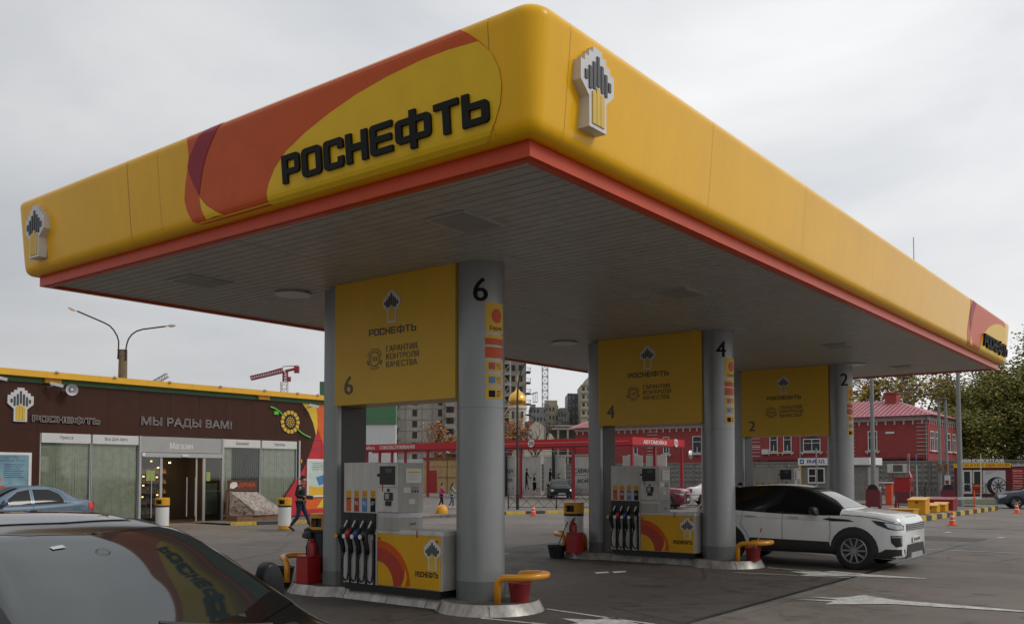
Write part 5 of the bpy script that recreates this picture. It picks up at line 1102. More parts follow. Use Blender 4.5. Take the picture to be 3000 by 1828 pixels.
q = MB(); q.sheet(text('ШИНЫ ДИСКИ', (.25,1.72,1.0,1.80)), f, .003); q.sheet(text('ремонт', (.2,1.58,.7,1.66)), f, .003); q.build('lettering', 'letter_red', po)
q = MB(); q.box(XK-.10, 7.55, .25, XK-.002, 8.40, 2.30); sc_ = q.build('price_board', 'red', kk)
q = MB()
for k, s_ in enumerate(('РЕМОНТ ШИН','ПРАВКА ДИСКОВ','СВАРКА АРГОН','ХРАНЕНИЕ','БАЛАНСИРОВКА')): q.sheet(text(s_, (.10,1.78-.40*k,.74,1.90-.40*k), bold=.02), fX(XK-.103, 8.40, .25)); q.sheet(poly([(.06,1.66-.40*k),(.80,1.66-.40*k),(.80,1.68-.40*k),(.06,1.68-.40*k)]), fX(XK-.103, 8.40, .25))
q.build('lettering', 'white', sc_)
q = MB(); q.sheet(text('МОЙКА', (.05,.03,.9,.28), .04, bold=.04), fX(XK-.05, 8.42, 2.40)); q.build('roof_letters', 'silver_light', kk)
q = MB(); q.box(73.6, 10.35, .3, 73.66, 11.0, 1.05); t = q.build('notice_stand', 'red'); tag(t, 'small red notice board standing in front of the tyre kiosk', 'notice board')
q = MB(); q.sheet(text('ШИНЫ', (.06,.55,.58,.68), bold=.03), fX(73.59, 11.0, .3)); q.tube([(73.63,10.45,0),(73.63,10.45,.3)], .02, 5); q.tube([(73.63,10.9,0),(73.63,10.9,.3)], .02, 5); q.build('lettering', 'sign_yellow', t)
# ---- exit booth
bt = thing('exit_booth', 'small grey guard booth with a blue and white exit sign', 'booth', (60, 18, 0))
q = MB(); q.box(60, 15.0, 0, 62.5, 19.75, 2.6); q.build('wall', 'concrete_grey', bt)
q = MB(); q.box(59.75, 14.8, 2.50, 62.7, 19.95, 3.02); sb = q.build('sign_board', 'white', bt)
f = fX(59.745, 19.93, 2.50); q = MB(); q.sheet(poly([(.12,.10),(.42,.10),(.42,.42),(.12,.42)]), f); q.sheet(text('ВЫЕЗД', (.66,.10,1.95,.42), bold=.05), f); q.build('lettering', 'letter_blue', sb)
q = MB(); q.sheet(poly([(.17,.22),(.27,.22),(.27,.15),(.38,.26),(.27,.37),(.27,.30),(.17,.30)]), f, .004); q.build('arrow', 'white', sb)
q = MB(); q.box(59.94, 18.05, 1.18, 59.99, 19.3, 2.32); wn = q.build('window', 'white', bt)
q = MB(); q.box(59.92, 18.75, 1.28, 59.938, 19.2, 1.68); q.box(59.92, 18.75, 1.76, 59.938, 19.2, 2.22); q.box(59.92, 18.14, 1.28, 59.938, 18.62, 2.22); q.build('pane', 'win_dark', wn)
q = MB(); q.box(59.8, 19.78, 0, 59.95, 19.92, 2.5); q.build('corner_post', 'sign_yellow', bt)
# ---- car wash
XC, YC = 49.0, 27.68
cw = thing('car_wash', 'open self-service car wash with a long red roof edge on red posts', 'car wash', (XC, 35, 0))
q = MB(); q.box(XC, YC, 3.92, XC+.12, 62, 4.46); q.box(XC+.12, YC, 3.92, XC+7.8, YC+.12, 4.46); q.box(XC+7.7, YC+.12, 3.95, XC+7.8, 62, 4.4); fa = q.build('roof_edge', 'wash_red', cw)
q = MB(); q.box(XC+.12, YC+.12, 4.2, XC+2.6, 62, 4.26); q.box(XC+.001, YC+.05, 3.82, XC+.10, 62, 3.919); q.box(XC+.12, YC+.02, 3.82, XC+7.7, YC+.1, 3.919); q.build('roof', 'steel_dark', cw)
q = MB(); q.box(XC-.008, YC+.3, 4.19, XC-.001, 44, 4.205); q.build('roof_line', 'white', fa)
f = fX(XC-.01, 62, 3.92); q = MB()
q.sheet(text('САМООБСЛУЖИВАНИЯ', (62-52.9,.10,62-48.7,.42), bold=.03), f); q.sheet(text('МОЙКА', (62-55.3,.10,62-53.5,.42), bold=.03), f); q.build('lettering', 'white', fa)
f2 = fY(YC-.01, XC, 3.92); q = MB(); q.sheet(text('АВТОМОЙКА', (1.5,.10,5.0,.46), bold=.04), f2); q.build('lettering', 'white', fa)
for ff, c in ((fX(XC-.02,36.5,4.19),(0,0)), (fY(YC-.02,XC+6.35,4.19),(0,0))):
    q = MB(); q.prism(ell(0,0,.33,.33,24), ff, .04); rd = q.build('round_sign', 'white', fa); q = MB(); q.sheet(text('24', (-.2,-.15,.2,.15), bold=.04), lambda a, b, c_: ff(a, b, .045)); q.sheet(loops([ell(0,0,.33,.33,24),ell(0,0,.29,.29,24)]), lambda a, b, c_: ff(a, b, .045)); q.build('lettering', 'letter_red', rd)
for y in (27.8, 32.75, 37.6, 42.5, 47.3, 49.9, 51.5, 53.0, 54.6):
    q = MB(); q.box(XC+.02, y-.09, 0, XC+.2, y+.09, 3.82); q.build('post', 'wash_post', cw)
for x, y in ((XC+3.4,YC+.15),(XC+7.6,YC+.15),(XC+5,33.3),(XC+5,38.0),(XC+5,42.9),(XC+5,48)):
    q = MB(); q.box(x-.09, y-.09, 0, x+.09, y+.09, 4.2); q.build('post', 'wash_post' if y < 28 else 'steel_dark', cw)
XW = XC+5.2
def wash_panel(ya, yb_, z1, items):
    q = MB(); q.box(XW, yb_, .12, XW+.06, ya, z1); p_ = q.build('wall_panel', 'wash_wall', cw); f = fX(XW-.004, ya, .12)
    q = MB(); q2 = MB()
    for it in items:
        if it[0] == 't': q.sheet(text(it[1], it[2], bold=.03, shear=.15), f)
        if it[0] == 'l': q2.sheet(poly([(it[1],it[2]),(it[3],it[2]),(it[3],it[2]+.05),(it[1],it[2]+.05)]), f)
        if it[0] == 'man':
            x = it[1]
            for l in (ell(x+.05,2.12,.09,.11,12),[(x-.10,1.35),(x+.12,1.35),(x+.14,1.95),(x-.08,1.98)],[(x-.10,.5),(x+.0,.5),(x+.10,1.35),(x-.10,1.35)],[(x+.18,.45),(x+.26,.45),(x+.12,1.34),(x+.02,1.34)],[(x+.10,1.75),(x+.16,1.85),(x+.36,1.45),(x+.58,1.42),(x+.58,1.37),(x+.32,1.38)]): q.sheet(poly(l), f)
        if it[0] == 'mc':
            x = it[1]
            for l in (ell(x,.95,.22,.16,12),[(x-.16,.5),(x+.18,.5),(x+.2,.86),(x-.18,.86)],ell(x-.05,.48,.12,.1,10),[(x-.18,1.1),(x-.14,1.1),(x-.02,1.72),(x+.2,1.78),(x+.2,1.82),(x-.08,1.78)],[(x-.1,1.2),(x+.12,1.2),(x+.08,1.5),(x-.08,1.5)]): q.sheet(poly(l), f)
    # checker of soap bubbles along the foot of the picture
    random.seed(int(ya*10))
    for i in range(int((ya-yb_-.2)/.09)):
        for j in range(6):
            if random.random() < .55: q2.sheet(poly([(.1+.09*i,.1+.09*j),(.165+.09*i,.1+.09*j),(.165+.09*i,.16+.09*j),(.1+.09*i,.16+.09*j)]), f)
    if q.v: q.build('print', 'letter_black', p_)
    if items: q2.build('print_red', mat('pale_red', (.36,.12,.14), rough=.6), p_)
wash_panel(44.8, 42.0, 3.3, [('t','CARWASH',(.5,1.80,2.55,2.2)),('t','МОЙКА',(1.0,1.1,2.45,1.5)),('l',.4,1.62,2.7)])
wash_panel(41.5, 39.4, 3.3, [('man',.6),('mc',1.45)]); wash_panel(39.1, 37.0, 3.3, [('man',.6),('mc',1.5)])
wash_panel(36.2, 33.2, 3.3, [('t','CARWASH',(.1,1.80,2.1,2.2)),('t','МОЙКА',(.4,1.05,2.0,1.45)),('l',.1,1.62,2.2)])
XW = XC+4.0
wash_panel(30.9, 29.2, 3.25, []); wash_panel(28.9, 27.2, 3.25, [('t','МОЙКА',(.35,1.7,1.6,2.0)),('t','САМООБСЛУЖИВАНИЯ',(.1,1.1,1.65,1.35)),('t','24 ЧАСА',(.5,.5,1.5,.75))])
q = MB(); q.box(XC+5.1, 33, 3.36, XC+5.2, 45, 3.42); q.box(XC+.3, 33, 3.55, XC+.36, 45, 3.60); q.build('rail', 'white_dirty', cw)
for y, z in ((30.0,3.7),(45,3.7)): camera_box(XC-.1, y, z, .2, 'white camera under the red car wash roof, '+('right' if y < 40 else 'left')+' part')
# old yellow wall with the red door, and the white sheeting beside it
def sh(x, y, z): return (x+6.0, -4.94+(y+4.94)*1.096, 1.843+(z-1.843)*1.096 if z > .1 else 0)
def shb(q, x0, y0, z0, x1, y1, z1): a = sh(x0, y0, z0); b = sh(x1, y1, z1); q.box(a[0], a[1], a[2], b[0], b[1], b[2])
t = thing('yellow_shed', 'rusty yellow metal shed with a red door behind the two children', 'shed', (62, 55, 0))
q = MB(); shb(q, 56, 44, 0, 60, 54.3, 3.35); q.build('wall', 'yellow_wall', t)
q = MB(); shb(q, 55.98, 52.6, .02, 55.999, 53.6, 2.23); q.build('door', 'red', t)
q = MB(); shb(q, 55.9, 44, 3.2, 55.999, 54.3, 3.42)
for y in (51.3, 49.4, 47): shb(q, 55.95, y, 0, 55.998, y+.05, 3.2)
shb(q, 55.97, 44, 1.55, 55.999, 52.5, 1.60); shb(q, 55.97, 44, 2.55, 55.999, 54.3, 2.58); q.build('rusty_edge', 'rust', t)
t = thing('white_shed', 'white sheet metal shed left of the yellow one, under the car wash roof', 'shed', (62.2, 66, 0)); q = MB(); shb(q, 56.2, 54.35, 0, 60, 75, 3.3); shb(q, 56.1, 54.4, 2.9, 56.19, 66, 3.1); q.build('wall', 'white_wall', t)
q = VMB(); q.box(-20, 95, 0, -12.1, 96, 7.05); t = thing('warehouse', 'white warehouse with a green upper band left of the concrete tower block', 'warehouse', V(-14, 95)); q.build('wall', 'white_wall', t)
q = VMB(); q.box(-20, 94.9, 7.06, -12.05, 96, 11.5); q.build('upper_band', 'shop_green', t)
# ---- concrete tower block shell
tb = thing('concrete_block', 'unfinished grey concrete apartment block with empty window openings', 'building', V(-20, 220)); D = 220
q = VMB(); q.box(-28, D, 0, -13.4, D+16, 34); q.build('wall', 'concrete_pale', tb)
for k in range(11):
    z = 5.2+2.66*k
    for r_, w_ in ((-23.4,1.15),(-17.3,1.0)):
        q = VMB(); q.box(r_-w_/2, D-.03, z, r_+w_/2, D-.001, z+1.6); q.build('window', 'dark_inside', tb)
    q = VMB(); q.box(-15.9, D-1.3, z-.35, -13.9, D-.01, z+.75); b = q.build('balcony', 'concrete_pale', tb); q = VMB(); q.box(-15.8, D-.04, z+.8, -14.0, D-.012, z+2.1); q.build('opening', 'dark_inside', b)
    q = VMB(); q.box(-28.4, D-1.2, z-.3, -27.0, D-.01, z+.9); b = q.build('balcony', 'concrete_grey', tb); q = VMB(); q.box(-28.3, D-.05, z+.95, -27.5, D-.012, z+2.1); q.build('opening', 'dark_inside', b)
q = VMB()
for k in range(12): q.box(-28, D-.06, 4.3+2.66*k, -13.4, D-.031, 4.38+2.66*k)
for r_ in (-25.6,-21.6,-19.2): q.box(r_-.05, D-.06, 0, r_+.05, D-.031, 34)
q.build('slab_joints', 'concrete_grey', tb)
# ---- second block under construction, clad in scaffolding
sb_ = thing('scaffolded_block', 'tall concrete block under construction behind the golden dome', 'building', V(1, 230)); D = 230
q = VMB(); q.box(-8, D, 0, 3.6, D+14, 46); q.build('wall', 'concrete_pale', sb_)
for k in range(15):
    for r_ in (-6.2,-4.2,-1.2, .4, 2.2):
        q = VMB(); q.box(r_-.45, D-.04, 3.6+2.7*k, r_+.45, D-.001, 5.1+2.7*k); q.build('window', 'dark_inside', sb_)
q = VMB()
for r_ in (-2.4,-.4): q.bar((r_, D-1.2, 8), (r_, D-1.2, 44), .16)
for k in range(14):
    z = 8+2.7*k; q.bar((-2.4, D-1.2, z), (-.4, D-1.2, z), .12); q.bar((-2.4 if k%2 else -.4, D-1.2, z), (-.4 if k%2 else -2.4, D-1.2, z+2.7), .10); q.box(-2.6, D-1.3, z, -.2, D-.01, z+.10)
q.build('hoist_frame', 'white_dirty', sb_)
q = VMB()
for k in range(12):
    z = 14+2.7*k; q.box(3.61, D-1.6, z, 4.7, D+3, z+.15); q.bar((3.7, D-1.6, z), (4.7, D-1.6, z+.9), .09); q.bar((4.65, D-1.6, z), (4.65, D-1.6, z+1.1), .09); q.bar((3.6, D-1.6, z+1.0), (4.7, D-1.6, z+1.0), .09)
q.bar((4.7,D-1.5,21.8),(6.4,D-1.5,22.4),.2); q.box(5.2,D-1.6,19.8,6.4,D-1.4,19.95)
for a in (5.3,5.8,6.3): q.bar((a,D-1.5,19.8),(a,D-1.5,22.4),.12)
q.build('scaffold', 'steel_dark', sb_)
# ---- church
D = 150; ch = thing('church', 'small white church with a single golden onion dome', 'church', V(1, 150)); 
q = MB(); c0 = V(.92, 151.4, 0)
q.lathe([(1.42,7),(1.42,12.6),(1.62,12.7),(1.62,12.95),(1.50,13.15),(1.30,13.2)], c0, 20); q.build('drum', 'plaster', ch, smooth=True)
q = MB(); q.lathe([(1.22,13.15),(1.36,13.4),(1.50,13.9),(1.50,14.35),(1.32,14.85),(.95,15.25),(.50,15.6),(.22,16.0),(.08,16.5)], c0, 24); dm = q.build('dome', 'gold', ch, smooth=True, auto=0)
q = MB(); q.bar(c0+Vector((0,0,16.4)), c0+Vector((0,0,18.1)), .09); u_ = Vector((sin(YAW), -cos(YAW), 0)); q.bar(c0+u_*.45+Vector((0,0,17.5)), c0-u_*.45+Vector((0,0,17.5)), .09); q.bar(c0+u_*.25+Vector((0,0,17.75)), c0-u_*.25+Vector((0,0,17.75)), .07); q.build('cross', 'gold', dm)
q = VMB()
for r_ in (.15, .92, 1.7): q.box(r_-.16, 149.8, 11.0, r_+.16, 150.05, 12.2)
q.build('window', 'win_dark', ch)
q = VMB(); q.box(-1.2, 150.5, 0, 5.2, 158, 8.2); q.prism([(2.0,0),(6.9,0),(6.9,7.7),(6.5,8.4),(6.0,8.7),(5.6,9.2),(5.0,9.9),(4.3,10.35),(3.7,10.5),(3.1,10.2),(2.6,9.4),(2.3,8.6),(1.9,8.2)], lambda a, b, c: (a, 150.2-c, b), .6); q.build('wall', 'plaster', ch)
q = VMB(); q.prism([(-1.4,8.0),(2.2,8.0),(2.6,9.6),(3.4,10.5),(0.0,10.5),(-.8,9.8)], lambda a, b, c: (a, 150.6+c, b), 7); q.build('roof', 'far_blue', ch)
q = VMB(); q.prism([(1.80,8.1),(2.3,8.2),(2.65,9.2),(3.15,10.05),(3.7,10.35),(3.7,10.62),(3.05,10.4),(2.5,9.6)], lambda a, b, c: (a, 149.5-c, b), .1); q.build('gable_edge', 'rust', ch)
# ---- distant blocks
def block(name, label, r0_, r1_, d, z1, mt, rows, cols_, steps=(), wmt='win_dark', dep=14):
    t = thing(name, label, 'building', V((r0_+r1_)/2, d), 'distant apartment blocks'); q = VMB(); q.box(r0_, d, 0, r1_, d+dep, z1)
    for (a, b, zz) in steps: q.box(a, d+.02, z1, b, d+dep-1, zz)
    q.build('wall', mt, t); h = z1/rows; q = VMB()
    for i in range(rows):
        for j in range(cols_):
            a = r0_+(r1_-r0_)*(j+.25)/cols_; b = r0_+(r1_-r0_)*(j+.75)/cols_
            if (i*5+j*3) % 7: q.box(a, d-.04, h*i+h*.3, b, d-.001, h*i+h*.75)
    q.build('windows', wmt, t)
    q = VMB()
    for i in range(rows): q.box(r0_-.02, d-.3, h*i+h*.92, r0_+(r1_-r0_)*.35, d-.05, h*(i+1)+.05)
    q.build('balconies', 'far_grey', t); return t
block('apartment_block', 'grey stepped apartment block left of the cream one, below the crane mast', 4.9, 9.6, 255, 20.6, 'far_grey', 9, 5, ((5.2,6.6,21.4),))
block('apartment_block', 'cream apartment block at the foot of the crane mast', 9.4, 13.2, 260, 21.5, 'far_cream', 9, 4, ((9.6,12.9,22.9),))
block('apartment_block', 'low grey apartment block between the cream one and the dark tower', 13.0, 16.2, 258, 19.6, 'far_grey', 9, 4, ((13.4,15.9,20.6),))
block('apartment_block', 'slim dark blue tower with pale floor lines', 16.0, 19.3, 262, 25.0, 'far_blue', 11, 3, wmt='far_grey')
block('apartment_block', 'pale yellow tower at the left edge of the middle rear pillar', 18.9, 24.5, 250, 26.3, 'far_cream', 12, 4, ((20.3,24.5,27.9),(21,24.5,28.6)))
t = thing('unfinished_building', 'open concrete frame of a low unfinished building beyond the car wash', 'building', V(9, 165)); q = VMB()
for z in (5.0, 7.4, 9.9, 10.4): q.box(6.2, 165, z, 15.5, 172, z+.35)
for k in range(6): q.box(6.4+1.75*k, 165.1, 0, 6.75+1.75*k, 165.5, 10.2)
q.box(6.3, 171, 0, 15.4, 171.3, 10); q.build('frame', 'concrete_pale', t)
# ---- cranes
def lattice(q, p, e, w_, n, t_=.12):
    p = Vector(p); e = Vector(e); d = (e-p)/n; ax = d.normalized(); h = Vector((0,1,0)); u = ax.cross(h).normalized()*w_/2; v = h*w_/2
    cs = [u+v, u-v, -u-v, -u+v]
    for c in cs: q.bar(p+c, e+c, t_)
    for i in range(n):
        a = p+d*i; b = a+d
        for j in range(4): q.bar(a+cs[j], b+cs[(j+1) % 4], t_*.7); q.bar(a+cs[j], a+cs[(j+1) % 4], t_*.7)
t = thing('tower_crane', 'red and white tower crane standing beyond the shop roof', 'crane', V(-50, 200), 'tower cranes')
q = VMB(); lattice(q, (-49.9,200,0), (-49.9,200,22.2), 1.3, 14); q.build('mast', 'white_dirty', t)
q = VMB(); lattice(q, (-57.2,200,22.95), (-50.2,200,24.6), .8, 14, .16); lattice(q, (-49.7,200,22.2), (-49.7,200,24.6), .9, 4, .14); q.bar((-50.2,200,25.3),(-57,200,23.3),.12); q.bar((-49.7,200,24.5),(-47,200,25.1),.5); q.bar((-50.3,200,25.5),(-46.8,200,25.7),.15); q.build('jib', 'crane_red', t)
q = VMB(); q.box(-47.7,199.5,24.1,-46.7,200.5,25.5); q.build('counterweight', 'crane_red', t)
q = VMB(); q.box(-49.3,199.4,22.2,-48.5,200.3,23.2); q.build('cab', 'crane_red', t)
t = thing('tower_crane', 'faint tip of a crane jib just above the shop roof beside the lamp post', 'crane', V(-115, 300), 'tower cranes')
q = VMB(); lattice(q, (-132,300,20), (-132,300,24), 1.2, 3); lattice(q, (-132,300,24), (-113.2,300,34.6), 1.3, 20, .13); q.build('jib', 'pole_grey', t); q = VMB(); lattice(q, (-132,300,0), (-132,300,20), 1.2, 10); q.build('mast', 'pole_grey', t)
t = thing('tower_crane', 'tall grey lattice crane mast rising behind the distant blocks', 'crane', V(8, 240), 'tower cranes')
q = VMB(); lattice(q, (8.7,240,0), (8.7,240,44), 1.5, 24, .16); q.build('mast', 'pole_grey', t); q = VMB(); lattice(q, (-10,240,45), (30,240,45), 1.3, 26, .14); q.box(7.9,239.4,42.5,9.5,240.6,44.5); q.build('jib', 'pole_grey', t)
# ---- lamp posts and poles
def lamp_head(q, p, d, s=1.0):
    """cobra head at p pointing along d"""
    d = Vector(d).normalized(); n_ = 7; q.tube([Vector(p)+d*x*s for x in (-.55,-.1,0,.15,.35,.55,.62)], [.05*s,.06*s,.11*s,.16*s,.16*s,.10*s,.02], 10)
t = thing('street_lamp', 'concrete street lamp with two curved arms standing behind the shop roof', 'street lamp', V(-14.52, 34))
q = VMB(); q.tube([(-14.52,34,0),(-14.51,34,6.5)], [.21,.15], 12); q.build('post', mat('old_concrete', (.16,.13,.10), rough=.9, var=.3, vs=5), t)
q = VMB(); q.tube([(-14.66,33.9,6.14),(-14.64,33.9,6.55),(-14.64,33.9,6.8),(-14.70,33.9,7.0),(-14.83,33.9,7.22),(-14.98,33.9,7.38),(-15.2,33.9,7.5),(-16.2,33.9,7.93)], .028, 8); q.tube([(-14.36,33.9,6.09),(-14.36,33.9,6.55),(-14.33,33.9,6.72),(-14.27,33.9,6.90),(-14.15,33.9,7.06),(-13.98,33.9,7.18),(-13.75,33.9,7.25),(-12.9,33.9,7.36)], .028, 8)
for z in (6.16, 6.48): q.bar((-14.68,33.9,z),(-14.34,33.9,z-.03),.04)
q.build('arms', 'steel_dark', t, smooth=True)
for p_, d_ in (((-16.3,33.9,7.97),(-1,0,.42)), ((-12.78,33.9,7.38),(1,0,.1))):
    q = VMB(); lamp_head(q, p_, d_, .42); q.build('lamp_head', 'silver_light', t, smooth=True)
t = thing('street_lamp', 'thin dark street lamp with a bowed top in front of the golden dome', 'street lamp', (31.8, 24.6, 0))
q = VMB(); b0 = VM.inverted() @ Vector((31.8,24.6,0)); r_, d_ = b0.x, b0.y
q.tube([(r_,d_,0),(r_,d_,5.9),(r_+.05,d_,6.7),(r_+.22,d_,7.4),(r_+.55,d_,7.95),(r_+1.0,d_,8.25)], [.085,.05,.045,.04,.035,.03], 8); q.build('post', 'steel_dark', t, smooth=True); q = VMB(); lamp_head(q, (r_+1.2,d_,8.3), (1,0,.1), .8); q.build('lamp_head', 'silver', t, smooth=True)
t = thing('street_lamp', 'tall grey lamp post by the red parking boxes on the right', 'street lamp', (46.5, 6.2, 0)); q = MB(); q.tube([(46.5,6.2,0),(46.5,6.2,9.4)], [.15,.085], 12); q.build('post', 'pole_grey', t, smooth=True); q = MB(); q.tube([(46.5,6.2,9.3),(46.9,5.6,9.6),(47.3,5.1,9.7)], .04, 6); lamp_head(q, (47.5,4.9,9.7), (.6,-.7,.05), 1); q.build('lamp_head', 'silver', t, smooth=True)
t = thing('street_lamp', 'grey lamp post rising behind the white off-road car, its lamp under the canopy edge', 'street lamp', (51, 12, 0)); q = MB(); q.tube([(51,12,0),(51,12,9.0)], [.16,.10], 12); q.build('post', 'pole_grey', t, smooth=True)
q = VMB(); b0 = VM.inverted() @ Vector((51,12,0)); q.tube([(b0.x,b0.y,7.6),(b0.x-1.3,b0.y-.1,7.3)], .04, 6); lamp_head(q, (b0.x-.75,b0.y-.1,7.62), (-1,0,0), .7); q.build('lamp_head', 'silver', t, smooth=True)
for k, (x, y) in enumerate(((65.2,11.45),(65.45,11.05))):
    t = thing('utility_pole', ('left' if k == 0 else 'right')+' one of the two thin utility poles carrying a grey meter box', 'utility pole', (x, y, 0), 'thin utility poles'); q = MB(); q.tube([(x,y,0),(x,y,7.45)], [.13,.09], 8); q.build('post', 'pole_grey', t, smooth=True)
    q = MB(); q.bar((x-.15,y+.25,7.3),(x-.15,y-.25,7.3),.10,.12); q.bar((x-.18,y+.1,2.35),(x-.18,y-.12,2.35),.3,.45); q.build('fittings', 'rust', t)
t = thing('payment_box', 'grey box with a red badge on the thin utility poles', 'meter box', (65, 11.0, .9)); q = MB(); q.box(64.9,10.75,1.0,65.05,11.1,1.75); q.build('housing', 'silver_light', t); q = MB(); q.box(64.88,10.8,1.15,64.899,11.05,1.4); q.build('badge', 'red', t)
# ---- parking boxes, bins and barriers on the traffic island (top at z=.134)
Z = .135
def crate(name, label, cat, x, y, wx, wy, h, mt, lidh=.05, slope=.10, grp=None):
    t = thing(name, label, cat, (0,0,0), grp); q = MB(); q.prism([(-wx/2,0),(wx/2,0),(wx/2,h),(-wx/2,h-slope)], lambda a, b, c: (a, -wy/2+c, b), wy); bevel(q.build('box', mt, t), .015)
    q = MB(); q.prism([(-wx/2-.04,h-slope),(wx/2+.03,h+.0),(wx/2+.03,h+lidh),(-wx/2-.04,h-slope+lidh)], lambda a, b, c: (a, -wy/2-.03+c, b+.003), wy+.06); q.build('lid', mt, t)
    q = MB(); q.box(-wx/2-.03,-.04,h-slope-.10,-wx/2-.001,.04,h-slope-.02); q.build('latch', 'steel_dark', t); t.location = (x, y, Z); return t
crate('grit_box', 'tall yellow box with a sloping lid, nearest on the striped kerb', 'grit box', 35.5, 5.55, .75, .70, .66, 'bin_yellow', grp='yellow and red grit boxes')
crate('grit_box', 'low yellow box with a handle, left of its low twin', 'grit box', 37.5, 5.5, .6, .55, .36, 'bin_yellow', grp='yellow and red grit boxes')
crate('grit_box', 'low yellow box with a handle, right of its low twin', 'grit box', 38.6, 5.4, .6, .55, .38, 'bin_yellow', grp='yellow and red grit boxes')
crate('grit_box', 'large dull red box with a sloping lid behind the low yellow ones', 'grit box', 40.6, 5.75, .9, 1.1, .56, 'red_deep', grp='yellow and red grit boxes')
q = MB(); q.box(33.6,5.3,Z,34.4,6.3,Z+.22); q.box(33.55,5.25,Z+.22,34.45,6.35,Z+.26); tag(q.build('low_yellow_box', 'bin_yellow'), 'very low yellow box lying just left of the tall yellow one', 'grit box')
def hood_bin(label, x, y, rz):
    t = thing('arched_bin', label, 'litter bin', (0,0,0), 'maroon arched litter bins'); q = MB(); o = [(-.27,.06),(.27,.06),(.27,.62)]+[(.27*cos(math.radians(a)), .62+.27*sin(math.radians(a))) for a in range(15,180,15)]+[(-.27,.62)]
    q.prism(o, lambda a, b, c: (c-.25, a, b), .5); q.build('shell', 'maroon', t); q = MB(); q.prism([(a*.8, (b-.06)*.8+.3) for a, b in o if b > .3], lambda a, b, c: (-.252-c, a, b), .004); q.build('opening', 'pump_black', t)
    q = MB(); q.box(-.2,-.24,0,-.15,-.19,.06); q.box(-.2,.19,0,-.15,.24,.06); q.box(.15,-.24,0,.2,-.19,.06); q.box(.15,.19,0,.2,.24,.06); q.build('feet', 'steel_dark', t); t.location = (x, y, Z); t.rotation_euler = (0,0,rz); t.scale = (1.25, 1.25, 1.25)
hood_bin('maroon arched bin beside the tall grey lamp post', 43.4, 6.15, .3); hood_bin('maroon arched bin just right of the lamp post behind the white car', 41.0, 9.05, .1)
t = thing('red_cabinet', 'red electrical cabinet with two glass windows raised on thin red legs', 'cabinet', (41, 7.6, Z)); q = MB(); q.box(40.75,7.25,1.0,41.35,8.0,1.66); bevel(q.build('housing', 'red', t), .01)
q = MB(); q.box(40.72,7.22,1.66,41.38,8.03,1.69); q.build('roof', 'red', t)
q = MB()
for x, y in ((40.8,7.3),(40.8,7.95),(41.3,7.3),(41.3,7.95)): q.box(x-.025,y-.025,.13,x+.025,y+.025,1.0)
q.build('legs', 'red_deep', t)
q = MB(); q.box(40.84,7.235,1.22,41.0,7.249,1.5); q.box(41.12,7.235,1.22,41.26,7.249,1.5); q.build('window', 'screen', t)
q = MB(); q.box(40.735,7.3,.4,40.76,7.9,.98); q.build('lower_board', 'maroon', t)
t = extinguisher((39.6,6.75,Z), 'small red extinguisher standing left of the tall yellow box')
q = MB(); q.bar((41.5,8.3,.55),(44.8,4.9,.64),.09,.12); t = thing('lowered_barrier', 'pale lowered barrier beam lying behind the yellow boxes', 'barrier', (42,8,.9)); q.build('beam', 'silver', t); q = MB(); q.box(41.5,8.1,Z,41.6,8.2,.50); q.build('support', 'steel_dark', t)
def barrier(label, x, y, h, arm):
    t = thing('parking_barrier', label, 'barrier', (x, y, 0), 'parking barriers'); q = MB(); q.box(x-.17,y-.17,0,x+.17,y+.17,h); bevel(q.build('cabinet', mat('barrier_orange', (.62,.07,.02), rough=.4), t), .02)
    q = MB(); q.box(x-.19,y-.19,h,x+.19,y+.19,h+.05); q.build('cap', 'red_deep', t); p_, e_ = Vector(arm[0]), Vector(arm[1]); n_ = 10; q = MB()
    for k in range(n_): q.bar(p_+(e_-p_)*k/n_, p_+(e_-p_)*(k+1)/n_, .05, .09, mi=k % 2 if arm[2] else 0)
    q.build('arm', ['white', 'red'], t)
barrier('orange parking barrier with its pale arm lowered, right of the farthest column', 62.0, 17.0, 1.35, ((62,17.0,1.25),(63.5,14.0,1.22),False))
barrier('orange parking barrier with a striped arm beside the red cabinet', 46.2, 9.75, 1.28, ((46.1,9.9,1.10),(45.6,10.9,1.08),True))
# signs
def round_sign(label, x, y, z, mt, ring, grp, dy=0):
    t = thing('road_sign', label, 'road sign', (x,y,0), grp); q = MB(); q.tube([(x,y,0),(x,y,z+.3)], .03, 8); q.build('post', 'silver', t)
    q = VMB(); b = VM.inverted() @ Vector((x,y,z)); q.prism(ell(0,z,.30,.30,24), lambda a, c, e: (b.x+dy+a*.38+e*.9, b.y-.05+a*.92-e*.38, c), .02); dsc = q.build('disc', ring, t); q = VMB(); q.prism(ell(0,z,.21,.21,24), lambda a, c, e: (b.x+dy+a*.38-e*.9-.004, b.y-.05+a*.92+e*.38-.004, c), .004); q.build('face', mt, dsc)
    return t
round_sign('round white sign with a red rim on the shared post near the red cabinet', 49.0, 9.4, 2.70, 'white', 'red', 'round road signs', -.12); round_sign('round blue sign on the post near the red cabinet', 49.4, 9.1, 2.66, 'fuel_blue', 'blue_bright', 'round road signs', -.02)
t = thing('road_sign', 'small red and white slanted board on the sign post above the red cabinet', 'road sign', (48.8,9.3,1.7)); q = VMB(); b = VM.inverted() @ Vector((48.8,9.3,0)); q.prism([(b.x-.10,1.55),(b.x+.18,1.55),(b.x+.12,2.05),(b.x-.12,2.02)], lambda a, c, e: (a, b.y-e, c), .02); o_ = q.build('board', 'red', t); q = VMB(); q.prism([(b.x-.10,2.0),(b.x-.04,2.02),(b.x+.15,1.56),(b.x+.08,1.56)], lambda a, c, e: (a, b.y-.021-e, c), .003); q.build('stripe', 'white', o_)
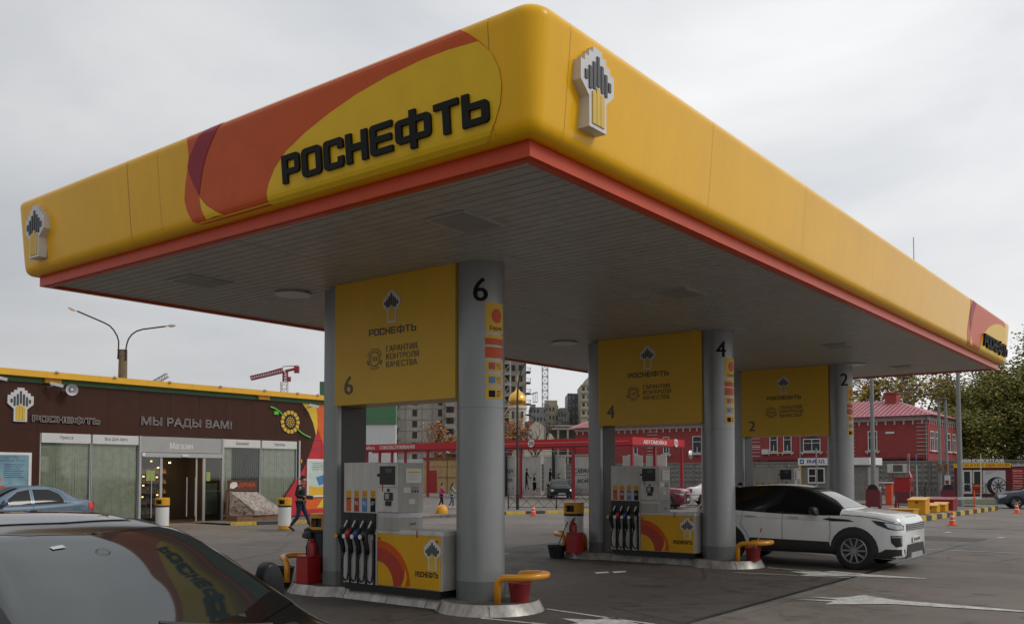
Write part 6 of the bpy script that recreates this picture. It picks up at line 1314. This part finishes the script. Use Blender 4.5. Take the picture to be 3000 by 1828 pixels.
q = MB(); q.box(XF-.12, 17.0, 1.95, XF-.06, 18.7, 2.75); t = thing('notice_board', 'white framed notice fixed high on the concrete fence', 'notice board', (XF,17.8,2)); q.build('frame', 'white_dirty', t); q = MB(); q.box(XF-.13, 17.4, 2.05, XF-.121, 18.2, 2.65); q.build('sheet', 'grey_text', t)
# cones, domes, posts
def cone(label, x, y, h, grp='orange traffic cones'):
    t = thing('traffic_cone', label, 'traffic cone', (0,0,0), grp); q = MB(); q.lathe([(.0,h),(.03,h),(.125,.03)], (0,0,0), 20); b = q.build('cone', 'cone_orange', t, smooth=True)
    q = MB(); q.lathe([(.057,h*.74),(.075,h*.55)], (0,0,0), 20); q.lathe([(.089,h*.42),(.105,h*.25)], (0,0,0), 20); q.build('band', 'white', b, smooth=True); q = MB(); q.box(-.17,-.17,0,.17,.17,.03); q.build('base', 'cone_orange', t); t.location = (x, y, 0); t.rotation_euler = (0,0,.4)
cone('orange cone in the middle, by the striped kerb left of the black bucket', 26.4, 19.55, .50); cone('orange cone on the right, behind the nose of the white off-road car', 29.0, 2.82, .50); cone('orange cone at the right edge, beside the dark blue car', 41.85, 2.81, .52)
q = MB(); q.lathe([(.30,0),(.30,.10),(.27,.25),(.19,.36),(.09,.42),(0,.43)], (25.6,24.35,0), 24); tag(q.build('bollard', 'bin_yellow', smooth=True), 'yellow half-ball bollard near the two children', 'bollard')
t = thing('marker_post', 'thin red and white post with a yellow band near the end of the striped kerb', 'marker post', (43.3,4.9,Z)); q = MB(); q.lathe([(.10,0),(.03,.03),(.03,.45),(.045,.45),(.045,.52),(.03,.52),(.03,.9),(0,.9)], (43.3,4.9,Z), 10); q.build('post', 'cone_orange', t)
t = thing('flag_pole', 'thin white and grey pole in front of the tyre kiosk', 'pole', (71,9.9,0)); q = MB(); q.tube([(71,9.9,0),(71,9.85,3.4)], .035, 8); q.build('post', 'white_dirty', t)
t = thing('sign_post', 'thin grey post standing before the exit booth', 'pole', (55,16.9,0)); q = MB(); q.tube([(55,16.9,0),(55,16.9,3.6)], .06, 8); q.build('post', 'pole_grey', t)
t = thing('bin_bag', 'bulging bag of dark cloth stuffed in the bin by the nearest pillar', 'plastic', (3.05,6.7,.9)); q = MB(); random.seed(4)  # black bag swelling out below the bin hood
for i in range(9): q.lathe([(0,-.05),(.07,-.02),(.06,.04),(0,.07)], (3.05+random.uniform(-.09,.06), 6.72+random.uniform(-.08,.08), .90+random.uniform(-.07,.05)), 7)
q.build('plastic', 'black_plastic', t, smooth=True)
t = thing('floor_board', 'small yellow folding board just behind the nearest rear pillar', 'floor sign', (18.3,21.8,.12)); q = MB(); q.prism([(-.35,0),(.35,0),(.02,.85),(-.02,.85)], lambda a, b, c: (18.4+a, 21.9+c, .12+b), .4); q.build('board', 'bin_yellow', t)
t = thing('road_mirror', 'convex mirror on the right post of the car wash', 'mirror', (56.9,27.5,3.2)); q = MB(); q.lathe([(0,-.09),(.18,-.07),(.32,0),(.35,.02),(.33,.04),(0,.04)], (0,0,0), 20); q.v = [(57.3+a, 27.4+c_, 3.35+b) for a, b, c_ in q.v]; q.build('glass', 'chrome', t, smooth=True); q = MB(); q.bar((56.8,27.75,3.35),(57.3,27.42,3.35),.05); q.build('bracket', 'steel_dark', t)
# low black railings with crossed bars
def railing(label, p, e, n, h=.85):
    t = thing('low_railing', label, 'railing', (*p, 0), 'low black railings'); p = Vector((*p,0)); e = Vector((*e,0)); d = (e-p)/n
    for i in range(n+1): q = MB(); a = p+d*i; q.bar(a, a+Vector((0,0,h)), .05); q.build('post', 'steel_dark', t)
    q = MB()
    for i in range(n):
        a = p+d*i; b = a+d; up_ = Vector((0,0,1))
        for z in (.12, h-.04): q.bar(a+up_*z, b+up_*z, .03)
        for k in range(4):
            c1 = a+d*k/4; c2 = a+d*(k+1)/4; q.bar(c1+up_*.12, c2+up_*(h-.04), .02); q.bar(c1+up_*(h-.04), c2+up_*.12, .02)
        q.build('bars', 'steel_dark', t); q = MB()
railing('low black railing in front of the car wash, between the nearest and middle columns', (31.4,24.9), (37.6,16.9), 4, .80); railing('low black railing by the red crossover', (39.3,16.2), (43.0,13.6), 2, .8)
railing('low black railing beyond the barriers', (60,16.5), (65,12.5), 3, .95); railing('dense black railing right of the red cabinet', (70.5,14.9), (71.2,11.6), 3, 1.15); railing('low black railing in front of the tyre kiosk', (71.3,11.3), (72.5,3.0), 5, 1.15)

# ================================================================== TREES
leaf_mats = {}
def leafm(name, c, var=.35):
    if name not in leaf_mats:
        mm = mat(name, c, rough=.7, var=var, vs=1.1); mm.node_tree.nodes['Principled BSDF'].inputs['Subsurface Weight'].default_value = 0; leaf_mats[name] = mm
    return leaf_mats[name]
m('bark', (0.075,0.06,0.045), rough=.9, var=.3, vs=5); m('bark_pale', (0.26,0.24,0.21), rough=.9, var=.3, vs=5)
def tree(name, label, x, y, h, spread, lm, nleaf, seed, bark='bark', z0=.35, leaf=.22, dens=1.0, grp='trees behind the red house', levels=4, fill=0):
    rnd = random.Random(seed); t = thing(name, label, 'tree', (x, y, 0), grp); q = MB(); tips = []
    def grow(p, d, ln, r_, lv):
        n_ = 3; pts_ = [p]; dd = d.copy()
        for k in range(n_): dd = (dd+Vector((rnd.uniform(-.16,.16), rnd.uniform(-.16,.16), rnd.uniform(-.03,.12)))).normalized(); pts_.append(pts_[-1]+dd*ln/n_)
        q.tube(pts_, [r_*(1-.38*k/n_) for k in range(n_+1)], 5 if lv > 1 else 7, cap=False)
        if lv >= levels-1: tips.extend(pts_[1:])
        if lv >= levels: return
        for k in range(rnd.randint(3, 4) if lv else 7):
            f = rnd.uniform(.35 if lv == 0 else .3, 1); i = min(n_-1, int(f*n_)); b = pts_[i].lerp(pts_[i+1], f*n_-i)
            a = rnd.uniform(0, 2*PI); tilt = rnd.uniform(.45, 1.0); side = Vector((cos(a), sin(a), 0)); nd = (dd*cos(tilt)+side*sin(tilt)*spread+Vector((0,0,.12))).normalized()
            grow(b, nd, ln*rnd.uniform(.48,.68), r_*.52, lv+1)
    grow(Vector((x, y, 0)), Vector((rnd.uniform(-.05,.05), rnd.uniform(-.05,.05), 1)), h*.62, h*.018+.03, 0)
    q.build('trunk', bark, t)
    zt_ = [p for p in tips if p.z > h*z0]; fl_ = []
    for j in range(fill):      # inner boughs that thicken the crown
        a = rnd.uniform(0, 2*PI); zz = rnd.uniform(.06, .93); rr_ = h*.34*spread*math.sqrt(rnd.random())*(1-.45*abs(zz-.5)*2)**.5; fl_.append(Vector((x+rr_*cos(a), y+rr_*sin(a), h*zz)))
    qs = MB()
    for i in range(nleaf):
        c = rnd.choice(fl_ if fl_ and rnd.random() < .55 else zt_)+Vector((rnd.gauss(0,.42), rnd.gauss(0,.42), rnd.gauss(0,.34)))*dens; s_ = leaf*rnd.uniform(.6,1.5); a = rnd.uniform(0, 2*PI); b = rnd.uniform(-1.1, 1.1)
        u = Vector((cos(a), sin(a), 0))*s_; v = Vector((-sin(a)*sin(b), cos(a)*sin(b), cos(b)))*s_*.62
        qs.v += [tuple(c-u), tuple(c-v), tuple(c+u), tuple(c+v)]; o = len(qs.v)-4; qs.f.append((o, o+1, o+2, o+3)); qs.m.append(rnd.choice((0,0,1)) if rnd.random() > .2 else 1)
    qs.build('crown', lm, t, auto='keep'); return t
OL = [leafm('leaf_olive', (.22,.20,.035)), leafm('leaf_ochre', (.42,.29,.035))]; GR = [leafm('leaf_green', (.13,.155,.032)), leafm('leaf_yellowish', (.28,.24,.05))]; RU = [leafm('leaf_rust', (.32,.12,.03)), leafm('leaf_orange', (.42,.19,.05))]
def atV(r, d): p = V(r, d); return p.x, p.y
for i, (r_, d_, h, lm, nl, lb, bk) in enumerate(((41.5,108,14.5,OL,1000,'olive and yellow sparse tree left of the lamp post, above the pink roof','bark'),(46.5,112,14.8,OL,1000,'yellowing airy tree above the chimney of the red house','bark'),
    (49.8,110,15.5,OL,700,'almost bare birch with pale stems over the right end of the roof','bark_pale'),(53.6,113,15.0,RU,800,'half-bare tree with rusty leaves right of the house roof','bark_pale'),(45.0,125,13.5,OL,900,'thin bare tree standing between the yellowing ones','bark'))):
    tree('autumn_tree', lb, *atV(r_, d_), h, 1.0, lm, nl, 20+i, bk, z0=.42, leaf=.22)
for i, (r_, d_, h, lb, fl) in enumerate(((54.5,100,13.4,'dense dark green tree next to the tall grey lamp post',120),(57.5,98,14.4,'dense green tree behind the tyre kiosk, in the middle of the group',150),(61.0,102,17.4,'tallest green tree at the right edge, its top twigs bare',150),(48.6,97,8.8,'low round green tree covering the right end of the red house',130),(50.8,101,11.8,'green tree rising just right of the tall grey lamp post',130),(55.5,92,8.6,'low dense green bush tree right above the tyre kiosk',130),(60.2,92,10.5,'broad dark green tree at the right edge above the kiosk',140))):
    tree('green_tree', lb, *atV(r_, d_), h, 1.15, GR, 18000 if i < 3 else 14000, 40+i, z0=.12, leaf=.14, fill=fl, dens=1.5)
tree('rust_tree', 'small orange tree in front of the unfinished concrete block', *atV(-8.3,98), 6.0, .42, RU, 380, 61, z0=.3, leaf=.16, grp='small autumn trees by the car wash'); tree('rust_tree', 'small bright orange sapling beside the larger orange tree', *atV(-7.0,97), 5.0, .4, RU, 200, 62, z0=.3, leaf=.15, grp='small autumn trees by the car wash')
tree('rust_tree', 'rust-red tree right of the nearest column, beside the dark church roof', *atV(-1.0,108), 7.6, .45, RU, 2600, 63, z0=.12, leaf=.16, fill=30, grp='small autumn trees by the car wash'); tree('bare_tree', 'bare sapling in front of the church gable', *atV(3.0,105), 7.7, .8, OL, 30, 64, z0=.3, leaf=.1, grp='small autumn trees by the car wash')

# ================================================================== PEOPLE
def skinned(name, V_, E_, mt, parent=None, sub=2, org=(0,0,0)):
    me = bpy.data.meshes.new(name); bm = bmesh.new(); ly = bm.verts.layers.skin.verify(); vs = [bm.verts.new((a, b, c)) for a, b, c, r_ in V_]; bm.verts.ensure_lookup_table()
    for a, b in E_: bm.edges.new((vs[a], vs[b]))
    for v, p in zip(vs, V_):
        r_ = p[3]; v[ly].radius = r_ if isinstance(r_, tuple) else (r_, r_)
    vs[0][ly].use_root = True; bm.to_mesh(me); bm.free(); o = bpy.data.objects.new(name, me); col.objects.link(o); me.materials.append(MT[mt] if isinstance(mt, str) else mt)
    s_ = o.modifiers.new('skin', 'SKIN'); s_.use_smooth_shade = True; s_.branch_smoothing = .4; b = o.modifiers.new('sub', 'SUBSURF'); b.levels = sub; b.render_levels = sub
    if parent: o.parent = parent
    return o
m('skin', (.42,.24,.17), rough=.55, var=.05); m('hair_brown', (.05,.035,.025), rough=.8); m('hair_black', (.012,.01,.01), rough=.7); m('jacket_black', (.012,.012,.013), rough=.75, var=.2); m('jeans', (.022,.032,.065), rough=.9, var=.2, vs=20); m('shoe', (.015,.012,.012), rough=.5); m('pink', (.50,.06,.20), rough=.8, var=.25, vs=12); m('mint', (.28,.42,.38), rough=.8, var=.12, vs=10); m('trouser_black', (.012,.012,.015), rough=.85); m('jeans_pale', (.07,.11,.17), rough=.85, var=.15)
def person(label, s, J, cl, hair, loc, rz, grp=None, extra=None):
    """J: joints in the walking pose, x forward, y to the left, z up (for height 1.82), scaled by s"""
    P_ = {k: Vector(v)*s for k, v in J.items()}
    def chain(V_, E_, pts, start=None):
        i = start
        for (p, r_) in pts:
            V_.append((p.x, p.y, p.z, tuple(x*s for x in r_) if isinstance(r_, tuple) else r_*s)); j = len(V_)-1
            if i is not None: E_.append((i, j))
            i = j
        return i
    def mid(a, b, t): return P_[a].lerp(P_[b], t)
    # one continuous body: pelvis, spine, neck, head, limbs, hands with fingers
    V_, E_ = [], []; chain(V_, E_, [(P_['hip'], (.12,.15))]); 
    sp = chain(V_, E_, [(mid('hip','chest',.5), (.10,.13)), (P_['chest'], (.11,.15)), (P_['neck'], .052), (P_['head']+Vector((0,0,-.06))*s, (.07,.062)), (P_['head'], (.095,.075)), (P_['head']+Vector((-.01,0,.075))*s, (.072,.062))], 0)
    chest = 2; hd = sp-1
    chain(V_, E_, [(P_['head']+Vector((.105,0,-.02))*s, .012)], hd); chain(V_, E_, [(P_['head']+Vector((.0,.08,-.01))*s, .014)], hd); chain(V_, E_, [(P_['head']+Vector((.0,-.08,-.01))*s, .014)], hd)
    for sd, sg in (('L',1),('R',-1)):
        a = chain(V_, E_, [(P_['sh'+sd], .052), (P_['el'+sd], .036), (P_['wr'+sd], .024)], chest); d = (P_['wr'+sd]-P_['el'+sd]).normalized(); h = chain(V_, E_, [(P_['wr'+sd]+d*.06*s, (.014,.034))], a); sv = Vector((0,1,0)) if abs(d.y) < .8 else Vector((1,0,0)); sv = (sv-d*sv.dot(d)).normalized(); dn = d.cross(sv)
        for k, fl in enumerate((.075,.085,.08,.062)):
            b = P_['wr'+sd]+d*.085*s+sv*(.03-.02*k)*s; chain(V_, E_, [(b, .009), (b+(d*.6*fl+dn*.012)*s, .0085), (b+(d*fl+dn*.035)*s, .007)], h)
        b = P_['wr'+sd]+d*.03*s+sv*.03*s; chain(V_, E_, [(b+(d*.02+sv*.025)*s, .010), (b+(d*.06+sv*.035)*s, .008)], h)
        chain(V_, E_, [(P_['th'+sd], .082), (P_['kn'+sd], .052), (P_['an'+sd], .036), (P_['an'+sd]+(P_['to'+sd]-P_['an'+sd])*.5, .034), (P_['to'+sd], .028)], 0)
    o = skinned('person', V_, E_, 'skin'); tag(o, label, 'person', grp); ORG[o.name] = (0,0,0)
    # clothes a little outside the body
    V_, E_ = [], []; chain(V_, E_, [(P_['hip']+Vector((0,0,.02))*s, (.145,.175))]); t_ = chain(V_, E_, [(mid('hip','chest',.5), (.135,.165)), (P_['chest'], (.145,.19)), (P_['neck']+Vector((0,0,-.05))*s, (.085,.10)), (P_['neck']+Vector((0,0,.015))*s, (.066,.066))], 0)
    for sd in 'LR': chain(V_, E_, [(P_['sh'+sd]+Vector((0,0,.01))*s, .092), (P_['sh'+sd].lerp(P_['el'+sd],.5), .075), (P_['el'+sd], .064), (mid('el'+sd,'wr'+sd,.9), .044)], 2)
    if cl.get('skirted'): chain(V_, E_, [(P_['hip']+Vector((0,0,-.12))*s, (.16,.19))], 0)
    skinned('jacket', V_, E_, cl['top'], o)
    V_, E_ = [], []; chain(V_, E_, [(P_['hip'], (.128,.155))])
    for sd in 'LR': chain(V_, E_, [(P_['th'+sd], .102), (mid('th'+sd,'kn'+sd,.6), .080), (P_['kn'+sd], .068), (P_['an'+sd]+(P_['kn'+sd]-P_['an'+sd])*.08, .052)], 0)
    skinned('trousers', V_, E_, cl['leg'], o)
    for sd in 'LR':
        V_, E_ = [], []; a_, t2 = P_['an'+sd], P_['to'+sd]; d = (t2-a_); chain(V_, E_, [(a_-Vector((d.x*.25,0,d.z*.1)), .045), (a_+d*.45, .046), (a_+d*.85, .042), (t2, .030)]); skinned('shoe', V_, E_, cl['shoe'], o)
    V_, E_ = [], []; H_ = P_['head']; chain(V_, E_, [(H_+Vector((-.03,0,.05))*s, (.078,.082)), (H_+Vector((-.015,0,.085))*s, (.080,.075)), (H_+Vector((.045,0,.10))*s, (.04,.055))]); a = chain(V_, E_, [(H_+Vector((-.06,0,-.01))*s, (.045,.068))], 0)
    if hair[1]: chain(V_, E_, [(H_+Vector((-.09,0,-.10))*s, (.05,.075)), (H_+Vector((-.14,0,-.25))*s, (.05,.08)), (H_+Vector((-.17,0,-.38))*s, (.03,.055))], a)
    skinned('hair', V_, E_, hair[0], o)
    if extra: extra(o, P_, s)
    o.location = loc; o.rotation_euler = (0,0,rz); return o
walk = dict(hip=(0,0,.96), chest=(.02,0,1.34), neck=(.05,0,1.53), head=(.09,0,1.68), shL=(-.01,.19,1.46), shR=(-.01,-.19,1.46), elL=(-.05,.23,1.18), elR=(-.08,-.23,1.17), wrL=(.16,.14,1.13), wrR=(.16,-.12,1.13),
    thL=(0,.09,.90), thR=(0,-.09,.90), knL=(.17,.09,.53), knR=(-.06,-.09,.50), anL=(.33,.08,.13), anR=(-.33,-.08,.17), toL=(.50,.08,.13), toR=(-.17,-.08,.035))
def folder(o, P_, s):
    q = MB(); q.bar((.22,-.14,1.12),(.40,-.02,1.10),.03,.13); q.build('wallet', 'black_plastic', o)
person('man in a black jacket and dark jeans walking past the bin toward the pumps', 1.0, walk, dict(top='jacket_black', leg='jeans', shoe='shoe'), ('hair_brown', False), (12.58, 18.65, 0), math.radians(-55), None, folder)
kid = dict(walk); kid.update(anL=(.12,.09,.08), toL=(.26,.09,.03), knL=(.12,.09,.52), anR=(-.22,-.09,.10), toR=(-.08,-.09,.03), knR=(-.02,-.09,.52), wrR=(.42,-.10,1.20), elR=(.18,-.20,1.25), wrL=(.35,.1,1.15), elL=(.14,.2,1.2))
person('child in a pink jacket and black trousers with dark hair, left of the pair', .75, kid, dict(top='pink', leg='trouser_black', shoe='shoe', skirted=True), ('hair_black', False), (31.1, 29.4, 0), math.radians(-40), 'children walking by the shed')
person('child in a mint jacket with long black hair beside the nearest column', .75, kid, dict(top='mint', leg='jeans_pale', shoe='white', skirted=True), ('hair_black', True), (31.38, 28.87, 0), math.radians(-40), 'children walking by the shed')
